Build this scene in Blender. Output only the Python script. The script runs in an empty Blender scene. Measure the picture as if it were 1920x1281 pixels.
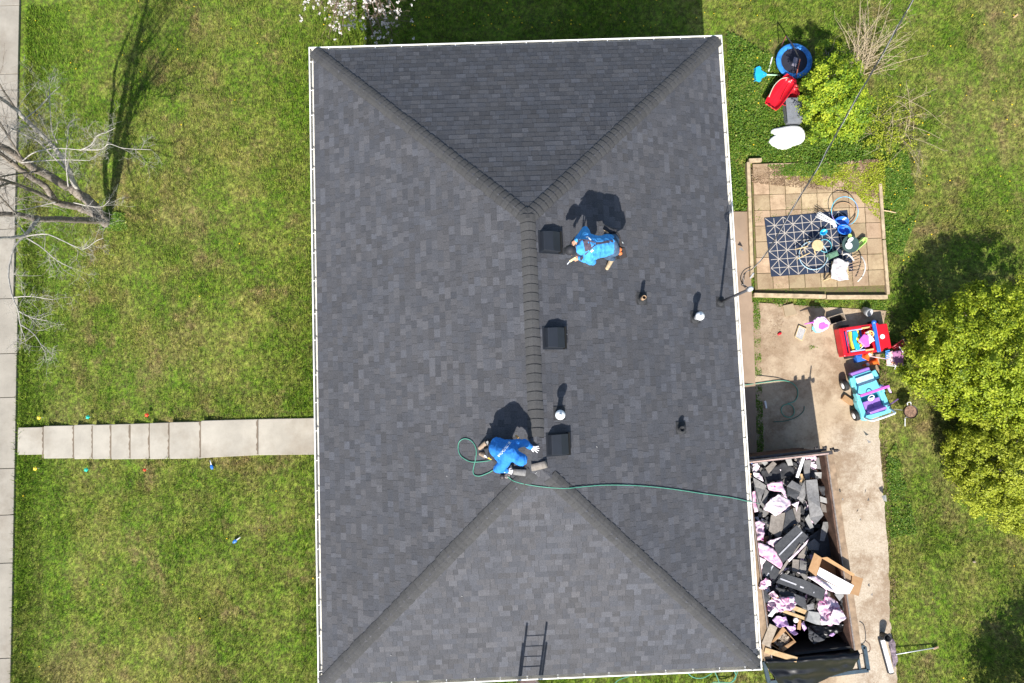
import bpy, bmesh, math, random
import numpy as np
from mathutils import Vector, Matrix, noise
from mathutils.bvhtree import BVHTree
random.seed(7); rng = np.random.default_rng(7)
scene = bpy.context.scene
col = scene.collection

# ------------------------------------------------------------------ camera, light, exposure
F = 1320.0                       # focal length in photo pixels
ROT = Matrix(((0.9992340544, 0.0358952457, -0.0155831909),
              (-0.0370375133, 0.9960620736, -0.0805516490),
              (0.0126304042, 0.0810671135, 0.9966286149)))
CAM = Vector((-0.62238502, -1.12986532, 19.82360004))
cd = bpy.data.cameras.new('camera'); cam = bpy.data.objects.new('camera', cd); col.objects.link(cam)
cam.matrix_world = Matrix.Translation(CAM) @ ROT.to_4x4()
cd.sensor_width = 36; cd.lens = 36 * F / 1920; cd.clip_end = 2000; cd.clip_start = .1
scene.camera = cam
SUN = Vector((-.2, -.97, 1.0)).normalized()      # towards the sun
w = bpy.data.worlds.new('World'); scene.world = w; w.use_nodes = True
nt = w.node_tree; bg = nt.nodes['Background']; sky = nt.nodes.new('ShaderNodeTexSky')
sky.sky_type = 'NISHITA'; sky.sun_disc = False
sky.sun_elevation = math.asin(SUN.z); sky.sun_rotation = math.atan2(SUN.x, SUN.y)
nt.links.new(sky.outputs[0], bg.inputs[0]); bg.inputs[1].default_value = .11
ld = bpy.data.lights.new('sun', 'SUN'); ld.energy = 4.6; ld.angle = math.radians(.5); ld.color = (1, .955, .89)
lo = bpy.data.objects.new('sun', ld); col.objects.link(lo)
lo.rotation_euler = SUN.to_track_quat('Z', 'Y').to_euler()
scene.view_settings.view_transform = 'Standard'; scene.view_settings.look = 'None'
scene.view_settings.exposure = .9; scene.view_settings.gamma = 1

# ------------------------------------------------------------------ places
EAVE = 3.6; HX = 4.95; HY = 7.387; SL = .5087
def at(px, py, z=0.):
    d = ROT @ Vector(((px - 960) / F, -(py - 640.5) / F, -1.))
    return CAM + d * ((z - CAM.z) / d.z)
def roofz(x, y): return EAVE + SL * min(HX - abs(x), HY - abs(y))
STEPS = [(377, 0.), (318, -.17), (281, -.34), (245, -.51), (209, -.68), (174, -.85), (139, -1.02), (82, -1.19)]
SX = [at(px, 828, z).x for px, z in STEPS]
TX = [-400, SX[-1] - .05] + [x for x in SX[::-1]] + [SX[0] + .8, 400]
TZ = [-1.4, -1.4] + [z - .1 for _, z in STEPS[::-1]] + [0, 0]
def zg(x, y=0):
    return float(np.interp(x, TX, TZ))
def G(px, py, h=0.):
    z = 0
    for _ in range(6): p = at(px, py, z); z = zg(p.x) + h
    return at(px, py, z)
def RF(px, py, h=0.):
    z = 5
    for _ in range(14): p = at(px, py, z); z = roofz(p.x, p.y) + h
    return at(px, py, z)

# ------------------------------------------------------------------ materials
MATS = {}
class N:
    """tiny node helper"""
    def __init__(s, name):
        s.m = bpy.data.materials.new(name); s.m.use_nodes = True; s.t = s.m.node_tree
        s.b = s.t.nodes['Principled BSDF']; s._pos = None
    def node(s, kind, **k):
        n = s.t.nodes.new(kind)
        for a, b in k.items(): setattr(n, a, b)
        return n
    def link(s, a, b): s.t.links.new(a, b)
    def pos(s):
        if s._pos is None: s._pos = s.node('ShaderNodeNewGeometry').outputs['Position']
        return s._pos
    def noise(s, scale, detail=3, rough=.55, vec=None, dist=0):
        n = s.node('ShaderNodeTexNoise'); n.inputs['Scale'].default_value = scale; n.inputs['Detail'].default_value = detail
        n.inputs['Roughness'].default_value = rough; n.inputs['Distortion'].default_value = dist
        s.link(vec or s.pos(), n.inputs['Vector']); return n.outputs['Fac']
    def scaled(s, sc, loc=(0, 0, 0)):
        n = s.node('ShaderNodeMapping'); n.inputs['Scale'].default_value = sc; n.inputs['Location'].default_value = loc
        s.link(s.pos(), n.inputs['Vector']); return n.outputs[0]
    def ramp(s, fac, stops):
        n = s.node('ShaderNodeValToRGB'); e = n.color_ramp.elements
        while len(e) < len(stops): e.new(.5)
        for q, (p, c) in zip(e, stops):
            q.position = p; q.color = (*c, 1) if len(c) == 3 else c
        s.link(fac, n.inputs[0]); return n.outputs[0]
    def step(s, fac, a, b): return s.ramp(fac, [(a, (0, 0, 0)), (b, (1, 1, 1))])
    def mix(s, fac, a, b, mode='MIX'):
        n = s.node('ShaderNodeMix', data_type='RGBA', blend_type=mode)
        for i, v in ((0, fac), (6, a), (7, b)):
            if isinstance(v, (int, float)): n.inputs[i].default_value = v
            elif isinstance(v, tuple): n.inputs[i].default_value = (*v, 1)
            else: s.link(v, n.inputs[i])
        return n.outputs[2]
    def math(s, op, a, b=0.):
        n = s.node('ShaderNodeMath', operation=op)
        for i, v in ((0, a), (1, b)):
            if isinstance(v, (int, float)): n.inputs[i].default_value = v
            else: s.link(v, n.inputs[i])
        return n.outputs[0]
    def xyz(s):
        n = s.node('ShaderNodeSeparateXYZ'); s.link(s.pos(), n.inputs[0]); return n.outputs
    def maprange(s, v, a, b, c=0, d=1):
        n = s.node('ShaderNodeMapRange'); n.interpolation_type = 'SMOOTHSTEP'
        s.link(v, n.inputs[0])
        for i, q in enumerate((a, b, c, d)): n.inputs[i + 1].default_value = q
        return n.outputs[0]
    def out(s, colr, rough=.8, bump=None, bs=.3, bd=.01, spec=.3, **k):
        if isinstance(colr, tuple): s.b.inputs['Base Color'].default_value = (*colr, 1)
        else: s.link(colr, s.b.inputs['Base Color'])
        if isinstance(rough, (int, float)): s.b.inputs['Roughness'].default_value = rough
        else: s.link(rough, s.b.inputs['Roughness'])
        s.b.inputs['Specular IOR Level'].default_value = spec
        if bump is not None:
            n = s.node('ShaderNodeBump'); n.inputs['Strength'].default_value = bs; n.inputs['Distance'].default_value = bd
            s.link(bump, n.inputs['Height']); s.link(n.outputs[0], s.b.inputs['Normal'])
        for a, v in k.items(): s.b.inputs[a.replace('_', ' ')].default_value = v
        return s.m
def mat(name, c, rough=.5, var=.12, scale=9, spec=.4, bump=.0, **k):
    """a plain thing's material: its colour with slight dirt and wear"""
    if name in MATS: return MATS[name]
    n = N(name)
    a = tuple(v * (1 - var) for v in c); b = tuple(min(1, v * (1 + var)) for v in c)
    f = n.noise(scale, 4)
    cc = n.ramp(f, [(.35, a), (.65, b)])
    d = n.step(n.noise(scale * 3, 5, .7), .6, .78)
    cc = n.mix(n.math('MULTIPLY', d, .25), cc, tuple(v * .55 + .02 for v in c))
    MATS[name] = n.out(cc, rough, n.noise(scale * 5) if bump else None, bump, .01, spec, **k); return MATS[name]

def mat_attr(name, rough=.85, grain=60, amt=.25, bump=.3, spec=.25, tint=None):
    n = N(name); a = n.node('ShaderNodeAttribute', attribute_name='Col')
    g = n.ramp(n.noise(grain, 3, .7), [(.3, (1 - amt,) * 3), (.7, (1 + amt,) * 3)])
    c = n.mix(1., a.outputs['Color'], g, 'MULTIPLY')
    if tint: c = tint(n, c)
    return n.out(c, rough, n.noise(grain * 1.5, 2), bump, .004, spec)

# ------------------------------------------------------------------ mesh builder
class MB:
    def __init__(s): s.v = []; s.f = []; s.m = []; s.c = []; s.cur = 0; s.col = (1, 1, 1)
    def add(s, vs, fs):
        o = len(s.v); s.v += [tuple(v) for v in vs]
        for f in fs: s.f.append([i + o for i in f]); s.m.append(s.cur); s.c.append(s.col)
        return s
    def box(s, c, d, rz=0, rx=0, ry=0, taper=1.):
        R = Matrix.Rotation(rz, 3, 'Z') @ Matrix.Rotation(ry, 3, 'Y') @ Matrix.Rotation(rx, 3, 'X')
        vs = []
        for z in (-.5, .5):
            t = taper if z > 0 else 1
            for x, y in ((-.5, -.5), (.5, -.5), (.5, .5), (-.5, .5)):
                vs.append(Vector(c) + R @ Vector((x * d[0] * t, y * d[1] * t, z * d[2])))
        return s.add(vs, [(3, 2, 1, 0), (4, 5, 6, 7), (0, 1, 5, 4), (1, 2, 6, 5), (2, 3, 7, 6), (3, 0, 4, 7)])
    def bar(s, a, b, w_, h_=None):
        a, b = Vector(a), Vector(b); d = b - a; h_ = h_ or w_
        q = d.to_track_quat('X', 'Z').to_matrix(); vs = []
        for p in (a, b):
            for y, z in ((-.5, -.5), (.5, -.5), (.5, .5), (-.5, .5)): vs.append(p + q @ Vector((0, y * w_, z * h_)))
        return s.add(vs, [(3, 2, 1, 0), (4, 5, 6, 7), (0, 1, 5, 4), (1, 2, 6, 5), (2, 3, 7, 6), (3, 0, 4, 7)])
    def tube(s, pts, r, n=8, closed=False, caps=True):
        pts = [Vector(p) for p in pts]; k = len(pts)
        rs = [r] * k if isinstance(r, (int, float)) else list(r)
        vs = []; up = Vector((0, 0, 1)); fs = []; pu = None
        for i, p in enumerate(pts):
            t = (pts[(i + 1) % k] - pts[i - 1]) if closed else (pts[min(i + 1, k - 1)] - pts[max(i - 1, 0)])
            t = t.normalized() if t.length > 1e-9 else Vector((0, 0, 1))
            if pu is None: pu = t.orthogonal().normalized()
            u = (pu - t * pu.dot(t)); u = u.normalized() if u.length > 1e-6 else t.orthogonal().normalized()
            pu = u; q = t.cross(u)
            for j in range(n):
                a = 2 * math.pi * j / n; vs.append(p + (u * math.cos(a) + q * math.sin(a)) * rs[i])
        for i in range(k if closed else k - 1):
            for j in range(n):
                a, b = i * n + j, i * n + (j + 1) % n; c, d = ((i + 1) % k) * n + (j + 1) % n, ((i + 1) % k) * n + j
                fs.append((a, b, c, d))
        if caps and not closed: fs += [tuple(range(n))[::-1], tuple(range((k - 1) * n, k * n))]
        return s.add(vs, fs)
    def lathe(s, prof, c=(0, 0, 0), n=20, R=None):
        vs = []; fs = []; R = R or Matrix.Identity(3)
        for r, z in prof:
            for j in range(n):
                a = 2 * math.pi * j / n; vs.append(Vector(c) + R @ Vector((r * math.cos(a), r * math.sin(a), z)))
        for i in range(len(prof) - 1):
            for j in range(n): fs.append((i * n + j, i * n + (j + 1) % n, (i + 1) * n + (j + 1) % n, (i + 1) * n + j))
        fs += [tuple(range(n))[::-1], tuple(range((len(prof) - 1) * n, len(prof) * n))]
        return s.add(vs, fs)
    def prism(s, pts, t, z=None):
        """closed outline (3-d points) with thickness t below it"""
        k = len(pts); vs = [Vector(p) for p in pts] + [Vector(p) - Vector((0, 0, t)) for p in pts]
        fs = [tuple(range(k)), tuple(range(k, 2 * k))[::-1]] + [(i, k + i, k + (i + 1) % k, (i + 1) % k) for i in range(k)]
        return s.add(vs, fs)
    def ball(s, c, r, n=10, m=6, sc=(1, 1, 1)):
        vs = []; fs = []
        for i in range(m + 1):
            t = math.pi * i / m
            for j in range(n):
                a = 2 * math.pi * j / n
                vs.append(Vector(c) + Vector((sc[0] * r * math.sin(t) * math.cos(a), sc[1] * r * math.sin(t) * math.sin(a), sc[2] * r * math.cos(t))))
        for i in range(m):
            for j in range(n): fs.append((i * n + j, (i + 1) * n + j, (i + 1) * n + (j + 1) % n, i * n + (j + 1) % n))
        return s.add(vs, fs)
    def ring(s, c, R_, r, n=28, k=6, tilt=None):
        M = tilt or Matrix.Identity(3)
        return s.tube([Vector(c) + M @ Vector((R_ * math.cos(2 * math.pi * i / n), R_ * math.sin(2 * math.pi * i / n), 0)) for i in range(n)], r, k, True)
    def build(s, name, mats, parent=None, smooth=False, bevel=0, local=None, colors=False):
        me = bpy.data.meshes.new(name)
        vs = s.v
        me.from_pydata([tuple(v) for v in vs], [], s.f)
        mats = mats if isinstance(mats, (list, tuple)) else [mats]
        for m_ in mats: me.materials.append(m_)
        if len(mats) > 1: me.polygons.foreach_set('material_index', s.m)
        if colors:
            ca = me.color_attributes.new('Col', 'FLOAT_COLOR', 'CORNER')
            arr = np.concatenate([np.tile((*c, 1.), len(f)) for c, f in zip(s.c, s.f)]) if s.f else np.zeros(0)
            ca.data.foreach_set('color', arr)
        if smooth: me.polygons.foreach_set('use_smooth', [True] * len(me.polygons))
        me.validate(); me.update()
        o = bpy.data.objects.new(name, me); col.objects.link(o)
        if parent is not None: o.parent = parent
        if bevel:
            b = o.modifiers.new('bevel', 'BEVEL'); b.width = bevel; b.segments = 2; b.limit_method = 'ANGLE'
        return o
def tag(o, label=None, cat=None, group=None, kind=None):
    for k, v in (('label', label), ('category', cat), ('group', group), ('kind', kind)):
        if v: o[k] = v
    return o
def thing(name, label, cat, loc=(0, 0, 0), rz=0, group=None, rot=None):
    o = bpy.data.objects.new(name, None); col.objects.link(o); o.location = loc
    o.rotation_euler = rot or (0, 0, rz); o.empty_display_size = .2
    return tag(o, label, cat, group)
def recenter(o):
    """put the origin of a one-mesh thing at its base centre"""
    me = o.data; co = np.empty(len(me.vertices) * 3); me.vertices.foreach_get('co', co); co = co.reshape(-1, 3)
    c = (co.min(0) + co.max(0)) / 2; c[2] = co[:, 2].min(); co -= c; me.vertices.foreach_set('co', co.ravel()); me.update()
    o.location = Vector(c); return o
def ang(a, b):
    d = b - a; return math.atan2(d.y, d.x)
def smoothpts(pts, n=6, closed=False):
    P_ = [Vector(p) for p in pts]; out = []; k = len(P_)
    rngk = range(k if closed else k - 1)
    for i in rngk:
        a = P_[(i - 1) % k] if closed or i > 0 else P_[0]; b = P_[i]; c = P_[(i + 1) % k]; d = P_[(i + 2) % k] if closed or i + 2 < k else P_[-1]
        for j in range(n):
            t = j / n; out.append(.5 * ((2 * b) + (c - a) * t + (2 * a - 5 * b + 4 * c - d) * t * t + (3 * b - a - 3 * c + d) * t ** 3))
    if not closed: out.append(P_[-1])
    return out

def quads_mesh(name, P0, P1, P2, P3, m, rnd=None, parent=None):
    """many separate quads (numpy (n,3) corners) as one mesh; attribute rnd per quad"""
    n = len(P0); co = np.stack([P0, P1, P2, P3], 1).reshape(-1, 3).astype(np.float32)
    me = bpy.data.meshes.new(name); me.vertices.add(4 * n); me.vertices.foreach_set('co', co.ravel())
    me.loops.add(4 * n); me.loops.foreach_set('vertex_index', np.arange(4 * n, dtype=np.int32))
    me.polygons.add(n); me.polygons.foreach_set('loop_start', np.arange(0, 4 * n, 4, dtype=np.int32))
    if rnd is not None:
        a = me.attributes.new('rnd', 'FLOAT', 'FACE'); a.data.foreach_set('value', rnd.astype(np.float32))
    me.materials.append(m); me.update(calc_edges=True)
    o = bpy.data.objects.new(name, me); col.objects.link(o)
    if parent: o.parent = parent
    return o
def tris_mesh(name, P0, P1, P2, m, rnd=None):
    n = len(P0); co = np.stack([P0, P1, P2], 1).reshape(-1, 3).astype(np.float32)
    me = bpy.data.meshes.new(name); me.vertices.add(3 * n); me.vertices.foreach_set('co', co.ravel())
    me.loops.add(3 * n); me.loops.foreach_set('vertex_index', np.arange(3 * n, dtype=np.int32))
    me.polygons.add(n); me.polygons.foreach_set('loop_start', np.arange(0, 3 * n, 3, dtype=np.int32))
    if rnd is not None:
        a = me.attributes.new('rnd', 'FLOAT', 'FACE'); a.data.foreach_set('value', rnd.astype(np.float32))
    me.materials.append(m); me.update(calc_edges=True)
    o = bpy.data.objects.new(name, me); col.objects.link(o); return o

# ------------------------------------------------------------------ ground
def lawn_colour(n, blade):
    P_ = n.pos()
    big = n.noise(.28, 4, .6); mid = n.noise(1.1, 5, .65, n.scaled((1, 1, 1), (31, 7, 0))); fine = n.noise(5, 4, .7, n.scaled((1, 1, 1), (3, 17, 0)))
    green = n.ramp(fine, [(.3, (.062, .150, .012)), (.5, (.142, .245, .020)), (.7, (.25, .335, .04))])
    dry = n.ramp(fine, [(.3, (.20, .21, .04)), (.55, (.36, .33, .09)), (.75, (.46, .38, .16))])
    red = n.ramp(fine, [(.3, (.18, .11, .055)), (.7, (.42, .27, .16))])
    fdry = n.step(n.math('ADD', n.math('MULTIPLY', big, .45), n.math('MULTIPLY', mid, .55)), .45, .63)
    x = n.xyz()
    lush = n.math('MAXIMUM', n.maprange(x[0], -6.6, -5.0), n.maprange(x[0], -13.0, -13.8))
    east = n.maprange(x[0], 4., 6.)
    lush = n.math('MULTIPLY', lush, n.math('SUBTRACT', 1., east))
    fdry = n.math('MULTIPLY', fdry, n.math('SUBTRACT', 1., n.math('MULTIPLY', lush, .8)))
    c = n.mix(n.math('MULTIPLY', fdry, .72), green, dry)
    fr = n.step(n.noise(.9, 6, .75, n.scaled((1, 1, 1), (91, 53, 0))), .53, .66)
    fr = n.math('MULTIPLY', fr, n.math('SUBTRACT', 1., lush))
    c = n.mix(n.math('MULTIPLY', fr, .62), c, red)
    west = n.math('SUBTRACT', 1., n.maprange(x[0], -9.5, -6.5)); rp = n.math('MULTIPLY', n.step(n.noise(.42, 6, .75, n.scaled((1, .55, 1), (13, 5, 0))), .50, .64), n.math('ADD', n.math('MULTIPLY', n.math('MAXIMUM', west, n.maprange(x[0], 9., 11.)), .7), .1))
    c = n.mix(n.math('MULTIPLY', rp, .6), c, red)
    return c, lush
n = N('lawn_soil'); c, _ = lawn_colour(n, False)
c = n.mix(n.step(n.noise(9, 5, .75), .42, .62), n.mix(.75, c, (.055, .042, .022)), c)
M_soil = n.out(c, .95, n.noise(25, 5, .8), .8, .03, .1)
n = N('grass_blade'); c, _ = lawn_colour(n, True)
a = n.node('ShaderNodeAttribute', attribute_name='rnd')
c = n.mix(1., c, n.ramp(a.outputs['Fac'], [(0, (.28, .36, .28)), (.45, (.95, 1, .95)), (.93, (1.4, 1.3, 1.15)), (1, (1.9, 1.7, 1.9))]), 'MULTIPLY')
M_blade = n.out(c, .7, spec=.2); n.b.inputs['Subsurface Weight'].default_value = 0
# translucent blades
tr = n.node('ShaderNodeBsdfTranslucent'); n.link(c, tr.inputs[0]); mx = n.node('ShaderNodeMixShader'); mx.inputs[0].default_value = .3
n.link(n.b.outputs[0], mx.inputs[1]); n.link(tr.outputs[0], mx.inputs[2]); n.link(mx.outputs[0], n.t.nodes['Material Output'].inputs[0])

def concrete(name, base, stain=(.16, .12, .08), dirt=.5, bumps=.3, speck=True, joints=None):
    n = N(name)
    c = n.ramp(n.noise(1.3, 6, .65), [(.3, tuple(v * .82 for v in base)), (.7, tuple(v * 1.12 for v in base))])
    c = n.mix(n.math('MULTIPLY', n.step(n.noise(.55, 5, .7, n.scaled((1, 1, 1), (9, 2, 0))), .5, .72), dirt), c, stain)
    c = n.mix(n.math('MULTIPLY', n.step(n.noise(38, 4, .8), .56, .75), .35), c, tuple(v * .5 for v in base))
    if speck:
        c = n.mix(n.math('MULTIPLY', n.step(n.noise(6, 6, .8, n.scaled((1, .25, 1))), .55, .8), .35), c, tuple(v * .6 for v in base))
    return n.out(c, .9, n.noise(45, 5, .8), bumps, .008, .2)
M_walk = concrete('walk_concrete', (.36, .33, .275), (.22, .185, .14), .7)
M_side = concrete('sidewalk_concrete', (.295, .268, .222), (.18, .15, .115), .8)
M_drive = concrete('drive_concrete', (.45, .37, .27), (.25, .17, .105), .75, .5)
M_drive2 = concrete('drive_slab', (.50, .44, .35), (.32, .24, .15), .35, .8)
M_strip = concrete('strip_concrete', (.30, .22, .155), (.20, .145, .10), .5)
M_dirt = concrete('dirt', (.27, .185, .12), (.16, .11, .07), .6, .9)

# one sheet to the horizon
xs = np.unique(np.concatenate([np.linspace(-400, -20, 12), np.linspace(-19, -8, 90), np.linspace(-7.8, 20, 100), np.linspace(25, 400, 12)]))
ys = np.unique(np.concatenate([np.linspace(-400, -16, 12), np.linspace(-15, 18, 110), np.linspace(22, 400, 12)]))
mb = MB(); vs = []
for y in ys:
    for x in xs:
        near = abs(x) < 20 and abs(y) < 18
        vs.append((x, y, zg(x) - .012 + (.018 * noise.noise((x * .6, y * .6, 0)) - .02 if near else -.05)))
W_ = len(xs); fs = [(j * W_ + i, j * W_ + i + 1, (j + 1) * W_ + i + 1, (j + 1) * W_ + i) for j in range(len(ys) - 1) for i in range(W_ - 1)]
mb.add(vs, fs); lawn = mb.build('lawn', M_soil, smooth=True); tag(lawn, kind='structure')

def sheet(name, pts, m, t=.08, sub=None):
    mb = MB(); mb.prism(pts, t); o = mb.build(name, m); tag(o, kind='structure'); return o
# sidewalk: slabs with joints
mb = MB(); xr = at(30, 828, -1.4).x
jy = [at(20, y_, -1.4).y for y_ in (-260, -130, 12, 140, 300, 430, 560, 663, 745, 878, 965, 1055, 1233, 1330, 1450)]
for a_, b_ in zip(jy[:-1], jy[1:]):
    dz = random.uniform(-.004, .004)
    xo = at(32, 300, -1.4).x if b_ > 2 else xr
    mb.box(((xo + xo - 1.5) / 2, (a_ + b_) / 2, -1.40 + dz), (1.5, abs(a_ - b_) - .018, .1))
o = mb.build('sidewalk', M_side, bevel=.008); tag(o, kind='structure')
# walkway and steps
mb = MB()
pn = {584: (785, 853), 484: (786, 853.5), 377: (789, 859), 318: (792, 860.5), 281: (793.5, 861), 245: (795, 861), 209: (796, 861.5), 174: (797, 861), 139: (797, 861), 82: (799, 860), 33: (802, 853)}
keys = [640, 484, 377, 318, 281, 245, 209, 174, 139, 82, 33]; zs = [0, 0, -.17, -.34, -.51, -.68, -.85, -1.02, -1.19, -1.36]
pn[640] = (783, 852)
for i, z in enumerate(zs):
    r, l = keys[i], keys[i + 1]; z += .035
    # right edge sits under the step above; left edge at its own nosing
    A = at(l, pn[l][0], z); B = at(l, pn[l][1], z); C_ = at(r, pn[r][0] if i < 2 else pn[l][0] - 1, z); D = at(r, pn[r][1] if i < 2 else pn[l][1] - .5, z)
    if i >= 2: C_.x += .15; D.x += .15
    A.x += .004; B.x += .004
    if i == len(zs) - 1: A.x = B.x = at(33, 828, z).x + .0
    mb.prism([A, C_, D, B][::-1], .35 if z > -1.2 else .1)
for i, z in enumerate(zs[1:], 1):
    z += .0395; l = keys[i]
    if i == 1: mb2 = MB()
    A = at(l - .4, pn[l][0] + 1.5, z); B = at(l - .4, pn[l][1] - 1.5, z); n_ = 14; r_ = random.Random(i)
    up_ = [A.lerp(B, k / n_) + Vector((0, 0, .0)) for k in range(n_ + 1)]
    mb2.add([p for p in up_] + [p - Vector((r_.uniform(.02, .06), 0, 0)) for p in up_], [(k, k + 1, n_ + 2 + k, n_ + 1 + k) for k in range(n_)])
tag(mb2.build('path_dirt', concrete('joint_dirt', (.17, .135, .10), (.10, .08, .06), .6)), kind='structure')
o = mb.build('walkway', M_walk, bevel=.012); tag(o, kind='structure')

# driveway (concrete), dirt bed, side walk along the house
def Gz(px, py, z): return at(px, py, z)
edgeR = [(1662, 583), (1650, 640), (1648, 700), (1648, 780), (1650, 850), (1655, 905), (1659, 960), (1664, 1020), (1667, 1090), (1668, 1150), (1672, 1200), (1682, 1262), (1684, 1330), (1684, 1420)]
def jag(pts, n, amp, seed, z):
    r = random.Random(seed); out = []
    for i in range(len(pts) - 1):
        for k in range(n):
            t = k / n; out.append((pts[i][0] + (pts[i + 1][0] - pts[i][0]) * t + r.uniform(-amp, amp), pts[i][1] + (pts[i + 1][1] - pts[i][1]) * t))
    out.append(pts[-1]); return [at(x, y, z) for x, y in out]
dr = jag(edgeR, 7, 1.6, 3, .008)
left = [at(1500, 1420, .008), at(1478, 1300, .008), at(1462, 1268, .008), at(1440, 1256, .008), at(1420, 1246, .008), at(1300, 1240, .008), at(1300, 560, .008)]
n = N('driveway')
base = n.ramp(n.noise(.9, 6, .65), [(.3, (.33, .25, .165)), (.7, (.50, .40, .285))])
x = n.xyz()
brown = n.math('MULTIPLY', n.math('SUBTRACT', 1., n.maprange(x[0], 6.6, 8.6)), n.maprange(x[1], -1.6, .6))
brown = n.math('MULTIPLY', brown, n.step(n.noise(1.1, 5, .7), .3, .62))
c = n.mix(n.math('MULTIPLY', brown, .75), base, n.ramp(n.noise(6, 5, .8), [(.35, (.14, .09, .055)), (.65, (.29, .20, .13))]))
rough_ = n.math('MULTIPLY', n.maprange(x[0], 8.2, 9.0), n.math('SUBTRACT', 1., n.maprange(x[1], -2.6, -2.0)))
c = n.mix(n.math('MULTIPLY', rough_, .6), c, n.ramp(n.noise(30, 4, .8), [(.35, (.30, .25, .19)), (.7, (.62, .56, .47))]))
c = n.mix(n.math('MULTIPLY', n.step(n.noise(.9, 6, .75, n.scaled((1, 1, 1), (4, 8, 0))), .46, .60), .7), c, (.21, .14, .085))
c = n.mix(n.math('MULTIPLY', n.step(n.noise(16, 6, .85), .52, .7), .6), c, (.15, .11, .075))
M_drv = n.out(c, .92, n.noise(30, 5, .85), .5, .012, .15)
sheet('driveway', dr + left, M_drv, .06)
strip = sheet('path', [at(1330, 397, .05), at(1403, 397, .05), at(1416, 700, .05), at(1419, 860, .05), at(1428, 1240, .05), at(1330, 1240, .05)], M_strip, .12)

# patio of square pavers
PZ = .05
c1, c2, c3, c4 = at(1409, 318, PZ), at(1650, 314, PZ), at(1664, 553, PZ), at(1416, 553, PZ)
n = N('paver_bed'); M_bed = n.out(n.ramp(n.noise(9, 5, .8), [(.35, (.12, .09, .05)), (.5, (.16, .13, .06)), (.62, (.10, .13, .03))]), .95, n.noise(30, 4, .8), .8, .02, .1)
sheet('patio_bed', [c4, c3, c2, c1], M_bed, .05)
def pav_tint(n, c):
    c = n.mix(n.math('MULTIPLY', n.step(n.noise(2.2, 6, .75), .45, .62), .6), c, (.2, .13, .075))
    return n.mix(n.math('MULTIPLY', n.step(n.noise(11, 5, .8), .58, .72), .45), c, (.18, .12, .07))
M_paver = mat_attr('paver', .9, 40, .14, .4, .2, pav_tint)
mb = MB(); A = at(1411.5, 337, PZ); B = at(1419.5, 551, PZ); Cc = at(1651, 330, PZ)
ux = (Cc - A).normalized(); uy = (B - A).normalized(); s_ = .457; a0 = ang(Vector((0, 0, 0)), ux)
for i in range(8):
    for j in range(-1, 7):
        p = A + ux * (i + .5) * s_ + uy * (j + .5) * s_
        w1 = s_ if i < 7 else .5
        b = random.uniform(.76, 1.16); mb.col = (.40 * b, .30 * b * random.uniform(.94, 1.03), .185 * b)
        mb.box((p.x, p.y, PZ + .012 + random.uniform(-.004, .004)), (s_ - .016, s_ - .016, .05), a0 + random.uniform(-.006, .006), random.uniform(-.006, .006), random.uniform(-.006, .006))
o = mb.build('patio_paving', M_paver, bevel=.006, colors=True); tag(o, kind='structure')
M_timber = mat('weathered_timber', (.40, .31, .20), .85, .25, 6, .2, .4)
def tim(a, b, label, w_=.1, h_=.16):
    A = at(*a, .13); B = at(*b, .13); mb = MB(); L_ = (B - A).length; mb.box((0, 0, h_ / 2), (L_, w_, h_), 0)
    o = mb.build('timber_edging', M_timber, bevel=.008); o.location = ((A + B) / 2).x, ((A + B) / 2).y, 0; o.rotation_euler.z = ang(A, B)
    tag(o, label, 'timber', 'timbers edging the patio')
tim((1403, 304), (1410, 520), 'weathered timber along the house side of the paved patio')
tim((1404, 301), (1428, 300), 'short weathered timber at the top left corner of the patio')
tim((1414, 553), (1548, 556), 'left half of the timber border below the paved patio', .11)
tim((1550, 557), (1664, 557), 'right half of the timber border below the paved patio', .11)
tim((1650, 345), (1657, 448), 'upper timber on the lawn side of the paved patio', .09)
tim((1657, 450), (1665, 552), 'lower timber on the lawn side of the paved patio', .09)

# ------------------------------------------------------------------ house
house = thing('house', 'single storey house under a dark grey shingled hip roof with white gutters', 'house', (0, 0, 0))
def brickmat():
    n = N('brick'); b = n.node('ShaderNodeTexBrick'); b.inputs['Scale'].default_value = 4.5
    g = n.node('ShaderNodeMapping'); g.inputs['Rotation'].default_value = (math.pi / 2, 0, 0); n.link(n.pos(), g.inputs[0])
    sep = n.xyz(); cmb = n.node('ShaderNodeCombineXYZ'); n.link(n.math('ADD', sep[0], sep[1]), cmb.inputs[0]); n.link(sep[2], cmb.inputs[1])
    n.link(cmb.outputs[0], b.inputs['Vector'])
    b.inputs['Color1'].default_value = (.24, .085, .055, 1); b.inputs['Color2'].default_value = (.17, .06, .045, 1); b.inputs['Mortar'].default_value = (.3, .27, .24, 1)
    return n.out(n.mix(.3, b.outputs['Color'], n.ramp(n.noise(7, 4), [(.3, (.12, .05, .04)), (.7, (.3, .14, .1))])), .9, b.outputs['Fac'], -.3, .01, .2)
M_brick = brickmat(); M_white = mat('white_paint', (.80, .79, .75), .35, .04, 5, .5)
M_gin = mat('gutter_inside', (.62, .60, .54), .5, .15, 4, .4)
M_glass = mat('window_glass', (.03, .04, .05), .08, .1, 3, .8); M_door = mat('door_paint', (.25, .06, .05), .4, .08)
wx, wy = HX - .5, HY - .5
mb = MB()
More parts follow.
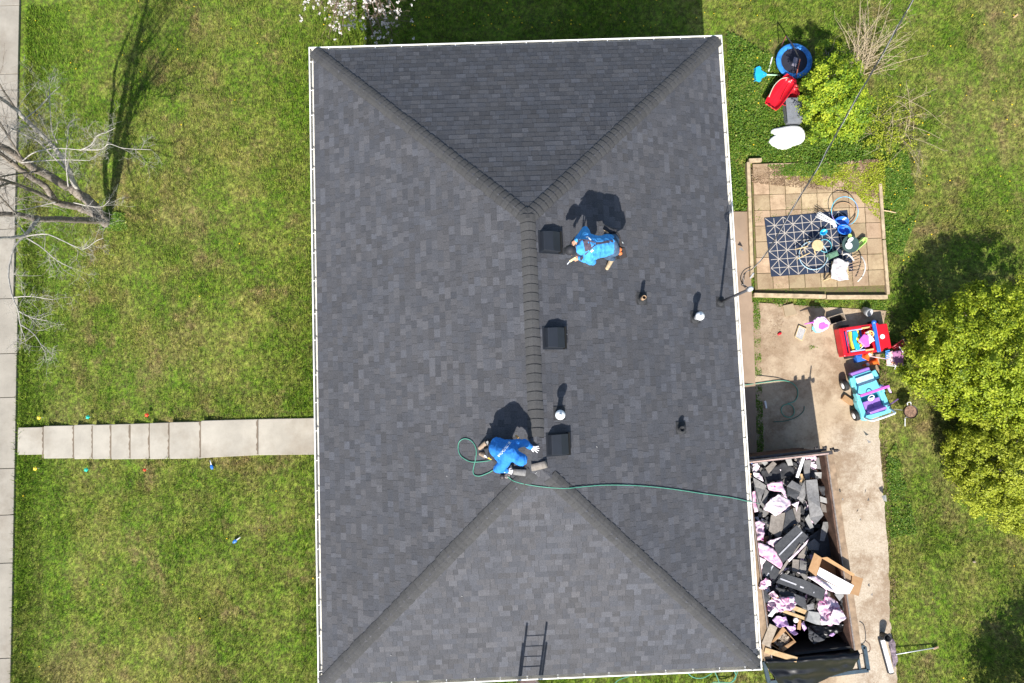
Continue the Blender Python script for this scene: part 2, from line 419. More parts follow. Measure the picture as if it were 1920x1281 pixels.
for (ax, ay), (bx, by) in (((-wx, -wy), (wx, -wy)), ((wx, -wy), (wx, wy)), ((wx, wy), (-wx, wy)), ((-wx, wy), (-wx, -wy))):
    mb.bar((ax, ay, 1.55), (bx, by, 1.55), .2, 3.9) if False else mb.box(((ax + bx) / 2, (ay + by) / 2, 1.6), (abs(ax - bx) + (.2 if ax != bx else .2), abs(ay - by) - (.2 if ay != by else -.2), 3.8) if ax != bx else (.2, abs(ay - by) - .2, 3.8))
mb.build('wall', M_brick, house)
mb = MB(); mb.box((0, 0, 3.455), (2 * HX - .26, 2 * HY - .26, .02)); mb.build('soffit', M_white, house)
def window(c, w_, h_, axis):
    mb = MB(); d = .12
    for k in (-1, 1):
        if axis == 'x': mb.box((c[0] + k * (w_ / 2 - .03), c[1], c[2]), (.06, d, h_)); mb.box((c[0], c[1], c[2] + k * (h_ / 2 - .03)), (w_ - .12, d, .06))
        else: mb.box((c[0], c[1] + k * (w_ / 2 - .03), c[2]), (d, .06, h_)); mb.box((c[0], c[1], c[2] + k * (h_ / 2 - .03)), (d, w_ - .12, .06))
    fr = mb.build('window', M_white, house)
    mb = MB(); mb.box(c, (w_ - .12, .05, h_ - .12) if axis == 'x' else (.05, w_ - .12, h_ - .12)); mb.build('pane', M_glass, fr)
    mb = MB(); o_ = .1; sx = math.copysign(o_, c[0]) if axis != 'x' else 0; sy = math.copysign(o_, c[1]) if axis == 'x' else 0
    mb.box((c[0] + sx, c[1] + sy, c[2] - h_ / 2 - .03), (w_ + .1, .16, .06) if axis == 'x' else (.16, w_ + .1, .06)); mb.build('sill', M_white, fr)
for y in (4.9, 1.6, -4.9): window((-wx - .07, y, 1.9), 1.4, 1.3, 'y')
for y in (5.2, -1.5, -5.4): window((wx + .07, y, 2.0), 1.0, 1.1, 'y')
for x in (-2.3, 2.3):
    window((x, wy + .07, 2.0), 1.2, 1.2, 'x'); window((x, -wy - .07, 2.0), 1.2, 1.2, 'x')
yd = at(600, 819, 0).y
mb = MB(); mb.box((-wx - .08, yd, 1.15), (.1, .95, 2.1)); dd = mb.build('door', M_door, house, bevel=.01)
mb = MB(); mb.ball((-wx - .17, yd - .35, 1.1), .035); mb.build('handle', mat('brass', (.6, .42, .15), .3), dd)
mb = MB(); mb.box((wx + .08, 1.9, 1.15), (.1, .95, 2.1)); dd = mb.build('door', M_white, house, bevel=.01)
mb = MB(); mb.ball((wx + .17, 1.55, 1.1), .035); mb.build('handle', MATS['brass'], dd)

# shingled roof: every tab is real geometry
def roof_tint(n, c):
    c = n.mix(n.math('MULTIPLY', n.step(n.noise(.35, 6, .7), .40, .66), .5), c, n.mix(1., c, (1.20, 1.15, 1.08), 'MULTIPLY'))
    return n.mix(n.math('MULTIPLY', n.step(n.noise(3, 6, .8, n.scaled((1, 1, 1), (5, 1, 0))), .6, .8), .3), c, n.mix(1., c, (1.3, 1.2, 1.1), 'MULTIPLY'))
M_shingle = mat_attr('asphalt_shingle', .88, 55, .38, .8, .35, roof_tint)
ct = 1 / math.sqrt(1 + SL * SL); INS = .13
mb = MB(); EXP = .143
def slope(o, u, inw, L_):
    """o eave start (xy), u along the eave, inw horizontal inward direction, L_ eave length"""
    run = min(L_ / 2, HX - INS); z0 = EAVE + SL * INS; rows = int(run / ct / EXP) + 1
    def pt(a, v, lift):
        h = v * ct; x_, y_ = o[0] + u[0] * a + inw[0] * h, o[1] + u[1] * a + inw[1] * h
        return (x_, y_, z0 + h * SL + lift)
    for r in range(rows):
        v0 = r * EXP - (.012 if r == 0 else 0); v1 = min((r + 1) * EXP + .006, run / ct)
        if v1 <= v0: continue
        a = -random.uniform(0, .3); lam = random.random() < .5
        while a < L_:
            wd = random.choice((.10, .12, .14, .16, .18, .2, .24)); b = a + wd
            c0, c1_ = max(0, v0) * ct, v1 * ct
            l0, r0 = max(a, c0), min(b, L_ - c0); l1, r1 = max(a, c1_), min(b, L_ - c1_)
            if r0 > l0:
                if r1 < l1: l1 = r1 = min(max((l0 + r0) / 2, c1_), L_ - c1_) if c1_ < L_ / 2 else L_ / 2
                lift = .0135 if lam else .0095
                k = random.choice((.051, .054, .056, .058, .060, .062, .064, .067, .071, .078)) * (1.0 if lam else .94)
                t = random.uniform(-.02, .08)
                mb.col = (k * (.98 - t * .5), k * .99, k * (1.09 + t * .8))
                q = [pt(l0, v0, lift), pt(r0, v0, lift), pt(r1, v1, .001 + lift * .25), pt(l1, v1, .001 + lift * .25)]
                mb.add(q, [(0, 1, 2, 3)])
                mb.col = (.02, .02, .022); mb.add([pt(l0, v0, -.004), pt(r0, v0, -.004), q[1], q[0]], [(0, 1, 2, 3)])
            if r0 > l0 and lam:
                mb.col = (.028, .028, .031)  # painted shade: thin dark strips down both sides of each raised tab
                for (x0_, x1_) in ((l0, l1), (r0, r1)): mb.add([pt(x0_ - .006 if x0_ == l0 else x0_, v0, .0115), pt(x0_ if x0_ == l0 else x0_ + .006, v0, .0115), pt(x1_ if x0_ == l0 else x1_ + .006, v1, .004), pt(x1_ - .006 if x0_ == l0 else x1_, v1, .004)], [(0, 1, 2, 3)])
            a = b; lam = not lam if random.random() < .8 else lam
ax, ay = HX - INS, HY - INS
slope((-ax, -ay), (1, 0), (0, 1), 2 * ax); slope((ax, -ay), (0, 1), (-1, 0), 2 * ay)
slope((ax, ay), (-1, 0), (0, -1), 2 * ax); slope((-ax, ay), (0, -1), (1, 0), 2 * ay)
roof = mb.build('roof', M_shingle, house, colors=True)
mb = MB(); z0 = EAVE - .012; rh = z0 + SL * HX
mb.add([(-ax, -ay, z0), (ax, -ay, z0), (ax, ay, z0), (-ax, ay, z0), (0, -ay + ax, z0 + SL * ax), (0, ay - ax, z0 + SL * ax)], [(0, 1, 4), (1, 2, 5, 4), (2, 3, 5), (3, 0, 4, 5), (3, 2, 1, 0)])
mb.build('roof_deck', mat('roof_deck', (.03, .03, .03), .9), house)
M_cap = mat_attr('cap_shingle', .88, 60, .3, .7, .3, lambda n, c: n.mix(n.math('MULTIPLY', n.step(n.noise(4, 5, .7), .45, .7), .5), c, (.066, .064, .061)))
def capline(A, B, expo, hw, name, skip=0, lift0=.010, lift1=.032):
    A, B = Vector(A), Vector(B); d = B - A; L_ = d.length; d = d / L_; h = Vector((d.y, -d.x)); k = int(L_ / expo); e = L_ / k; mb = MB(); ns = 8
    for i in range(k):
        w0 = hw * random.uniform(.95, 1.05); off = random.uniform(-.006, .006); rows = []
        for q, (t, lf) in enumerate(((i * e - .006, lift1 + random.uniform(-.003, .004)), ((i + .5) * e, lift1 * .7 + lift0 * .3), ((i + 1) * e - .014, lift0 + .004), ((i + 1) * e - .008, lift0 - .006), ((i + 1) * e + .004, lift0 - .006))):
            row = []
            for j in range(ns + 1):
                s2 = (j / ns * 2 - 1) * w0 + off; bow = .02 * (1 - (j / ns * 2 - 1) ** 2)
                p = A + d * (t - bow) + h * s2
                z = roofz(p.x, p.y) - .028 * math.exp(-(s2 / .055) ** 2) + lf + .016 * (1 - abs(s2) / w0)
                row.append((p.x, p.y, z))
            rows.append(row)
        kk = random.uniform(.046, .056); mb.col = (kk, kk * .995, kk * 1.0)
        vs = sum(rows, []); m_ = ns + 1
        o_ = len(mb.v); mb.add(vs, [(a * m_ + j, a * m_ + j + 1, (a + 1) * m_ + j + 1, (a + 1) * m_ + j) for a in range(2) for j in range(ns)])
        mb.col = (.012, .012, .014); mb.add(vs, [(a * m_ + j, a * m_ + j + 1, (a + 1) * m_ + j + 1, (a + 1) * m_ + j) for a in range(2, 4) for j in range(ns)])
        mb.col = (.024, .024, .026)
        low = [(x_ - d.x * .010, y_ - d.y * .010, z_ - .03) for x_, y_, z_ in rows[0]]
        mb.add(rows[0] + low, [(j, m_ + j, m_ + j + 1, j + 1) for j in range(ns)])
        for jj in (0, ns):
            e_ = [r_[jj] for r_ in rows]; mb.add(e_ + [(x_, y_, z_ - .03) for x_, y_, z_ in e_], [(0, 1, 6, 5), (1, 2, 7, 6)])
    mb.build(name, M_cap, house, colors=True)
hx, hy = HX - .13, HY - .13; ap = HY - HX
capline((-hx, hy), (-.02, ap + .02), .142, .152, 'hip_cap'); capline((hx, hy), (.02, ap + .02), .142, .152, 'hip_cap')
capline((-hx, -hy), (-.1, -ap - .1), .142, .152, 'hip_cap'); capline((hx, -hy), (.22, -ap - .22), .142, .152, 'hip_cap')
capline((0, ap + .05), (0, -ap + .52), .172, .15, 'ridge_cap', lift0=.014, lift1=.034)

# gutters: a real trough round the eaves, hangers across it
mb = MB(); gi = MB(); prof = [(.0, 0.), (0, -.10), (-.035, -.125), (-.10, -.125), (-.115, -.02)]
cor = [(-1, -1), (1, -1), (1, 1), (-1, 1)]
def gp(c, inset, z): return (c[0] * (HX - inset), c[1] * (HY - inset), z)
GZ = EAVE + .012
outer = [(0, GZ + .004), (-.004, GZ - .10), (.03, GZ - .13), (.13, GZ - .13), (.13, GZ - .02)]
for i in range(4):
    a, b = cor[i], cor[(i + 1) % 4]
    for (i0, z0_), (i1, z1_) in zip(outer[:-1], outer[1:]): mb.add([gp(a, i0, z0_), gp(a, i1, z1_), gp(b, i1, z1_), gp(b, i0, z0_)], [(0, 1, 2, 3)])
    mb.add([gp(a, 0, GZ + .004), gp(b, 0, GZ + .004), gp(b, .026, GZ + .004), gp(a, .026, GZ + .004)], [(0, 1, 2, 3)])
    inner = [(.026, GZ + .004), (.028, GZ - .01), (.012, GZ - .018), (.014, GZ - .095), (.035, GZ - .10), (.125, GZ - .10), (.125, GZ - .02)]
    for (i0, z0_), (i1, z1_) in zip(inner[:-1], inner[1:]): gi.add([gp(a, i0, z0_), gp(a, i1, z1_), gp(b, i1, z1_), gp(b, i0, z0_)], [(0, 1, 2, 3)])
gut = mb.build('gutter', M_white, house); gi.build('trough', M_gin, gut)
def hang(p, q, L_, nn):
    for k in range(nn):
        t = (k + .5) / nn + random.uniform(-.008, .008); c = (Vector(p) * (1 - t) + Vector(q) * t)
        m_ = MB(); n_ = Vector(c) ; inx = Vector((-math.copysign(1, p[0]), 0, 0)) if abs(p[0] - q[0]) < .1 else Vector((0, -math.copysign(1, p[1]), 0))
        m_.bar(c + inx * .002, c + inx * .04, .022, .008); m_.bar(c + inx * .02 + Vector((0, 0, -.016)), c + inx * .13 + Vector((0, 0, -.03)), .014, .01)
        m_.build('hanger', M_white, gut)
zz = GZ + .012
hang((-HX + .003, HY - .1, zz), (-HX + .003, -HY + .1, zz), 0, 22); hang((HX - .003, HY - .1, zz), (HX - .003, -HY + .1, zz), 0, 22)
hang((-HX + .1, HY - .003, zz), (HX - .1, HY - .003, zz), 0, 16); hang((-HX + .1, -HY + .003, zz), (HX - .1, -HY + .003, zz), 0, 16)

# roof fittings (fixed to the roof: parts of the house)
M_blackm = mat('black_metal', (.012, .015, .021), .55, .1, 5, .5); M_galv = mat('galvanised', (.62, .63, .64), .35, .12, 20, .5, Metallic=.3)
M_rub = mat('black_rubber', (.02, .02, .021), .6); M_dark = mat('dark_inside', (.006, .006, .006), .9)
def boxvent(px, py):
    """square low vent hood on a flange; the hood's own slope follows the roof"""
    p = RF(px, py); e = thing('box_vent', None, None); e.parent = house; e.location = p
    e.rotation_euler = (0, math.atan(SL), 0)
    m_ = MB(); m_.box((0.03, 0, .012), (.56, .46, .012)); m_.build('flange', M_blackm, e, bevel=.004)
    m_ = MB(); a_, h1, h2 = .185, .15, .135
    m_.add([(-.21, -.2, .02), (.2, -.2, .02), (.2, .2, .02), (-.21, .2, .02), (-.2, -.19, h1), (.19, -.2, h2), (.19, .2, h2), (-.2, .19, h1), (0, -.2, h1 + .025), (0, .2, h1 + .025)],
           [(0, 1, 5, 8, 4), (1, 2, 6, 5), (2, 3, 7, 9, 6), (3, 0, 4, 7), (4, 8, 9, 7), (8, 5, 6, 9)])
    m_.build('hood', M_blackm, e, bevel=.006)
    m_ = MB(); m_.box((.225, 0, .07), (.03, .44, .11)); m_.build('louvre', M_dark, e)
for px, py in ((1029, 455), (1037, 634), (1044, 833)): boxvent(px, py)
for i_, (px, py, cap) in enumerate(((1047, 777, 1), (1302, 597, 2), (1202, 562, 0), (1275, 804, 3))):
    p = RF(px, py); e = thing('vent_pipe', None, None); e.parent = house; e.location = p
    m_ = MB(); m_.box((0.02, 0.02, .013), (.27, .27, .005), 0, 0, math.atan(SL)); m_.lathe([(.125, .0), (.12, .05), (.075, .09), (.06, .15), (.055, .16)], n=20); m_.build('boot', mat('boot_grey', (.035, .036, .038), .8, .2, 20, .2), e)
    hh = {0: .36, 1: .42, 2: .42, 3: .2}[cap]; r_ = {0: .045, 1: .05, 2: .055, 3: .05}[cap]
    m_ = MB(); m_.lathe([(r_, .05), (r_, hh), (r_ - .008, hh), (r_ - .01, hh - .12)], n=18)
    m_.build('pipe', {0: mat('rust_pipe', (.30, .20, .12), .7, .3, 30), 1: M_galv, 2: M_galv, 3: M_blackm}[cap], e, smooth=True)
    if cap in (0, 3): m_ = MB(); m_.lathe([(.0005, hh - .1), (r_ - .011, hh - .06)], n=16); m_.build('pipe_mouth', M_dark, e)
    if cap in (1, 2):
        m_ = MB(); m_.lathe([(.085, hh - .03), (.095, hh + .02), (.095, hh + .05), (.05, hh + .085), (.02, hh + .1), (.018, hh + .14), (.0005, hh + .142)], n=24)
        m_.build('cap', mat('white_enamel', (.78, .79, .80), .35, .05, 8), e, smooth=True)
    if cap == 3: m_ = MB(); m_.ring((0, 0, hh), .055, .012); m_.build('collar', M_rub, e)
# service mast, weatherhead
pm = RF(1350, 567); e = thing('service_mast', None, None); e.parent = house; e.location = pm; MH = 2.0
m_ = MB(); m_.box((0, 0, .014), (.24, .24, .005), 0, 0, math.atan(SL)); m_.lathe([(.1, .0), (.09, .05), (.05, .09), (.04, .12)]); m_.build('boot', MATS['boot_grey'], e)
m_ = MB(); m_.tube([(0, 0, .0), (0, 0, MH - .1)], .03, 12); m_.build('pole', mat('dark_steel', (.06, .06, .065), .4, .2, 14), e, smooth=True)
m_ = MB(); m_.lathe([(.035, MH - .12), (.05, MH - .1), (.055, MH - .02), (.045, MH + .05), (.001, MH + .08)]); m_.build('weatherhead', M_galv, e, smooth=True)
MT = pm + Vector((0, 0, MH))

# ladder leaning on the south eave (its top stands above the gutter, just below the frame)
M_alu = mat('ladder_metal', (.55, .56, .58), .35, .1, 10, .5, Metallic=.4)
lad = thing('ladder', 'extension ladder leaning on the south gutter and casting a rung pattern on the shingles', 'ladder', (at(992, 1276, 3.6).x, -HY - 1.0, 0))
base_, top_ = Vector((0, -.35, .0)), Vector((0, 1.5, EAVE + 1.75)); lx = lad.location.x
for s in (-1, 1):
    m_ = MB(); m_.bar(base_ + Vector((s * .21, 0, 0)), top_ + Vector((s * .21, 0, 0)), .035, .08); m_.build('rail', M_alu, lad)
    m_ = MB(); q_ = base_.lerp(top_, .02); m_.bar(q_ + Vector((s * .255, -.05, 0)), base_.lerp(top_, .9) + Vector((s * .255, -.05, 0)), .035, .08); m_.build('rail', M_alu, lad)
for k in range(17):
    t = (k + .7) / 17.9; p = base_.lerp(top_, t); m_ = MB(); m_.tube([p - Vector((.21, 0, 0)), p + Vector((.21, 0, 0))], .018, 8); m_.build('rung', M_alu, lad)

# ------------------------------------------------------------------ plants
def leafmat(name, stops, trans=.35):
    n = N(name); a = n.node('ShaderNodeAttribute', attribute_name='rnd')
    c = n.ramp(a.outputs['Fac'], stops); n.out(c, .55, spec=.3)
    tr = n.node('ShaderNodeBsdfTranslucent'); n.link(c, tr.inputs[0]); mx = n.node('ShaderNodeMixShader'); mx.inputs[0].default_value = trans
    n.link(n.b.outputs[0], mx.inputs[1]); n.link(tr.outputs[0], mx.inputs[2]); n.link(mx.outputs[0], n.t.nodes['Material Output'].inputs[0]); return n.m
M_lime = leafmat('lime_leaf', [(0, (.10, .16, .012)), (.35, (.26, .34, .018)), (.75, (.40, .47, .028)), (1, (.50, .54, .06))])
M_olive = leafmat('yellow_leaf', [(0, (.17, .21, .015)), (.5, (.33, .38, .025)), (1, (.50, .53, .06))])
M_fresh = leafmat('fresh_leaf', [(0, (.06, .14, .012)), (.4, (.21, .33, .020)), (.8, (.40, .48, .03)), (1, (.50, .54, .04))])
M_weed = leafmat('weed_leaf', [(0, (.05, .12, .012)), (.5, (.11, .21, .02)), (.9, (.20, .28, .03)), (1, (.36, .38, .08))])
M_bark = N('bark'); M_bark = M_bark.out(M_bark.ramp(M_bark.noise(14, 6, .8), [(.3, (.09, .075, .06)), (.5, (.22, .185, .15)), (.7, (.40, .35, .30))]), .9, M_bark.noise(25, 5, .8), .6, .02, .15)
M_twig = mat('twig', (.38, .355, .31), .8, .2, 12, .2)
def unit(n_): v = rng.normal(size=(n_, 3)); return v / np.linalg.norm(v, axis=1, keepdims=True)
def leafquads(P_, Nrm, size, ar=.6):
    n_ = len(P_); t = np.cross(Nrm, unit(n_)); t /= np.linalg.norm(t, axis=1, keepdims=True) + 1e-9; b = np.cross(Nrm, t)
    s = size * rng.uniform(.6, 1.3, (n_, 1)); f = Nrm * s * rng.uniform(-.2, .2, (n_, 1))
    return P_ - t * s * .5, P_ + b * s * ar * .5 + f, P_ + t * s * .5, P_ - b * s * ar * .5 + f
def crown(name, blobs, nclump, nleaf, size, m, parent, clump=.3, seed=1, up=.55, hollow=.55):
    """blobs: (centre, radii); leaves sit on small clumps spread through and over each blob"""
    global rng; rng = np.random.default_rng(seed); Ps = []; Ns = []; Rr = []
    tot = sum(b[1][0] * b[1][1] for b in blobs)
    for c, r in blobs:
        k = int(nclump * r[0] * r[1] / tot); d = unit(k); d[:, 2] = np.abs(d[:, 2]) * np.where(rng.random(k) < .8, 1, -1)
        rad = rng.uniform(hollow, 1.05, (k, 1)) ** .6
        ctr = np.array(c) + d * rad * np.array(r)
        for q, dd in zip(ctr, d):
            nn = int(nleaf * rng.uniform(.5, 1.4)); cr = clump * rng.uniform(.55, 1.25)
            u = unit(nn); p = q + u * cr * rng.uniform(.3, 1, (nn, 1)) * np.array([1, 1, .6])
            nr = u * .5 + dd * .4 + np.array([0, 0, up]) + unit(nn) * .55; nr /= np.linalg.norm(nr, axis=1, keepdims=True)
            Ps.append(p); Ns.append(nr); Rr.append(np.clip(rng.normal(rng.uniform(.2, .8), .2, nn), 0, 1))
    P_, Nn, Rr = np.concatenate(Ps), np.concatenate(Ns), np.concatenate(Rr)
    ok = P_[:, 2] > -.0
    a, b, c_, d_ = leafquads(P_, Nn, size); return quads_mesh(name, a[ok], b[ok], c_[ok], d_[ok], m, Rr[ok], parent)
def limb(mb, pts, r0, r1, n=7, twigs=0, tl=.6, up=.2, rr=random, tip=.0022, gen=2):
    sp = smoothpts(pts, 5); k = len(sp)
    if k > 3: sp = [sp[0]] + [p + Vector((rr.gauss(0, 1), rr.gauss(0, 1), rr.gauss(0, 1))) * (r0 * .10) for p in sp[1:-1]] + [sp[-1]]
    mb.tube(sp, [r0 + (r1 - r0) * i / (k - 1) for i in range(k)], n)
    for _ in range(twigs):
        i = rr.randrange(max(1, k // 5), k); p = sp[i]; t = (sp[min(i + 1, k - 1)] - sp[i - 1]).normalized()
        d = (t * .7 + Vector((rr.gauss(0, .7), rr.gauss(0, .7), rr.gauss(up, .5)))).normalized(); L_ = tl * rr.uniform(.4, 1.2)
        q1 = p + d * L_ * .5 + Vector((rr.gauss(0, .08), rr.gauss(0, .08), rr.gauss(0, .08))) * L_; q2 = q1 + (d + Vector((rr.gauss(0, .4), rr.gauss(0, .4), rr.gauss(.1, .3)))).normalized() * L_ * .5
        ra = min(.0085, (r0 + (r1 - r0) * i / k) * .45)
        if gen > 0: limb(mb, [p, q1, q2], ra, tip, 4, 4, tl * .5, up, rr, tip, gen - 1)
        else: mb.tube([p, q1, q2], [ra, (ra + tip) / 2, tip], 3)
# bare tree
rr = random.Random(5)
tb = G(203, 422); tree = thing('bare_tree', 'leafless pale grey tree leaning over the sidewalk from the left lawn', 'tree', tb)
def T(px, py, z): return at(px, py, z) - tb
trunk = MB()
limb(trunk, [T(204, 424, -1.05), T(198, 414, -.8), T(184, 401, -.35)], .17, .135, 12, 0)
limb(trunk, [T(192, 407, -.6), T(170, 381, .1), T(145, 362, .6), T(120, 347, 1.05), T(75, 321, 2.0), T(45, 303, 2.6), T(0, 272, 3.5), T(-60, 235, 4.7), T(-150, 190, 6)], .15, .05, 10, 14, 1.1, .2, rr)
limb(trunk, [T(188, 404, -.5), T(160, 394, -.1), T(135, 386, .3), T(106, 379, .8), T(85, 350, 1.4), T(50, 326, 2.0), T(22, 306, 2.5), T(-20, 275, 3.2), T(-90, 250, 4.6)], .115, .04, 9, 12, 1.0, .2, rr)
limb(trunk, [T(200, 417, -.75), T(180, 413, -.3), T(145, 413, .6), T(105, 411, 1.5), T(70, 410, 2.2), T(30, 402, 2.9), T(-30, 402, 3.9), T(-120, 400, 5.6)], .105, .045, 9, 8, 1.0, .1, rr)
bt = MB()
limb(bt, [T(148, 363, .5), T(138, 342, 1.0), T(124, 308, 1.6), T(104, 280, 2.0), T(88, 262, 2.3), T(45, 222, 3.2), T(28, 203, 3.5), T(-10, 178, 4.2), T(-60, 140, 5.2)], .075, .03, 8, 14, 1.0, .2, rr)
limb(bt, [T(145, 362, .6), T(128, 324, 1.4), T(98, 292, 2.0), T(75, 268, 2.5), T(52, 255, 2.9), T(20, 240, 3.4)], .035, .012, 7, 10, .8, .2, rr)
limb(bt, [T(72, 410, 2.2), T(60, 425, 2.5), T(47, 442, 2.8), T(22, 446, 3.1), T(-15, 447, 3.6)], .06, .03, 8, 6, .9, .1, rr)
limb(bt, [T(47, 442, 2.8), T(28, 462, 3.0), T(19, 490, 3.1), T(16, 520, 3.2), T(24, 558, 3.3), T(34, 583, 3.3), T(38, 608, 3.2), T(48, 640, 3.1)], .028, .006, 6, 6, .6, 0, rr)
for pts in ([(48, 443), (85, 439), (110, 448), (138, 461), (158, 467), (180, 452), (194, 447)], [(50, 446), (78, 464), (105, 487), (135, 503)], [(48, 440), (35, 422), (20, 410)],
            [(105, 379), (80, 385), (50, 392), (20, 395)], [(42, 302), (65, 286), (100, 279), (125, 279), (160, 281), (178, 270)], [(150, 282), (170, 272), (182, 255), (200, 248), (216, 240)],
            [(160, 281), (190, 280), (205, 270), (232, 278), (283, 281)], [(128, 350), (125, 320), (123, 290), (127, 262), (130, 232), (150, 222)], [(45, 224), (70, 205), (95, 178), (112, 162)],
            [(40, 305), (75, 302), (110, 300), (168, 301)], [(108, 269), (98, 248), (95, 220), (92, 160)], [(138, 380), (165, 386), (190, 388), (205, 377)], [(34, 583), (60, 596), (90, 602)], [(38, 608), (65, 628), (85, 662)],
            [(24, 558), (55, 556), (100, 562)], [(38, 304), (30, 280), (12, 262)], [(20, 245), (40, 232), (60, 250)]):
    zz0 = 2.2 if pts[0][0] > 60 else 2.8
    limb(bt, [T(x_, y_, zz0 + .12 * i) for i, (x_, y_) in enumerate(pts)], .017, .006, 5, 9, .55, .1, rr)
rr = random.Random(23)
limb(trunk, [T(106, 379, .8), T(60, 357, 2.4), T(20, 342, 3.6), T(-20, 330, 4.8), T(-60, 318, 5.8)], .06, .02, 8, 8, 1.1, .2, rr)
limb(trunk, [T(20, 342, 3.6), T(-10, 352, 4.8), T(-50, 365, 6.0)], .035, .01, 7, 8, 1.1, .2, rr)
limb(trunk, [T(0, 272, 3.5), T(-10, 250, 4.6), T(-30, 215, 5.6)], .04, .01, 7, 8, 1.1, .2, rr)
for a, b, c_ in (((0, 272, 3.5), (-40, 235, 4.6), (-70, 190, 6.2)), ((0, 272, 3.5), (-60, 270, 5.0), (-130, 250, 7.0)), ((28, 203, 3.5), (0, 160, 4.6), (-30, 110, 6.0)), ((-30, 402, 3.9), (-60, 340, 5.0), (-90, 300, 6.5)), ((-30, 402, 3.9), (-80, 400, 5.4), (-150, 370, 7.2)), ((22, 306, 2.5), (-20, 280, 4.0), (-60, 300, 5.8)), ((45, 303, 2.6), (0, 230, 4.4), (-30, 170, 5.6)), ((75, 321, 2.0), (10, 330, 4.0), (-60, 350, 6.0)), ((-20, 275, 3.2), (-70, 210, 4.6), (-110, 150, 6.2)), ((30, 402, 2.9), (-10, 360, 4.4), (-60, 330, 6.4))):
    limb(trunk, [T(*a), T(*b), T(*c_)], .026, .007, 6, 12, 1.4, .25, rr, .0025, 1)
trunk.build('trunk', M_bark, tree, smooth=True)
bt.build('branches', M_twig, tree, smooth=True)

def shrub(name, label, cat, px, py, z0, blobs, nclump, nleaf, size, m, clump=.3, seed=1, up=.55, stems=8, hollow=.55, hh=1., group=None):
    p = G(px, py); t = thing(name, label, cat, p, group=group)
    crown('crown', blobs, nclump, nleaf, size, m, t, clump, seed, up, hollow)
    r_ = random.Random(seed); m_ = MB()
    for k in range(stems):
        c, r = r_.choice(blobs); e_ = Vector(c) + Vector((r_.uniform(-.7, .7) * r[0], r_.uniform(-.7, .7) * r[1], r_.uniform(0, .6) * r[2]))
        limb(m_, [Vector((r_.uniform(-.12, .12), r_.uniform(-.12, .12), -.05)), e_ * .5 + Vector((0, 0, .1)), e_], .035, .008, 5, 4, .4, .2, r_, .003, 0)
    m_.build('stems', M_bark, t, smooth=True); return t
# big rounded shrubs on the right (blobs given relative to the base)
def blob(base, px, py, z, r, rz_=None): q = at(px, py, z) - base; return ((q.x, q.y, q.z), (r, r, rz_ or r * .85))
b1 = G(1830, 668)
shrub('rounded_shrub', 'larger rounded lime green shrub at the right edge above the other one', 'shrub', 1830, 668, 0,
      [blob(b1, 1835, 660, 1.5, 1.55, 1.1), blob(b1, 1768, 690, 1.2, .95), blob(b1, 1785, 620, 1.3, .95), blob(b1, 1850, 595, 1.4, 1.05), blob(b1, 1905, 600, 1.4, 1.1), blob(b1, 1840, 740, 1.1, .95), blob(b1, 1915, 700, 1.5, 1.2), blob(b1, 1735, 662, .9, .55), blob(b1, 1785, 745, .9, .6), blob(b1, 1880, 765, 1.0, .95), blob(b1, 1730, 700, .8, .6), blob(b1, 1720, 640, .7, .4)],
      820, 80, .068, M_lime, .20, 3, up=.25, stems=14)
b2 = G(1880, 880)
shrub('rounded_shrub', 'lower rounded yellow green shrub at the right edge beneath the larger one', 'shrub', 1880, 880, 0,
      [blob(b2, 1890, 870, 1.1, 1.2, .8), blob(b2, 1830, 850, .9, .8), blob(b2, 1835, 920, .8, .65), blob(b2, 1885, 945, .8, .75), blob(b2, 1915, 800, 1.1, .9), blob(b2, 1800, 880, .6, .4), blob(b2, 1925, 965, .7, .55), blob(b2, 1850, 800, .9, .7), blob(b2, 1800, 835, .6, .45)],
      640, 85, .06, M_olive, .18, 4, up=.25, stems=12)
b3 = G(1562, 190)
shrub('leafy_bush', 'fresh green leafy bush beside the red sleds and white cushion', 'bush', 1562, 190, 0,
      [blob(b3, 1556, 150, 1.9, .6, .6), blob(b3, 1575, 185, 1.8, .6, .6), blob(b3, 1535, 175, 1.6, .45), blob(b3, 1562, 170, 1.0, .75, .9), blob(b3, 1535, 200, .7, .55), blob(b3, 1598, 205, .7, .6), blob(b3, 1580, 130, .6, .5), blob(b3, 1540, 245, .5, .42), blob(b3, 1585, 240, .5, .45), blob(b3, 1553, 100, .5, .32, .5), blob(b3, 1518, 160, .5, .3)],
      440, 62, .065, M_fresh, .17, 5, up=.4, stems=14)
b4 = G(1612, 95); tw = thing('twiggy_shrub', 'bare tan twiggy shrub spreading up and right of the leafy bush', 'shrub', b4)
m_ = MB(); r_ = random.Random(8)
for k in range(46):
    a_ = r_.uniform(-.3, 1.9) if k < 34 else r_.uniform(1.4, 2.6); L_ = r_.uniform(.6, 1.7); e_ = Vector((math.cos(a_), math.sin(a_), r_.uniform(.2, .8))) * L_
    o_ = Vector((r_.uniform(-.3, .3) - .05, r_.uniform(-.5, .3) - .3, 0)); limb(m_, [o_, o_ + e_ * .5 + Vector((0, 0, .12)), o_ + e_], .011, .004, 4, 5, .35, .1, r_, .003, 0)
m_.build('twigs', mat('dry_twig', (.36, .29, .19), .85, .2, 9, .2), tw)
b5 = G(1690, 225)
m_ = MB(); tw2 = thing('twiggy_shrub', 'low sparse twiggy shrub with tiny yellow leaves on the lawn right of the leafy bush', 'shrub', b5)
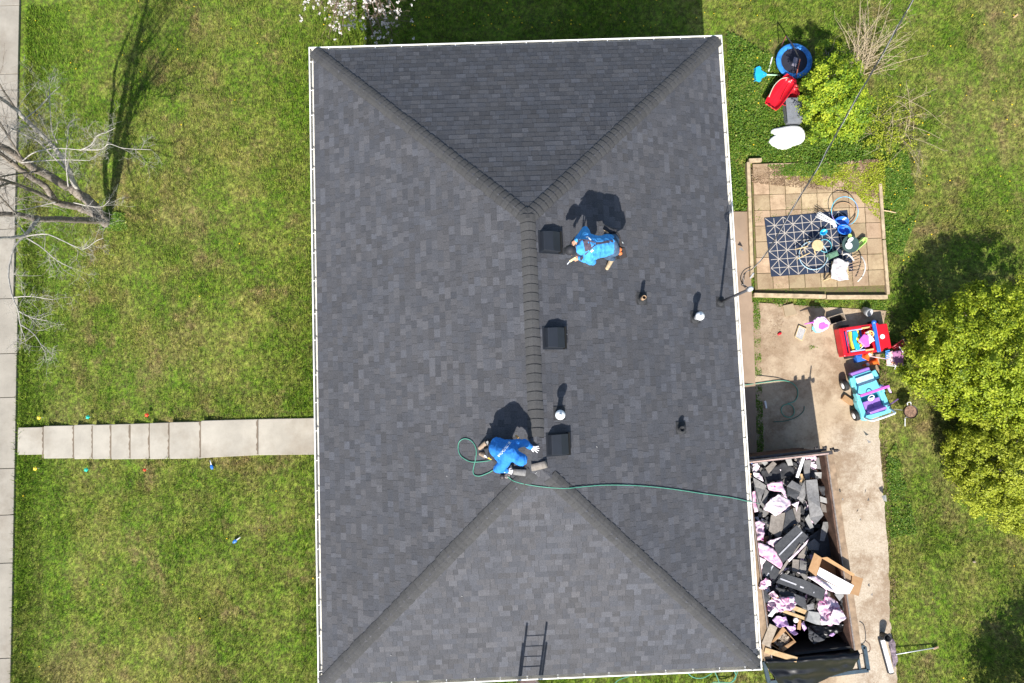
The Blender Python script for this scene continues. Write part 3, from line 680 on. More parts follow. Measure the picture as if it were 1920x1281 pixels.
for k in range(34):
    a_ = r_.uniform(0, 6.28); L_ = r_.uniform(.5, 1.2); o_ = Vector((r_.uniform(-.7, .5), r_.uniform(-.9, .6), 0)); e_ = Vector((math.cos(a_), math.sin(a_), r_.uniform(.1, .5))) * L_
    limb(m_, [o_, o_ + e_ * .5 + Vector((0, 0, .08)), o_ + e_], .008, .003, 4, 4, .3, .1, r_, .003, 0)
m_.build('twigs', MATS['dry_twig'], tw2)
crown('leaves', [((-.3, -.1, .12), (.9, 1.0, .25)), ((-.5, -.9, .1), (.7, .8, .2)), ((-1.0, -.4, .2), (.6, .6, .3))], 110, 26, .05, M_olive, tw2, .2, 9, hollow=.2)
# blossom tree at the top, crown mostly above the frame
b6 = G(680, -60); bl = thing('blossom_tree', 'white blossoming tree at the top edge above the roof corner', 'tree', b6)
M_blos = leafmat('blossom', [(0, (.50, .42, .38)), (.4, (.66, .60, .56)), (1, (.78, .75, .72))], .3)
m_ = MB(); r_ = random.Random(11); limb(m_, [Vector((0, 0, -.1)), Vector((0, 0, .8)), Vector((.05, -.05, 1.4))], .09, .07, 8)
rng = np.random.default_rng(12); Ps = []
for px, py, z in [(600, 10, 1.6), (625, 25, 1.8), (650, 40, 1.8), (635, 5, 2.0), (668, 20, 2.0), (690, 28, 1.9), (715, 35, 1.8), (715, 60, 1.6), (740, 15, 1.9), (735, 58, 1.5), (705, 5, 2.2), (625, 48, 1.5), (752, 2, 1.9), (660, -20, 2.2), (700, -30, 2.3), (740, -30, 2.2), (610, -25, 2.0), (592, 2, 1.7), (618, 60, 1.3), (640, 68, 1.2), (700, 66, 1.3), (745, 40, 1.6), (585, -15, 1.8), (728, 64, 1.2), (695, 45, 1.7), (655, 28, 1.9), (723, 30, 1.9)]:
    e_ = at(px, py, z) - b6; pts = [Vector((0, 0, 1.3)), e_ * .55 + Vector((0, 0, .6)), e_]; limb(m_, pts, .022, .006, 5, 8, .4, .1, r_, .003, 1)
    for k in range(15):
        t = r_.uniform(.45, 1.08); c_ = pts[1].lerp(e_, (t - .5) * 2) + Vector((r_.gauss(0, .26), r_.gauss(0, .26), r_.gauss(0, .16)))
        Ps.append(np.array(c_) + rng.normal(size=(6, 3)) * .022)
m_.build('trunk', mat('brown_bark', (.20, .14, .10), .85), bl, smooth=True)
P_ = np.concatenate(Ps); Nn = unit(len(P_)) * .6 + np.array([0, 0, .8]); Nn /= np.linalg.norm(Nn, axis=1, keepdims=True)
quads_mesh('blossoms', *leafquads(P_, Nn, .05, .9), M_blos, rng.random(len(P_)), bl)
crown('leaves', [((-.2, -.8, 1.5), (1.0, .8, .4))], 50, 8, .04, M_weed, bl, .2, 13)
# shrub just outside the lower right corner: only its soft shadow reaches the picture
sb = Vector((13.3, -10.6, 0)); t = thing('rounded_shrub', 'tall dark green shrub standing below the lower right corner of the yard', 'shrub', sb)
crown('crown', [((0, 0, 2.0), (1.5, 1.2, 1.3)), ((-.8, .2, 1.4), (.9, .9, .9)), ((1.3, .2, 1.9), (1., 1., 1.))], 260, 60, .1, M_fresh, t, .35, 14)
m_ = MB(); limb(m_, [(0, 0, -.1), (0, 0, 1), (.1, .1, 1.8)], .12, .06, 8, 6, .9); m_.build('trunk', M_bark, t)

# ------------------------------------------------------------------ lawn grass, weeds
def inpoly(x, y, poly):
    r = np.zeros(len(x), bool); k = len(poly)
    for i in range(k):
        x1, y1 = poly[i]; x2, y2 = poly[(i + 1) % k]; c = ((y1 > y) != (y2 > y)); 
        with np.errstate(divide='ignore', invalid='ignore'): r ^= c & (x < (x2 - x1) * (y - y1) / (y2 - y1) + x1)
    return r
def xy(l): return [(p.x, p.y) for p in l]
drive_poly = xy(dr + left); patio_poly = [(p.x, p.y) for p in (at(1400, 300, .05), at(1654, 300, .05), at(1668, 560, .05), at(1412, 560, .05))]
strip_poly = xy([at(1330, 397, .05), at(1404, 397, .05), at(1419, 860, .05), at(1428, 1240, .05), at(1330, 1240, .05)])
walk_poly = xy([at(640, 782, .03), at(377, 788, .03), at(82, 799, -1.3), at(30, 803, -1.3), at(30, 853, -1.3), at(82, 859, -1.3), at(377, 859.5, .03), at(640, 851.5, .03)])
side_x = at(35, 640, -1.35).x
def field(n_, x0, x1, y0, y1, rg):
    x = rg.uniform(x0, x1, n_); y = rg.uniform(y0, y1, n_)
    ok = ~((np.abs(x) < 4.4) & (np.abs(y) < 6.85)) & (x > side_x + rg.normal(0, .025, n_))
    for p in (drive_poly, patio_poly, strip_poly, walk_poly): ok &= ~inpoly(x, y, p)
    return x[ok], y[ok]
def npnoise(x, y, s, seed):
    """cheap smooth value noise"""
    g = np.random.default_rng(seed).random((64, 64)); u = (x * s) % 64; v = (y * s) % 64; i = u.astype(int); j = v.astype(int); fu = u - i; fv = v - j
    fu = fu * fu * (3 - 2 * fu); fv = fv * fv * (3 - 2 * fv); a = g[i % 64, j % 64]; b = g[(i + 1) % 64, j % 64]; c = g[i % 64, (j + 1) % 64]; d = g[(i + 1) % 64, (j + 1) % 64]
    return a * (1 - fu) * (1 - fv) + b * fu * (1 - fv) + c * (1 - fu) * fv + d * fu * fv
def blades(name, x, y, Lm, wd, m, rg, lean=.8):
    n_ = len(x); z = np.interp(x, TX, TZ) - .03; L_ = Lm * rg.uniform(.5, 1.4, n_); a = rg.uniform(0, 6.283, n_); ln = rg.uniform(.25, 1., n_) * lean
    dx, dy = np.cos(a), np.sin(a); px_, py_ = -dy, dx; w_ = wd * rg.uniform(.6, 1.3, n_)
    b = np.stack([x, y, z], 1); tip = b + np.stack([dx * L_ * ln, dy * L_ * ln, L_ * np.sqrt(np.clip(1 - ln * ln, .05, 1)) + .01], 1); s = np.stack([px_ * w_, py_ * w_, 0 * w_], 1)
    # a blade: a tapering quad with a bend
    mid = b * .5 + tip * .5 + np.stack([0 * a, 0 * a, L_ * .12], 1)
    return tris_mesh(name, b - s, b + s, tip, m, rg.random(n_)) if False else quads_mesh(name, b - s * .6, b + s * .6, mid + s * .55, tip, m, rg.random(n_))
rg = np.random.default_rng(21)
x, y = field(860000, -15.2, 15.6, -10, 11.6, rg)
pn_ = npnoise(x, y, .9, 1) * .6 + npnoise(x, y, 2.7, 2) * .4
edge = np.exp(-np.abs(x + 4.7) / 1.0) * (x < -4) + np.exp(-np.abs(x - side_x) / .45) + .35 * np.exp(-np.abs(y - 7) / 1.5) * (np.abs(x) < 5)
keep = rg.random(len(x)) < np.clip(.22 + pn_ * .85 + edge, 0, 1); x, y, pn_, edge = x[keep], y[keep], pn_[keep], edge[keep]
g = blades('grass', x, y, .05 + .055 * pn_ + .10 * np.clip(edge, 0, 1), .0095, M_blade, rg); tag(g, kind='stuff')
# leafy ground cover between the house, patio and bush, and weeds along the paving
def cover(name, n_, poly, size, m, zmax, seed, thr=.0, dz=0.):
    rg = np.random.default_rng(seed); xsn = [p[0] for p in poly]; ysn = [p[1] for p in poly]
    x = rg.uniform(min(xsn), max(xsn), n_); y = rg.uniform(min(ysn), max(ysn), n_); k = inpoly(x, y, poly); x, y = x[k], y[k]
    q = npnoise(x, y, 1.3, seed) * .5 + npnoise(x, y, 4.5, seed + 1) * .5; k = q > thr + rg.uniform(-.1, .1, len(x)); x, y, q = x[k], y[k], q[k]
    z = np.interp(x, TX, TZ) + dz + rg.uniform(0, 1, len(x)) * zmax * np.clip((q - thr) * 2.2, .15, 1.2)
    P_ = np.stack([x, y, z], 1); Nn = rg.normal(size=P_.shape) * .45 + np.array([0, 0, 1]); Nn /= np.linalg.norm(Nn, axis=1, keepdims=True)
    global rng; rng = rg
    o = quads_mesh(name, *leafquads(P_, Nn, size, .8), m, np.clip(rg.normal(.5, .25, len(x)), 0, 1)); return tag(o, kind='stuff')
cover('ground_cover', 60000, xy([G(1362, 60), G(1420, 90), G(1520, 150), G(1640, 190), G(1670, 330), G(1640, 345), G(1560, 330), G(1430, 318), G(1404, 300), G(1400, 396), G(1372, 396)]), .05, M_weed, .16, 31, .3)
cover('weeds', 9000, xy([G(1412, 560), G(1424, 560), G(1432, 860), G(1416, 860)]), .035, M_weed, .06, 33, .42)
cover('weeds', 7000, xy([G(1408, 325), G(1418, 325), G(1428, 560), G(1414, 560)]), .035, M_weed, .06, 34, .45)
cover('weeds', 6000, xy([G(1420, 540), G(1660, 545), G(1664, 580), G(1420, 575)]), .04, M_weed, .07, 35, .45)
cover('weeds', 16000, xy([G(1500, 318), G(1655, 305), G(1655, 420), G(1630, 400), G(1600, 362), G(1540, 350), G(1470, 338)]), .045, M_olive, .10, 36, .36, .09)
cover('weeds', 14000, xy([G(1640, 300), G(1700, 280), G(1720, 400), G(1690, 480), G(1664, 470)]), .05, M_weed, .12, 37, .35)
cover('weeds', 5000, xy([G(1660, 860), G(1680, 830), G(1720, 1000), G(1668, 1010)]), .05, M_weed, .08, 38, .45)
cover('weeds', 4000, xy([G(180, 395), G(235, 400), G(240, 435), G(190, 432)]), .05, M_weed, .12, 39, .45)
# dandelions
M_dand = mat('dandelion', (.62, .44, .02), .7, .1, 60, .2); M_stem = mat('stem', (.12, .22, .04), .7)
mb = MB(); mb.cur = 0; mb.lathe([(.019, .055), (.021, .062), (.012, .07), (.001, .072)], n=9); mb.cur = 1; mb.tube([(0, 0, -.03), (.004, 0, .03), (0, 0, .056)], .003, 4)
d0 = mb.build('dandelion', [M_dand, M_stem], smooth=True); rd = random.Random(3); first = True
spots = [(262, 4), (132, 22), (168, 97), (268, 80), (335, 94), (232, 105), (186, 380), (294, 413), (545, 460), (376, 556), (372, 901), (427, 1009), (46, 929), (519, 920), (588, 1083), (612, 38), (618, 30), (608, 48), (640, 60), (1443, 78), (1432, 140), (1440, 150), (1411, 150), (1390, 96), (1900, 235), (1843, 48), (1780, 88), (1747, 88), (1708, 295), (1712, 305), (1668, 395)]
for k in range(110):
    z_ = rd.random()
    if z_ < .12: spots.append((rd.uniform(40, 570), rd.uniform(0, 320)))
    elif z_ < .17: spots.append((rd.uniform(40, 570), rd.uniform(420, 1270)))
    elif z_ < .45: spots.append((rd.uniform(760, 1340), rd.uniform(0, 58)))
    elif z_ < .58: spots.append((rd.uniform(1365, 1440), rd.uniform(0, 290)))
    elif z_ < .8: spots.append((rd.uniform(1660, 1915), rd.uniform(0, 500)))
    elif z_ < .9: spots.append((rd.uniform(1670, 1740), rd.uniform(230, 500)))
    else: spots.append((rd.uniform(1690, 1915), rd.uniform(1000, 1270)))
for px, py in spots:
    o = d0 if first else d0.copy()
    if not first: col.objects.link(o)
    first = False; o.location = G(px, py); s_ = rd.uniform(.6, 1.15); o.scale = (s_, s_, 1)
    tag(o, 'small yellow dandelion flower open in the grass', 'dandelion', 'dandelions in the lawn')

# ------------------------------------------------------------------ people
def remeshed(name, chains, voxel, m, parent=None, smooth_it=3, balls=(), wrinkle=0.):
    """one continuous surface from tapering chains [(point, radius), ...]"""
    m_ = MB()
    for ch in chains:
        P_ = [Vector(p) for p, r in ch]; R_ = [r for p, r in ch]
        for (p, r) in ch: m_.ball(p, r, 14, 8)
        for i in range(len(P_) - 1):
            k = 5; m_.tube([P_[i].lerp(P_[i + 1], t / k) for t in range(k + 1)], [R_[i] + (R_[i + 1] - R_[i]) * t / k for t in range(k + 1)], 14)
    for c, r, sc in balls: m_.ball(c, r, 18, 12, sc)
    o = m_.build(name, m); mod = o.modifiers.new('r', 'REMESH'); mod.mode = 'VOXEL'; mod.voxel_size = voxel
    sm = o.modifiers.new('s', 'SMOOTH'); sm.factor = .5; sm.iterations = smooth_it
    bpy.context.view_layer.update(); dg = bpy.context.evaluated_depsgraph_get(); me = bpy.data.meshes.new_from_object(o.evaluated_get(dg))
    old = o.data; o.modifiers.clear(); o.data = me; bpy.data.meshes.remove(old); me.name = name
    if wrinkle:
        for v in me.vertices:
            q = v.co; n1 = .8 * noise.noise(Vector((q.x * 9, q.y * 9, q.z * 7))) - 1.1 * abs(noise.noise(Vector((q.x * 15 + 5, q.y * 7, q.z * 12)))) - .3 * abs(noise.noise(Vector((q.x * 8, q.y * 14 + 3, q.z * 9)))) + .4
            v.co += v.normal * n1 * wrinkle
    me.polygons.foreach_set('use_smooth', [True] * len(me.polygons)); me.materials.clear(); me.materials.append(m)
    if parent: o.parent = parent
    return o
def hand_chains(w, d, up, side, spread=.35, curl=.25, s=1.0):
    """palm + five fingers: w wrist, d direction of the fingers, up back-of-hand normal, side=+1/-1 for the thumb"""
    w = Vector(w); d = Vector(d).normalized(); up = (Vector(up) - d * Vector(up).dot(d)).normalized(); q = d.cross(up) * side
    ch = [[(w, .024 * s), (w + d * .04 * s + q * .012 * s, .024 * s), (w + d * .075 * s + q * .02 * s, .017 * s)], [(w, .024 * s), (w + d * .04 * s - q * .012 * s, .022 * s), (w + d * .075 * s - q * .022 * s, .015 * s)], [(w + d * .035 * s, .022 * s), (w + d * .08 * s, .017 * s)]]
    for i, (o_, L_) in enumerate(((.032, .066), (.011, .076), (-.010, .072), (-.030, .056))):
        a = (o_ / .032) * spread; dd = (d * math.cos(a) + q * math.sin(a)); b = w + (d * .082 + q * o_) * s; p1 = b + dd * L_ * .45 * s; d2 = (dd * math.cos(curl) - up * math.sin(curl)); p2 = p1 + d2 * L_ * .33 * s
        d3 = (dd * math.cos(curl * 2) - up * math.sin(curl * 2)); p3 = p2 + d3 * L_ * .25 * s; ch.append([(b, .0095 * s), (p1, .009 * s), (p2, .008 * s), (p3, .007 * s)])
    t0 = w + (d * .025 + q * .022) * s; dt = (d * .6 + q * .8).normalized(); t1 = t0 + dt * .035 * s; t2 = t1 + (d * .8 + q * .45 - up * .2).normalized() * .03 * s
    ch.append([(t0, .013 * s), (t1, .0105 * s), (t2, .008 * s)]); return ch
def head_mesh(c, R, r=.095):
    """continuous head: R maps local (x right, y face-forward, z up) to world"""
    c = Vector(c); b = []; f = lambda x, y, z: c + R @ Vector((x, y, z))
    ch = [[(f(0, -.01, .03), .088), (f(0, .0, -.01), .078), (f(0, .028, -.07), .05)], [(f(0, .05, .03), .055), (f(0, .06, -.03), .045)], [(f(0, .088, .0), .012), (f(0, .108, -.022), .014), (f(0, .098, -.03), .014)],
          [(f(-.02, .092, -.052), .01), (f(.02, .092, -.052), .01)], [(f(0, .078, -.085), .02), (f(0, .07, -.088), .022)]]
    for s in (-1, 1): ch += [[(f(s * .078, -.01, .02), .014), (f(s * .084, -.012, -.015), .012)], [(f(s * .03, .082, .018), .012), (f(s * .034, .08, .016), .012)], [(f(s * .04, .05, -.02), .032), (f(s * .035, .06, -.03), .028)]]
    return ch
M_skin = mat('skin', (.52, .27, .17), .5, .1, 30, .35); M_blue = mat('blue_fleece', (.06, .29, .64), .8, .10, 14, .15, .3); M_blue2 = mat('blue_sweatshirt', (.03, .19, .58), .8, .1, 14, .15, .3)
M_jean = mat('denim', (.06, .10, .16), .85, .25, 12, .1, .4); M_work = mat('dark_trousers', (.035, .035, .04), .85, .25, 12, .1, .4); M_boot = mat('tan_boot', (.42, .32, .20), .75, .2, 20, .2)
M_glove = mat('white_glove', (.80, .77, .78), .7, .06, 40, .2); M_hair = mat('dark_hair', (.02, .014, .011), .7, .3, 50, .3); M_cap_ = mat('dark_cap', (.02, .02, .024), .7)
M_print = mat('white_print', (.72, .80, .90), .7); M_harn = mat('harness_web', (.07, .055, .075), .8, .2, 30); M_tan = mat('tan_leather', (.40, .20, .09), .7, .25, 18); M_tool = mat('yellow_handle', (.75, .50, .07), .5)

def drape(o, pts, off=.006):
    me = o.data; bvh = BVHTree.FromPolygons([v.co.copy() for v in me.vertices], [p.vertices[:] for p in me.polygons]); out = []
    inv = o.matrix_world.inverted() if o.parent is None else Matrix.Identity(4)
    for p in pts:
        h = bvh.ray_cast(Vector((p.x, p.y, p.z + 3)), Vector((0, 0, -1))); out.append(Vector((p.x, p.y, (h[0].z if h[0] else p.z) + off)))
    return out
def strap(m_, pts, wd, t=.008):
    for i in range(len(pts) - 1):
        a, b = pts[i], pts[i + 1]; s = (b - a).cross(Vector((0, 0, 1))); s = s.normalized() * wd / 2 if s.length > 0 else Vector((wd / 2, 0, 0))
        m_.add([a - s, a + s, b + s, b - s, a - s - Vector((0, 0, t)), a + s - Vector((0, 0, t)), b + s - Vector((0, 0, t)), b - s - Vector((0, 0, t))], [(0, 1, 2, 3), (0, 4, 5, 1), (1, 5, 6, 2), (2, 6, 7, 3), (3, 7, 4, 0)])

# ---- worker squatting by the ridge, facing left
O1 = RF(1112, 470); p1 = thing('person', 'person in blue sweatshirt with dark back straps, bending beside the top box vent', 'person', O1)
def W(px, py, h): return RF(px, py, h) - O1
hd, nk = W(1070, 470, .93), W(1084, 466, 1.02)
ch_, hip = W(1101, 461, 1.08), W(1145, 459, .98)
shN, shS = W(1099, 444, 1.03), W(1104, 483, 1.03); elN, elS = W(1097, 432, .78), W(1110, 491, .76); wrN, wrS = W(1081, 450, .58), W(1087, 484, .58)
hpN, hpS = W(1150, 450, .9), W(1151, 470, .9); knN, knS = W(1136, 446, .52), W(1138, 479, .50); anN, anS = W(1150, 440, .11), W(1148, 485, .12); toN, toS = W(1138, 432, .05), W(1140, 500, .05)
face = Matrix((Vector((0, -1, 0)), Vector((-.82, 0, -.57)), Vector((-.57, 0, .82)))).transposed()   # facing left and down
body = [[(hip, .12), (hip.lerp(ch_, .5), .13), (ch_, .155), (nk, .065)], [(nk, .06), (hd, .06)], [(ch_, .12), (shN, .065), (elN, .046), (wrN, .03)], [(ch_, .12), (shS, .065), (elS, .046), (wrS, .03)],
        [(hip, .11), (hpN, .09), (knN, .06), (anN, .045), (anN - Vector((0, 0, .05)), .04), (toN, .03)], [(hip, .11), (hpS, .09), (knS, .06), (anS, .045), (anS - Vector((0, 0, .05)), .04), (toS, .03)]]
body += head_mesh(hd, face) + hand_chains(wrN, (-.55, -.45, -.6), (0, .3, 1), -1, .2, .5) + hand_chains(wrS, (-.8, -.15, -.45), (0, -.3, 1), 1, .12, .8)
remeshed('body', body, .0075, M_skin, p1, 2)
hood = [[(nk + Vector((.035, 0, .02)), .075), (nk + Vector((.06, -.03, .03)), .08)], [(nk + Vector((.04, .05, .0)), .06), (nk + Vector((.05, -.07, .0)), .06)]]
shirt = remeshed('sweatshirt', [[(hip + Vector((-.04, 0, 0)), .165), (hip.lerp(ch_, .5) + Vector((0, 0, -.01)), .165), (ch_, .178), (nk + Vector((.03, 0, 0)), .10)],
        [(hip + Vector((-.04, .1, -.03)), .12), (hip.lerp(ch_, .5) + Vector((0, .05, -.02)), .13), (shN + Vector((.03, -.03, 0)), .1)], [(hip + Vector((-.04, -.09, -.03)), .12), (shS + Vector((.03, .04, 0)), .1)],
        [(ch_, .13), (shN, .095), (shN.lerp(elN, .5), .082), (elN, .076), (elN.lerp(wrN, .6), .06), (wrN, .045)], [(ch_, .13), (shS, .095), (elS, .078), (elS.lerp(wrS, .6), .058), (wrS, .044)]] + hood, .010, M_blue, p1, 3, wrinkle=.021)
remeshed('trousers', [[(hip + Vector((-.0, 0, -.02)), .15), (hpN, .12), (knN, .082), (anN, .06)], [(hip, .15), (hpS, .12), (knS, .082), (anS + Vector((0, 0, .02)), .065)]], .011, M_jean, p1, 3, wrinkle=.01)
for an, to in ((anN, toN), (anS, toS)): remeshed('boot', [[(an + Vector((0, 0, .02)), .056), (an - Vector((0, 0, .04)), .055), (to, .045)], [(an - Vector((0, 0, .06)), .045), (to + (to - an) * .2, .042)]], .009, M_boot, p1, 2)
remeshed('cap', [[(hd + face @ Vector((0, -.02, .05)), .098), (hd + face @ Vector((0, .0, .04)), .099), (hd + face @ Vector((0, -.03, .01)), .094)], [(hd + face @ Vector((-.05, .1, .05)), .02), (hd + face @ Vector((.05, .1, .05)), .02)], [(hd + face @ Vector((-.04, .135, .045)), .014), (hd + face @ Vector((.04, .135, .045)), .014)]], .008, M_cap_, p1, 2)
bpy.context.view_layer.update()
m_ = MB()
def ln(a, b, k=9, h=1.05): return [W(*a, h).lerp(W(*b, h), i / (k - 1)) for i in range(k)]
for a, b, wd in (((1085, 451), (1115, 461), .035), ((1090, 483), (1115, 462), .035), ((1086, 449), (1084, 452), .03), ((1096, 455), (1100, 474), .10), ((1115, 461.5), (1148, 454), .045), ((1097, 458), (1106, 470), .08)):
    strap(m_, drape(shirt, ln(a, b)), wd)
m_.build('harness', M_harn, p1)
m_ = MB(); strap(m_, drape(shirt, ln((1098, 446), (1104, 456), 5), .005), .05, .003); strap(m_, drape(shirt, ln((1105, 475), (1109, 472), 4), .005), .06, .003); m_.build('back_print', M_print, p1)
# pouches on the belt
m_ = MB(); c_ = W(1153, 444, .5); m_.box(W(1154, 443, .86), (.12, .12, .22), .6, .2); m_.box(W(1141, 430, .8), (.22, .10, .2), -.5, .3); m_.box(W(1149, 434, .82), (.14, .1, .18), -.2, .1); m_.bar(W(1151, 447, .98), W(1158, 463, .92), .09, .07); m_.build('tool_belt', M_cap_, p1, bevel=.025)
m_ = MB(); c_ = W(1160, 473, .78); m_.box(c_ + Vector((.04, -.02, 0)), (.17, .22, .18), .3, .3, .2); m_.box(W(1158, 455, .84), (.14, .2, .16), .2, .2); m_.build('tool_pouch', mat('black_pouch', (.03, .025, .025), .8), p1, bevel=.02)
m_ = MB(); m_.ball(W(1161, 468, .93), .06, 10, 6, (1, .8, .5)); m_.ball(W(1163, 475, .92), .045, 8, 5); m_.build('glove', mat('orange_glove', (.62, .17, .05), .7), p1, smooth=True)
m_ = MB(); m_.bar(W(1157, 445, .9), W(1169, 457, .8), .018, .014); m_.bar(W(1168, 464, .8), W(1170, 468, .8), .03, .02); m_.build('hammer', M_galv, p1)
kn_ = thing('utility_knife', 'pale yellow utility knife in the hand of the worker by the top vent', 'knife', RF(1072, 487, .5)); kl = RF(1072, 487, .5)
m_ = MB(); m_.bar(RF(1080, 483, .54) - kl, RF(1068, 490.5, .46) - kl, .04, .03); m_.build('handle', mat('pale_yellow', (.80, .66, .32), .5), kn_, bevel=.008)
m_ = MB(); m_.bar(RF(1068, 490.5, .46) - kl, RF(1063.5, 496, .42) - kl, .018, .006); m_.build('blade', M_galv, kn_)

# ---- worker kneeling at the lower end of the ridge, hood up
O2 = RF(945, 850); p2 = thing('person', 'person with blue hood and white gloves kneeling at the lower ridge end', 'person', O2)
def W2(px, py, h): return RF(px, py, h) - O2
hd = W2(976, 861, .74); nk = W2(966, 856, .80); ch_ = W2(955, 850, .82); hip = W2(932, 842, .56)
shN, shS = W2(962, 834, .7), W2(946, 868, .7); elN, elS = W2(983, 830, .42), W2(934, 879, .42); wrN, wrS = W2(995, 838.5, .13), W2(950, 883, .26)
knN, knS = W2(957, 838, .09), W2(944, 862, .09); anN, anS = W2(914, 829, .09), W2(914, 856, .09); toN, toS = W2(905, 836, .05), W2(906, 853, .05); hpN, hpS = W2(928, 834, .42), W2(926, 851, .42)
dfw = (hd - ch_).normalized(); xr_ = dfw.cross(Vector((0, 0, 1))).normalized(); fy = (dfw * .75 + Vector((0, 0, -.66))).normalized(); fz = xr_.cross(fy).normalized()
face = Matrix((xr_, fy, fz)).transposed()
body = [[(hip, .14), (hip.lerp(ch_, .5), .14), (ch_, .155), (nk, .07)], [(nk, .06), (hd, .06)], [(ch_, .12), (shN, .062), (elN, .045), (wrN, .028)], [(ch_, .12), (shS, .062), (elS, .045), (wrS, .028)],
        [(hip, .12), (hpN, .095), (knN, .06), (anN, .045), (toN, .035)], [(hip, .12), (hpS, .095), (knS, .06), (anS, .045), (toS, .035)]]
gN = hand_chains(wrN, (.92, -.30, -.22), (0, 0, 1), 1, .42, .05, 1.12); gS = hand_chains(wrS, (.75, -.25, -.4), (0, 0, 1), -1, .12, .9, 1.12)
body += head_mesh(hd, face) + hand_chains(wrN, (.92, -.30, -.22), (0, 0, 1), 1, .42, .05) + hand_chains(wrS, (.75, -.25, -.4), (0, 0, 1), -1, .12, .9)
remeshed('body', body, .0075, M_skin, p2, 2)
shirt2 = remeshed('hooded_sweatshirt', [[(hip, .165), (hip.lerp(ch_, .5), .165), (ch_, .175), (nk, .11)], [(hip + Vector((.0, .1, -.02)), .12), (hip.lerp(shN, .5), .13), (shN, .1)], [(hip + Vector((.02, -.08, -.02)), .12), (hip.lerp(shS, .5), .13), (shS, .1)],
        [(ch_, .13), (shN, .1), (shN.lerp(elN, .5), .082), (elN, .072), (wrN, .045)], [(ch_, .13), (shS, .105), (elS, .085), (wrS, .048)],
        [(nk, .1), (hd + face @ Vector((0, -.03, .03)), .122), (hd + face @ Vector((0, .0, .03)), .118)], [(hd + face @ Vector((0, -.035, -.02)), .11), (nk + Vector((.02, -.02, 0)), .1)]], .010, M_blue2, p2, 3, wrinkle=.022)
remeshed('trousers', [[(hip, .15), (hpN, .115), (knN, .08), (anN, .062)], [(hip, .15), (hpS, .115), (knS, .08), (anS, .062)]], .011, M_work, p2, 3, wrinkle=.01)
for an, to in ((anN, toN), (anS, toS)): remeshed('boot', [[(an, .056), (to, .05)], [(an - Vector((0, 0, .02)), .05), (to + (to - an) * .6, .04)]], .009, mat('brown_boot', (.30, .22, .16), .8), p2, 2)
remeshed('glove', gN + [[(wrN - Vector((.05, -.01, -.03)), .036), (wrN, .03)]], .005, M_glove, p2, 1)
remeshed('glove', gS + [[(wrS - Vector((.04, 0, -.02)), .036), (wrS, .032)]], .005, M_glove, p2, 1)
bpy.context.view_layer.update(); m_ = MB()
A, B = W2(934, 854, .7), W2(957, 827, .7)
# a line of small white capitals across the back (too small to read in the photo): separate strokes
r_ = random.Random(4); k = 13
for i in range(k):
    a, b = A.lerp(B, (i + .12) / k), A.lerp(B, (i + .78) / k); nrm = (B - A).cross(Vector((0, 0, 1))).normalized() * .02
    q = drape(shirt2, [a - nrm, a + nrm, b - nrm, b + nrm], .006); strap(m_, [q[0], q[1]], .009, .002)
    if i % 3 != 1: strap(m_, [q[1], q[3]], .009, .002)
    if i % 2: strap(m_, [q[2], q[3]], .009, .002)
    strap(m_, [q[0].lerp(q[1], .5), q[2].lerp(q[3], .5)], .008, .002)
m_.build('back_lettering', M_print, p2)
m_ = MB(); m_.box(W2(917, 846, .3), (.16, .2, .18), .3, .2); m_.box(W2(921, 838, .34), (.12, .14, .2), .1); m_.bar(W2(920, 832, .42), W2(930, 850, .42), .06, .06); m_.build('tool_belt', M_cap_, p2, bevel=.02)
m_ = MB(); m_.bar(W2(913, 828, .38), W2(920, 841, .4), .045, .02); m_.bar(W2(917, 832, .4), W2(931, 826, .4), .025, .02); m_.build('hammer', mat('worn_metal', (.45, .42, .38), .4), p2)
m_ = MB(); m_.bar(W2(915, 858, .3), W2(922, 861, .3), .04, .03); m_.build('tape_measure', M_tool, p2, bevel=.008)
m_ = MB(); m_.bar(W2(908, 855, .3), W2(914.5, 858, .3), .035, .025); m_.build('tool_handle', M_glove, p2)
m_ = MB(); m_.bar(W2(967, 817, .25), W2(972, 821, .25), .04, .04); m_.build('knee_pad', mat('amber', (.55, .30, .08), .5), p2)
# nail gun
ng = RF(946, 890); gun = thing('nail_gun', 'black pneumatic nail gun held against the shingles by the hooded worker', 'nail gun', ng); M_ng = mat('gun_plastic', (.035, .028, .03), .5, .2, 30)
def NG(px, py, h): return RF(px, py, h) - ng
m_ = MB(); m_.bar(NG(954, 884, .2), NG(948, 893, .17), .07, .07); m_.build('grip', M_ng, gun, bevel=.015)
m_ = MB(); m_.lathe([(.04, .02), (.045, .08), (.05, .2), (.035, .22)], NG(942, 892, .0), 12); m_.build('driver_head', M_ng, gun, smooth=True)
m_ = MB(); m_.lathe([(.06, 0), (.06, .05), (.05, .06)], NG(950, 891, .02), 14); m_.build('nail_magazine', mat('worn_metal2', (.30, .26, .25), .4), gun)
m_ = MB(); m_.lathe([(.014, 0), (.014, .06)], NG(942, 893, 0), 8); m_.build('nose', M_galv, gun)

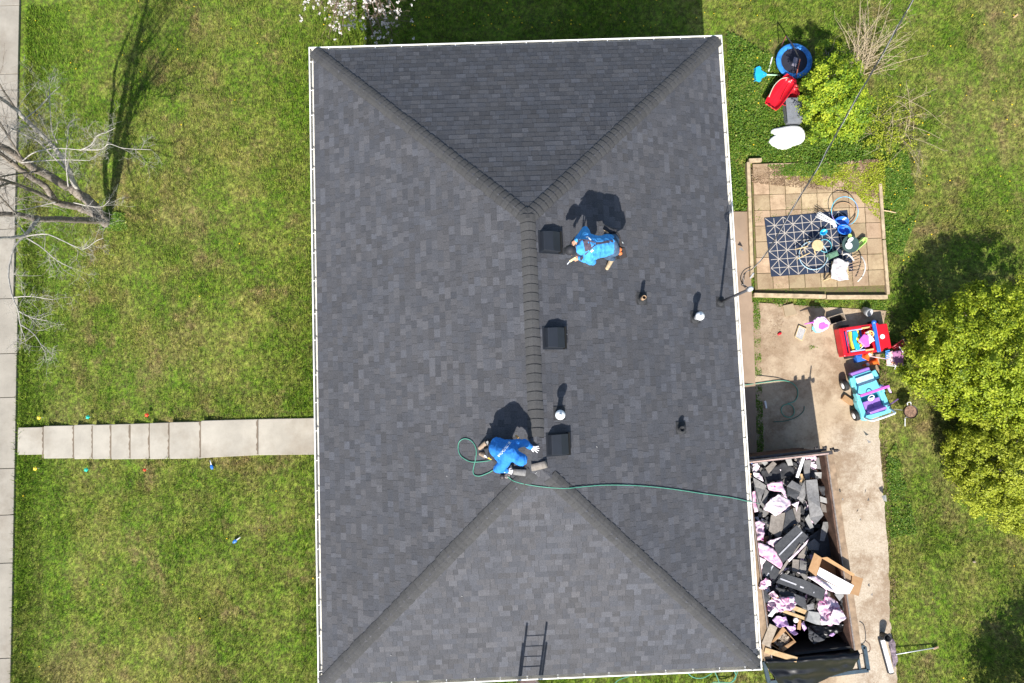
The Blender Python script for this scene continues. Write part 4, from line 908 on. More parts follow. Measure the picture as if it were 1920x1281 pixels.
# green air hoses
M_hose = mat('green_hose', (.07, .27, .19), .5, .12, 20, .4)
def hose(name, label, pts, r=.009, loc=None, cat='hose', m=None, k=8):
    sp = smoothpts(pts, k); m_ = MB(); m_.tube(sp, r, 7); o = m_.build(name, m or M_hose, smooth=True); recenter(o); return tag(o, label, cat)
def RFp(l, h=.03): return [RF(px, py, h) for px, py in l]
hose('air_hose', 'green air hose running from the nail gun across the roof to the right gutter', [RF(950, 892, .12)] + RFp([(957, 898), (966, 903), (985, 908), (1010, 912), (1040, 915), (1065, 915.5), (1100, 912), (1140, 909.5), (1200, 911), (1260, 917), (1320, 926), (1370, 933), (1402, 940)]) + [at(1408, 941, EAVE + .04), at(1413, 942, EAVE - .3), at(1424, 945, 1.7), at(1432, 948, 1.45)])
hose('air_hose', 'green air hose looping once on the shingles behind the kneeling worker', RFp([(924, 882), (915, 887), (900, 892.5), (890, 891), (887, 884), (889, 872), (892, 860), (893, 845), (889, 833), (880, 824.5), (869, 823), (861, 829), (859, 840), (862, 852), (870, 860), (883, 866), (900, 866), (923, 863)]), .009)
def Gp(l, h=.03): return [at(px, py, h) for px, py in l]
hose('air_hose', 'green hose lying in loops on the shaded driveway beside the house', [at(1396, 722, .1)] + Gp([(1418, 719), (1440, 716), (1462, 713.5), (1480, 716), (1493, 726), (1496, 740), (1490, 752), (1478, 757), (1467, 762), (1465, 772), (1472, 781), (1483, 782), (1489, 774), (1486, 762), (1476, 757)], .03) , .012)
hose('air_hose', 'dark green hose end curving over the driveway near the dumpster', Gp([(1450, 791), (1470, 790), (1488, 785), (1500, 778), (1507, 770), (1508, 762)], .02), .011, m=mat('dark_green_hose', (.05, .13, .09), .5))
hose('electric_wire', 'thin dark wire along the top edge of the dumpster shadow', Gp([(1418, 704), (1440, 706), (1460, 709), (1480, 716)], .02), .008, cat='wire', m=M_rub)
for l in ([(1150, 1285, 0), (1160, 1275, 0), (1180, 1268, 0)], [(1288, 1260, 0), (1300, 1270, 0), (1318, 1271, 0), (1335, 1262, 0)], [(1375, 1255, 0), (1380, 1268, 0), (1372, 1279, 0), (1350, 1279, 0), (1335, 1281, 0), (1328, 1300, 0)], [(1338, 1255, 0), (1345, 1270, 0), (1352, 1283, 0), (1372, 1278, 0), (1382, 1262, 0), (1384, 1250, 0)]):
    hose('garden_hose', {1150: 'short curve of green hose in the grass left of the other hoses below the gutter', 1288: 'shallow green hose bow peeking out below the south gutter', 1375: 'green hose curling left in the grass near the bottom right roof corner', 1338: 'green hose loop nearest the bottom right roof corner'}[l[0][0]], [at(a, b, .08) for a, b, _ in l], .013)
# service cable
far = at(1730, -30, 7.6)
M_cable = mat('cable_black', (.03, .03, .032), .5); M_cable2 = mat('bare_conductor', (.30, .30, .30), .4)
cb = thing('service_cable', 'twisted overhead power cable crossing from the roof mast to the top right', 'cable', MT)
pts = [MT + Vector((-.05, .0, .0)), MT + Vector((-.12, .12, -.12)), at(1393, 530, 5.5), at(1395, 515, 5.5), at(1402, 508, 5.6), at(1412, 503, 5.7), at(1440, 470, 5.95), at(1490, 385, 6.3), at(1530, 320, 6.6), at(1560, 266, 6.8), at(1600, 195, 7.1), at(1650, 110, 7.4), at(1690, 38, 7.7), at(1715, -5, 7.9), at(1800, -150, 8.5)]
sp = smoothpts(pts, 6)
for k, (r, m, dz) in enumerate(((.0065, M_cable, .012), (.0065, M_cable, -.008), (.0042, M_cable2, 0))):
    m_ = MB(); m_.tube([p - MT + Vector((.02 * math.cos(i * .7 + k * 2.1), .02 * math.cos(i * .7 + k * 2.1) * .5, .02 * math.sin(i * .7 + k * 2.1))) for i, p in enumerate(sp)], r, 6); m_.build('strand', m, cb, smooth=True)
m_ = MB(); m_.tube(smoothpts([Vector((.02, 0, 0)), at(1400, 538, 5.85) - MT, at(1391, 530, 5.6) - MT, at(1389, 518, 5.5) - MT, at(1396, 506, 5.6) - MT, at(1408, 500, 5.8) - MT], 6), .01, 6); m_.build('strand', M_cable, cb, smooth=True)
m_ = MB(); m_.bar(at(1407, 521, 5.7) - MT, at(1413, 512, 5.8) - MT, .03, .03); m_.build('clamp', M_cable2, cb)

# ------------------------------------------------------------------ dumpster
RZ = 1.9
NE, SE = at(1563, 848, RZ), at(1617, 1223, RZ); SW_ = at(1433, 1237, RZ); NW = SW_ + (NE - SE)
dc = (NE + SW_) / 2; dang = ang(SE, NE) - math.pi / 2; Ld = (NE - SE).length; Wd = (SE - SW_).length
dump = thing('dumpster', 'open top debris dumpster full of torn roofing beside the house', 'dumpster', (dc.x, dc.y, 0), dang)
M_rust = mat('rusty_steel', (.105, .06, .042), .8, .35, 5, .3, .3); M_rim = mat('weathered_plank', (.26, .185, .12), .85, .28, 5, .2, .4); M_steel = mat('dark_frame', (.035, .06, .08), .5, .2, 9, .4); M_railm = mat('worn_rail', (.20, .17, .15), .5, .25, 20, .4)
hx_, hy_ = Wd / 2, Ld / 2
m_ = MB(); m_.box((0, 0, .2), (Wd - .1, Ld - .1, .08)); m_.build('floor', mat('dumpster_floor', (.02, .02, .02), .9), dump)
for s in (-1, 1):
    m_ = MB(); m_.box((s * (hx_ - .21), 0, 1.05), (.05, Ld - .12, 1.66)); m_.build('side_wall', M_rust, dump)
    m_ = MB()
    for k in range(6): m_.box((s * (hx_ - .15), -hy_ + .5 + k * (Ld - 1) / 5, 1.0), (.06, .1, 1.5))
    m_.build('side_post', M_rust, dump)
    m_ = MB(); m_.box((s * (hx_ - .085), 0, RZ - .03), (.165, Ld - .02, .05)); m_.build('rim_plank', M_rim, dump, bevel=.01)
    m_ = MB(); m_.box((s * (hx_ - .185), 0, RZ - .01), (.03, Ld - .04, .07)); m_.build('rim_rail', M_railm, dump, bevel=.006)
m_ = MB(); m_.box((0, hy_ - .06, 1.05), (Wd - .4, .06, 1.66)); m_.build('end_gate', M_rust, dump)
m_ = MB(); m_.box((-.05, hy_ - .05, RZ), (Wd + .02, .09, .08)); m_.box((-.05, hy_ + .03, RZ - .07), (Wd - .2, .06, .08)); m_.build('gate_beam', mat('gate_steel', (.05, .045, .045), .6, .3, 10), dump, bevel=.01)
m_ = MB(); m_.box((-.1, hy_ - .065, RZ + .047), (Wd - .1, .035, .01)); m_.build('beam_edge', mat('pinkish_primer', (.42, .30, .26), .7, .2, 12), dump)
for x_, y_ in ((hx_ - .42, .1), (hx_ - .2, .09), (hx_ - .02, .03), (hx_ + .07, -.02)):
    m_ = MB(); m_.box((x_, hy_ + y_, RZ - .02), (.09, .06, .08)); m_.box((x_ + .03, hy_ + y_ + .02, RZ), (.03, .05, .04)); m_.lathe([(.02, 0), (.02, .03 if x_ < hx_ - .1 or x_ > hx_ else .34)], (x_, hy_ + y_, RZ + .02), 8); m_.build('hinge', MATS['gate_steel'], dump, bevel=.008)
m_ = MB(); m_.box((0, -hy_ + .06, 1.0), (Wd - .4, .06, 1.6)); m_.build('end_wall', MATS['dumpster_floor'], dump)
fz_ = 1.15; fw = [at(1441, 1279, fz_), at(1627, 1256, fz_), at(1620, 1212, fz_), at(1432, 1240, fz_)]
m_ = MB(); m_.cur = 0
for a, b in zip(fw, fw[1:] + fw[:1]): m_.bar(a, b, .09, .1)
for t in (.08, .92): m_.bar(fw[0].lerp(fw[1], t), fw[3].lerp(fw[2], t), .06, .08)
o = m_.build('tow_frame', M_steel); o.parent = dump; o.matrix_parent_inverse = Matrix.Identity(4)
bpy.context.view_layer.update(); inv = dump.matrix_world.inverted(); o.data.transform(inv)
m_ = MB(); m_.box((hx_ - .15, 0, .12), (.1, Ld - .3, .14)); m_.box((-hx_ + .15, 0, .12), (.1, Ld - .3, .14)); m_.build('skid', M_steel, dump)

def H(px, py): return None
def wob(m, amp, s=3., seed=0):
    return amp * noise.noise(Vector((m.x * s + seed, m.y * s, m.z * s)))
def sheetobj(name, label, cat, outline, m, t=.012, amp=.03, seed=0, n=12, fold=0., group=None):
    """outline [(px,py,z)...]: subdivided sheet spanning the outline, wobbly, with thickness"""
    P_ = [at(*q) for q in outline]; c = sum(P_, Vector()) / len(P_)
    bm = bmesh.new(); vs = [bm.verts.new(p - c) for p in P_]; f = bm.faces.new(vs)
    if f.normal.z < 0 or (f.normal_update() or f.normal.z < 0): bmesh.ops.reverse_faces(bm, faces=[f])
    bmesh.ops.triangulate(bm, faces=bm.faces[:])
    size = max((p - c).length for p in P_) * 2; target = size / n
    for it in range(5):
        ed = [e for e in bm.edges if e.calc_length() > target]
        if not ed: break
        bmesh.ops.subdivide_edges(bm, edges=ed, cuts=1); bmesh.ops.triangulate(bm, faces=[f for f in bm.faces if len(f.verts) > 3])
    for v in bm.verts:
        q = v.co + Vector((seed * 3.7, seed, 0)); r = amp * (noise.noise(q * 2.2) + .5 * noise.noise(q * 5))
        if fold: r += fold * (abs(noise.noise(Vector((q.x * 4 + q.y * 3, q.y * 4 - q.x * 3, seed)))) * 2 + .7 * abs(noise.noise(q * 11)) * 1.6 - .6); v.co.x += fold * .5 * noise.noise(q * 7); v.co.y += fold * .5 * noise.noise(q * 7 + Vector((9, 9, 9)))
        v.co.z += r
    me = bpy.data.meshes.new(name); bm.to_mesh(me); bm.free(); me.materials.append(m)
    if fold: me.polygons.foreach_set('use_smooth', [True] * len(me.polygons))
    o = bpy.data.objects.new(name, me); col.objects.link(o); o.location = c
    s_ = o.modifiers.new('t', 'SOLIDIFY'); s_.thickness = t; s_.offset = -1
    return tag(o, label, cat, group)
def two(name, a, b, s, lo=.45, hi=.6, third=None, rough=.5):
    n = N(name); c = n.mix(n.step(n.noise(s, 5, .7), lo, hi), a, b)
    if third: c = n.mix(n.step(n.noise(s * 1.3, 4, .7, n.scaled((1, 1, 1), (7, 3, 1))), .6, .63), c, third)
    return n.out(c, rough, spec=.3)
M_pink = two('pink_film', (.66, .52, .59), (.58, .30, .44), 4.5, .42, .60, (.45, .03, .20), .35); M_pinkw = two('white_pink_wrap', (.70, .62, .66), (.62, .40, .51), 4, .44, .66, None, .35)
M_purple = two('purple_film', (.34, .20, .40), (.55, .38, .58), 5, .4, .6, None, .35)
M_sg = two('old_shingle_grey', (.155, .15, .145), (.21, .205, .20), 16, .4, .6, None, .9); M_sb = two('old_shingle_brown', (.17, .15, .13), (.235, .21, .185), 14, .4, .6, None, .9)
M_sd = two('shingle_back', (.045, .047, .052), (.06, .062, .066), 20, .4, .6, None, .8); M_felt = two('black_felt', (.03, .03, .033), (.045, .046, .05), 10, .4, .6, None, .75)
M_lg = two('light_grey_board', (.24, .24, .23), (.31, .305, .295), 12, .4, .6, None, .7); M_seal = mat('sealant_strip', (.40, .40, .42), .4)
M_card = two('cardboard', (.33, .19, .09), (.38, .23, .115), 7, .4, .6, None, .8); M_cardin = two('cardboard_inside', (.30, .18, .09), (.35, .21, .11), 7, .4, .6, None, .85); M_wood = two('bare_wood', (.40, .26, .13), (.48, .34, .18), 9, .4, .6, None, .8); M_owood = two('old_board', (.25, .20, .15), (.35, .29, .22), 8, .4, .6, None, .85)
M_tarp = two('blue_tarp', (.05, .15, .52), (.12, .30, .72), 6, .4, .6, None, .4); M_blackp = mat('black_plastic', (.005, .005, .006), .34, .2, 8, .3); M_wboard = mat('white_board', (.72, .70, .70), .5, .03, 6)

# the fill: a mound of small scraps nobody could count
def moundz(u, v):   # u across (-1 west .. 1 east), v along (-1 south .. 1 north)
    z = 1.32 + .22 * math.exp(-((u + .45) ** 2) / .4) + .10 * noise.noise(Vector((u * 2.3, v * 4, 1)))
    if u > .45: z -= (u - .45) * .55
    k = max(0, min(1, (-v - .62) / .2)); z = z * (1 - k) + .45 * k
    return z
mb = MB(); nu, nv = 30, 60; bx, by = hx_ - .24, hy_ - .1
Mw = dump.matrix_world
vs = []
for j in range(nv + 1):
    for i in range(nu + 1):
        u, v = i / nu * 2 - 1, j / nv * 2 - 1; vs.append(Mw @ Vector((u * bx, v * by, moundz(u, v) - .06 + .05 * noise.noise(Vector((i * .9, j * .9, 0))))))
mb.col = (.03, .03, .032); mb.add(vs, [(j * (nu + 1) + i, j * (nu + 1) + i + 1, (j + 1) * (nu + 1) + i + 1, (j + 1) * (nu + 1) + i) for j in range(nv) for i in range(nu)])
r_ = random.Random(77)
for k in range(900):
    u, v = r_.uniform(-.97, .97), r_.uniform(-.68, .97); z = moundz(u, v) + r_.uniform(-.04, .05); p = Mw @ Vector((u * bx, v * by, z))
    mb.col = r_.choice([(.03, .031, .034), (.05, .052, .057), (.12, .118, .115), (.16, .15, .14), (.2, .195, .19), (.09, .085, .08), (.03, .03, .03)] * 3 + [(.72, .5, .62), (.8, .74, .78), (.40, .26, .14)])
    mb.box(p, (r_.uniform(.05, .24), r_.uniform(.04, .12), .008), r_.uniform(0, 3.1), r_.uniform(-.4, .4), r_.uniform(-.4, .4))
o = mb.build('roofing_rubble', mat_attr('rubble', .85, 40, .2, .4), colors=True); tag(o, kind='stuff')

ZB = 1.62
def sc(label, pts, m=M_sg, name='torn_shingle', cat='shingle', t=.014, amp=.03, z=ZB, seed=None, fold=0, n=8):
    sc.k += 1; s_ = seed or sc.k; rr_ = random.Random(s_)
    o_ = [(p[0], p[1], (p[2] if len(p) > 2 else z + sc.k * .0025 + rr_.uniform(-.02, .05))) for p in pts]
    return sheetobj(name, label, cat, o_, m, t, amp, s_, n, fold)
sc.k = 0
def Z7(l): return [(1400 + x / 9.15, 820 + y / 9.15) for x, y in l]
def Z8(l): return [(1400 + x / 8, 950 + y / 8) for x, y in l]
def Z9(l): return [(1400 + x / 6.373, 1080 + y / 6.373) for x, y in l]
sc('large dark felt sheet across the top left of the dumpster heap', Z7([(230, 580), (480, 500), (640, 430), (830, 520), (810, 640), (600, 720), (350, 800)]), M_felt, 'felt_sheet', 'felt sheet', .01, .05, 1.55, n=12, fold=.015)
sc('grey shingle at the top left corner of the dumpster heap', Z7([(150, 330), (270, 320), (385, 460), (310, 490)]), M_lg)
sc('crumpled blue tarp under the top rim of the dumpster', Z7([(280, 320), (420, 330), (600, 310), (590, 370), (480, 400), (380, 430)]), M_tarp, 'blue_tarp', 'tarp', .006, .05, 1.6, fold=.05, n=12)
sc('small blue tarp scrap at the top left corner of the dumpster', Z7([(80, 350), (150, 350), (160, 450), (80, 460)]), M_tarp, 'blue_tarp', 'tarp', .006, .05, 1.6, fold=.04)
sc('brownish shingle lying over the dark felt sheet', Z7([(320, 530), (450, 410), (515, 460), (380, 630)]), M_sb)
sc('pale grey bent shingle near the middle of the top rim', Z7([(630, 300), (760, 350), (800, 485), (715, 490)]), M_lg)
sc('small brown grey shingle beside the white pipe', Z7([(810, 390), (890, 310), (930, 370), (900, 440)]), M_sb)
sc('pink and white wrap bunched by the top rim', Z7([(1020, 250), (1100, 280), (1190, 250), (1190, 330), (1180, 400), (1010, 400), (1000, 340)]), M_pink, 'film_wrap', 'plastic wrap', .004, .06, 1.6, fold=.07, n=12)
sc('white pink wrap scrap right of the tall curved shingle', Z7([(1110, 430), (1170, 420), (1195, 530), (1140, 560), (1095, 520)]), M_pinkw, 'film_wrap', 'plastic wrap', .004, .05, fold=.06, n=12)
sc('tall curved grey shingle right of the white pipe', Z7([(985, 400), (1120, 385), (1085, 560), (1080, 720), (1000, 720), (980, 560)]), M_sg)
sc('dark upright shingle against the upper right wall', Z7([(1180, 350), (1260, 350), (1285, 550), (1200, 540)]), M_sg, z=1.5)
sc('light grey trapezoid shingle near the upper right wall', Z7([(1150, 600), (1285, 600), (1280, 710), (1210, 690)]), M_lg, z=1.52)
sc('dark shingle behind the light grey trapezoid one', Z7([(1090, 570), (1200, 560), (1240, 720), (1100, 690)]), M_sd, z=1.5)
sc('crumpled tan paper scrap below the white pipe', Z7([(910, 620), (960, 640), (1000, 720), (960, 790), (890, 760), (930, 700)]), M_wood, 'paper_scrap', 'paper', .004, .04, fold=.05)
sc('white pink wrap strip on the upper left side', Z7([(120, 610), (220, 610), (270, 680), (300, 770), (200, 720), (130, 680)]), M_pinkw, 'film_wrap', 'plastic wrap', .004, .04, fold=.03, n=10)
sc('pink wrap wad beside the gutter at the upper left', Z7([(100, 470), (180, 450), (230, 500), (220, 570), (150, 590), (100, 560)]), M_pinkw, 'film_wrap', 'plastic wrap', .004, .05, fold=.07, n=12)
sc('long grey shingle bending along the left side', Z7([(110, 690), (200, 740), (340, 830), (310, 900), (260, 1000), (200, 1281), (160, 1000), (130, 850)]), M_sg)
sc('dark curled shingle edge below the pink rectangle', Z7([(320, 870), (380, 930), (320, 1250), (230, 1150), (290, 1020)]), M_sg)
sc('pink rectangle of wrap in the upper middle of the heap', Z7([(350, 810), (460, 780), (600, 745), (640, 870), (690, 1050), (640, 1010), (580, 930), (470, 930), (380, 900)]), M_pink, 'film_wrap', 'plastic wrap', .005, .04, 1.7, fold=.025, n=14)
sc('large white pink wrap spread below the pink rectangle', Z7([(290, 1230), (340, 1130), (400, 1060), (560, 990), (650, 1030), (740, 1080), (750, 1180), (640, 1250), (500, 1350), (400, 1300)]), M_pinkw, 'film_wrap', 'plastic wrap', .005, .05, 1.72, fold=.045, n=18)
o = sc('grey shingle bundle with torn white printing', Z7([(690, 830), (770, 760), (930, 850), (905, 970), (860, 1080), (700, 990)]), M_sd, t=.05, amp=.015, z=1.68)
sc('grey shingle lip on top of the printed bundle', Z7([(690, 840), (780, 740), (950, 840), (920, 930)]), M_sg, t=.02, amp=.01, z=1.72)
sc('narrow grey shingle left of the biggest one', Z7([(940, 850), (1000, 740), (1010, 1000), (960, 1130), (880, 1060)]), M_sg, z=1.66)
sc('biggest grey shingle standing in the middle of the heap', Z7([(1015, 740), (1210, 722), (1240, 950), (1265, 1200), (1320, 1340), (1180, 1500), (1090, 1380), (1050, 1060)]), M_sg, t=.03, amp=.02, z=1.74)
sc('small light grey shingle by the middle right wall', Z7([(1255, 1010), (1410, 1060), (1395, 1140), (1265, 1110)]), M_lg, z=1.55)
sc('tan grey shingle below the small light grey one', Z7([(1270, 1130), (1360, 1165), (1370, 1290), (1295, 1280)]), M_sb, z=1.5)
sc('dark torn felt by the middle right wall', Z7([(1240, 840), (1330, 830), (1390, 990), (1290, 1010)]), M_felt, 'felt_sheet', 'felt sheet', .006, .05, 1.5, fold=.05)
sc('magenta edged wrap along the left side', Z7([(100, 930), (140, 920), (190, 1281), (130, 1290), (105, 1150)]), M_pink, 'film_wrap', 'plastic wrap', .004, .04, fold=.03)
sc('white pink strip between the grey shingles', Z7([(760, 1150), (900, 1100), (860, 1281), (840, 1200)]), M_pinkw, 'film_wrap', 'plastic wrap', .004, .03, fold=.02, z=1.72)
sc('broad grey shingle under the large white pink wrap', Z8([(370, 130), (580, 90), (560, 260), (500, 470), (430, 440), (330, 360)]), M_sb, z=1.66)
sc('dark shingle with a thin pale line, middle of the heap', Z8([(590, 90), (680, 30), (715, 130), (750, 250), (660, 300), (540, 380)]), M_sd, z=1.68)
sc('narrow tan shingle pointing down in the middle', Z8([(690, 20), (810, 0), (800, 230), (760, 250), (730, 160)]), M_sb, z=1.66)
def striped(label, pts, stripes, z, m=M_sd):
    o = sc(label, pts, m, t=.03, amp=.004, z=z); ks = MB(); ol = o.location
    for (a, b, wd) in stripes:
        pa, pb = at(a[0], a[1], z + .06) - ol, at(b[0], b[1], z + .06) - ol
        ks.bar(pa, pb, wd, .006)
    s_ = ks.build('sealant_strip', M_seal, o)
    # rest the strips on the sheet
    bpy.context.view_layer.update(); dg = bpy.context.evaluated_depsgraph_get(); me = o.evaluated_get(dg).to_mesh()
    bv = BVHTree.FromPolygons([v.co.copy() for v in me.vertices], [p.vertices[:] for p in me.polygons])
    for v in s_.data.vertices:
        h = bv.ray_cast(Vector((v.co.x, v.co.y, 2)), Vector((0, 0, -1)))
        if h[0]: v.co.z = h[0].z + (.006 if v.co.z > pa.z else .001)
    return o
striped('large dark sheet with one pale stripe, tilted up to the right', Z8([(410, 590), (580, 430), (750, 280), (930, 460), (740, 650), (540, 850), (470, 730)]), [((1400 + 470 / 8, 950 + 720 / 8), (1400 + 820 / 8, 950 + 375 / 8), .035)], 1.78)
striped('smaller dark sheet with a pale stripe at the left wall', Z8([(290, 800), (500, 960), (450, 1100), (220, 1040), (250, 900)]), [((1400 + 385 / 8, 950 + 880 / 8), (1400 + 290 / 8, 950 + 1030 / 8), .035)], 1.74)
striped('long dark sheet with white dashes in the lower middle', Z9([(430, -30), (700, 50), (950, 170), (900, 290), (640, 180), (350, 80)]), [((1400 + 390 / 6.373, 1080 + 25 / 6.373), (1400 + 585 / 6.373, 1080 + 100 / 6.373), .035), ((1400 + 630 / 6.373, 1080 + 122 / 6.373), (1400 + 672 / 6.373, 1080 + 138 / 6.373), .035), ((1400 + 785 / 6.373, 1080 + 188 / 6.373), (1400 + 920 / 6.373, 1080 + 240 / 6.373), .035)], 1.80)
striped('dark striped sheet below the long dashed sheet', Z9([(340, 130), (520, 190), (700, 270), (720, 400), (600, 340), (420, 250)]), [((1400 + 560 / 6.373, 1080 + 212 / 6.373), (1400 + 690 / 6.373, 1080 + 262 / 6.373), .03), ((1400 + 690 / 6.373, 1080 + 290 / 6.373), (1400 + 712 / 6.373, 1080 + 370 / 6.373), .03)], 1.66)
sc('narrow blue grey shingle in the shade on the right', Z8([(1150, 230), (1250, 230), (1210, 370), (1160, 520), (1100, 510), (1120, 350)]), M_sg, z=1.42)
sc('broad dark sheet in the shade near the right wall', Z8([(930, 450), (1120, 330), (1320, 400), (1340, 740), (1150, 760), (940, 640)]), M_sd, z=1.3)
sc('shaded grey shingle left of the narrow one', Z8([(870, 190), (930, 110), (1000, 310), (950, 330)]), M_lg, z=1.45)
sc('shaded dark shingle above the cardboard box', Z8([(900, 560), (1010, 480), (1100, 560), (1080, 660), (920, 640)]), M_sg, z=1.35)
sc('pink wrap heap at the left wall below the gutter', Z8([(110, 240), (200, 210), (270, 260), (280, 400), (250, 500), (130, 510)]), M_pink, 'film_wrap', 'plastic wrap', .004, .06, 1.68, fold=.08, n=14)
sc('brown board end showing between the pink wraps at the left wall', Z8([(255, 470), (305, 490), (290, 560), (240, 530)]), mat('red_brown_board', (.20, .06, .03), .8), 'board', 'board', .03, .005, 1.62)
sc('long pink striped wrap crossing from the left wall', Z8([(130, 520), (280, 570), (400, 630), (480, 740), (540, 860), (510, 940), (440, 900), (290, 790), (140, 690)]), M_pink, 'film_wrap', 'plastic wrap', .005, .05, 1.76, fold=.04, n=18)
sc('pink wrap between the striped sheet and the left wall', Z8([(290, 540), (380, 490), (530, 460), (500, 530), (390, 610)]), M_pinkw, 'film_wrap', 'plastic wrap', .004, .04, 1.7, fold=.05, n=12)
sc('pale pink wrap hanging on the lower left wall', Z8([(140, 720), (290, 790), (240, 920), (210, 1010), (150, 980)]), M_pinkw, 'film_wrap', 'plastic wrap', .004, .04, 1.72, fold=.03, n=12)
sc('thin pink edged plastic beneath the big striped sheet', Z8([(940, 480), (900, 560), (640, 830), (620, 800), (780, 640)]), M_pinkw, 'film_wrap', 'plastic wrap', .005, .01, 1.76, fold=.01)
sc('grey scrap under the striped sheet, by the torn lath', Z8([(780, 720), (880, 600), (900, 700), (860, 780), (760, 770)]), M_sb, z=1.6)
sc('two tone grey shingle above the white board', Z8([(690, 790), (790, 800), (780, 990), (680, 960)]), M_sb, z=1.6)
sc('dark shingle just left of the open cardboard box', Z8([(800, 800), (900, 830), (890, 1020), (790, 990)]), M_sg, z=1.58)
m_ = MB(); pl = at(1467, 1060, 1.9); m_.bar(at(1456, 1086, 1.82) - pl, at(1500, 1020, 1.9) - pl, .03, .02); m_.bar(at(1458, 1080, 1.84) - pl, at(1478, 1050, 1.88) - pl, .05, .015); o = m_.build('lath', M_sb); o.location = pl; tag(o, 'torn metal lath lying diagonally between the two long dark sheets', 'lath')
# white pipe
m_ = MB(); a, b = at(1508, 852, 1.9), at(1494, 895, 1.75); m_.bar(Vector(), b - a, .075, .055); o = m_.build('downspout', MATS['white_enamel'], bevel=.008); o.location = a; tag(o, 'white downspout pipe sticking out at the top of the dumpster', 'downspout')
# open cardboard box with a white board in it
bz = 1.95
bxo = thing('cardboard_box', 'big open cardboard box with flaps out holding the white board', 'box', at(1560, 1085, 1.6))
bl_ = bxo.location
def Q(p, z): return at(p[0], p[1], z) - bl_
def panel(name, pts, m, t=.008, par=None):
    m__ = MB(); m__.prism([Q(p[:2], p[2]) for p in pts], t); return m__.build(name, m, par or bxo)
A_, B_, C__, D_ = (1541, 1046), (1600, 1080), (1592, 1112), (1530, 1082)
panel('flap', [(1527, 1037, bz + .12), (1541, 1046, bz), (1530, 1081, bz), (1515.5, 1069, bz + .12)], M_card)
panel('flap', [(1541, 1046, bz), (1551, 1044.5, bz + .2), (1603, 1077, bz + .2), (1599, 1081, bz)], M_card)
panel('flap', [(1598, 1078, bz), (1618.5, 1085, bz + .1), (1610, 1118, bz + .1), (1595, 1113, bz)], M_card)
m__ = MB()
cs = [Q(A_, bz), Q(B_, bz), Q(C__, bz), Q(D_, bz)]; lo_ = [c - Vector((0, 0, .38)) for c in cs]
for i in range(4):
    j = (i + 1) % 4; m__.add([cs[i], cs[j], lo_[j], lo_[i]], [(0, 1, 2, 3)])
m__.add(lo_, [(0, 1, 2, 3)]); bb = m__.build('carton', M_cardin, bxo); sm_ = bb.modifiers.new('t', 'SOLIDIFY'); sm_.thickness = .008
o = sheetobj('white_board', 'flat white board lying in the open cardboard box', 'board', [(1537, 1064, 1.93), (1601, 1098, 1.98), (1592.5, 1114, 1.96), (1568, 1114, 1.93), (1530, 1082, 1.88)], M_wboard, .02, .0, 1, 6)
sc('pink edged white film sliding out beneath the white board', Z8([(900, 1050), (1040, 1040), (1200, 1180), (1330, 1290), (1180, 1240), (1080, 1160)]), M_pinkw, 'film_wrap', 'plastic wrap', .004, .02, 1.84, fold=.015, n=12)
sc('tall crumpled pink white wrap tent right of the wood blocks', Z9([(950, 150), (975, 230), (1090, 330), (1150, 420), (1190, 500), (1130, 560), (1010, 590), (880, 560), (870, 470), (830, 400), (860, 300), (920, 270)]), M_pink, 'film_wrap', 'plastic wrap', .006, .09, 1.68, fold=.10, n=24)
sc('bright white film lying on the crumpled pink tent', Z9([(1040, 400), (1130, 420), (1190, 500), (1100, 570), (900, 590), (880, 540), (980, 540)]), M_pinkw, 'film_wrap', 'plastic wrap', .005, .05, 1.80, fold=.04, n=16)
sc('torn black netting by the lower right wall', Z9([(1100, 260), (1180, 230), (1235, 300), (1240, 420), (1190, 470), (1120, 360)]), M_felt, 'netting', 'netting', .004, .05, 1.55, fold=.07, n=12)
sc('grey paper patch under the corner of the white board', Z9([(1050, 220), (1180, 222), (1110, 300)]), M_lg, 'paper_scrap', 'paper', .004, .01, 1.7)
sc('grey shingle block stack in the lower middle', Z9([(740, 420), (870, 440), (900, 590), (830, 580), (710, 530)]), M_lg, t=.09, amp=.01, z=1.74)
sc('dark grey shingle above the grey block stack', Z9([(720, 350), (800, 330), (810, 400), (730, 420)]), M_sg, z=1.7)
def plank(label, a, b, wd, h, z, m=M_wood, name='wood_offcut', cat='offcut', z2=None):
    a_, b_ = at(a[0], a[1], z), at(b[0], b[1], z2 or z); m__ = MB(); c_ = (a_ + b_) / 2; m__.bar(a_ - c_, b_ - c_, wd, h); o = m__.build(name, m, bevel=.004); o.location = c_; return tag(o, label, cat)
def q9(x, y): return (1400 + x / 6.373, 1080 + y / 6.373)
plank('longer fresh wood offcut in the pink wrap cluster', q9(425, 412), q9(705, 512), .075, .05, 1.80)
plank('upper fresh wood block beside the longer offcut', q9(550, 375), q9(725, 440), .11, .06, 1.78)
plank('short upright brown wood piece below the longer offcut', q9(635, 520), q9(620, 640), .09, .04, 1.74, M_card)
plank('yellowish board lying across the dark lower left corner', q9(215, 885), q9(600, 1000), .13, .035, 1.93, M_wood, 'board', 'board')
plank('greyish board leaning at the lower left rim', q9(320, 590), q9(222, 830), .21, .03, 1.92, M_owood, 'board', 'board')
plank('orange brown wood scrap in the dark lower middle', q9(690, 800), q9(760, 850), .16, .03, .95, mat('orange_wood', (.40, .15, .05), .8))
plank('thin orange brown wood scrap beside the wider one', q9(740, 850), q9(850, 815), .06, .03, .95, MATS['orange_wood'])
plank('white timber strip inside the left wall, upper', q9(150, 190), q9(235, 560), .05, .03, 1.86, M_lg, 'timber_strip', 'timber')
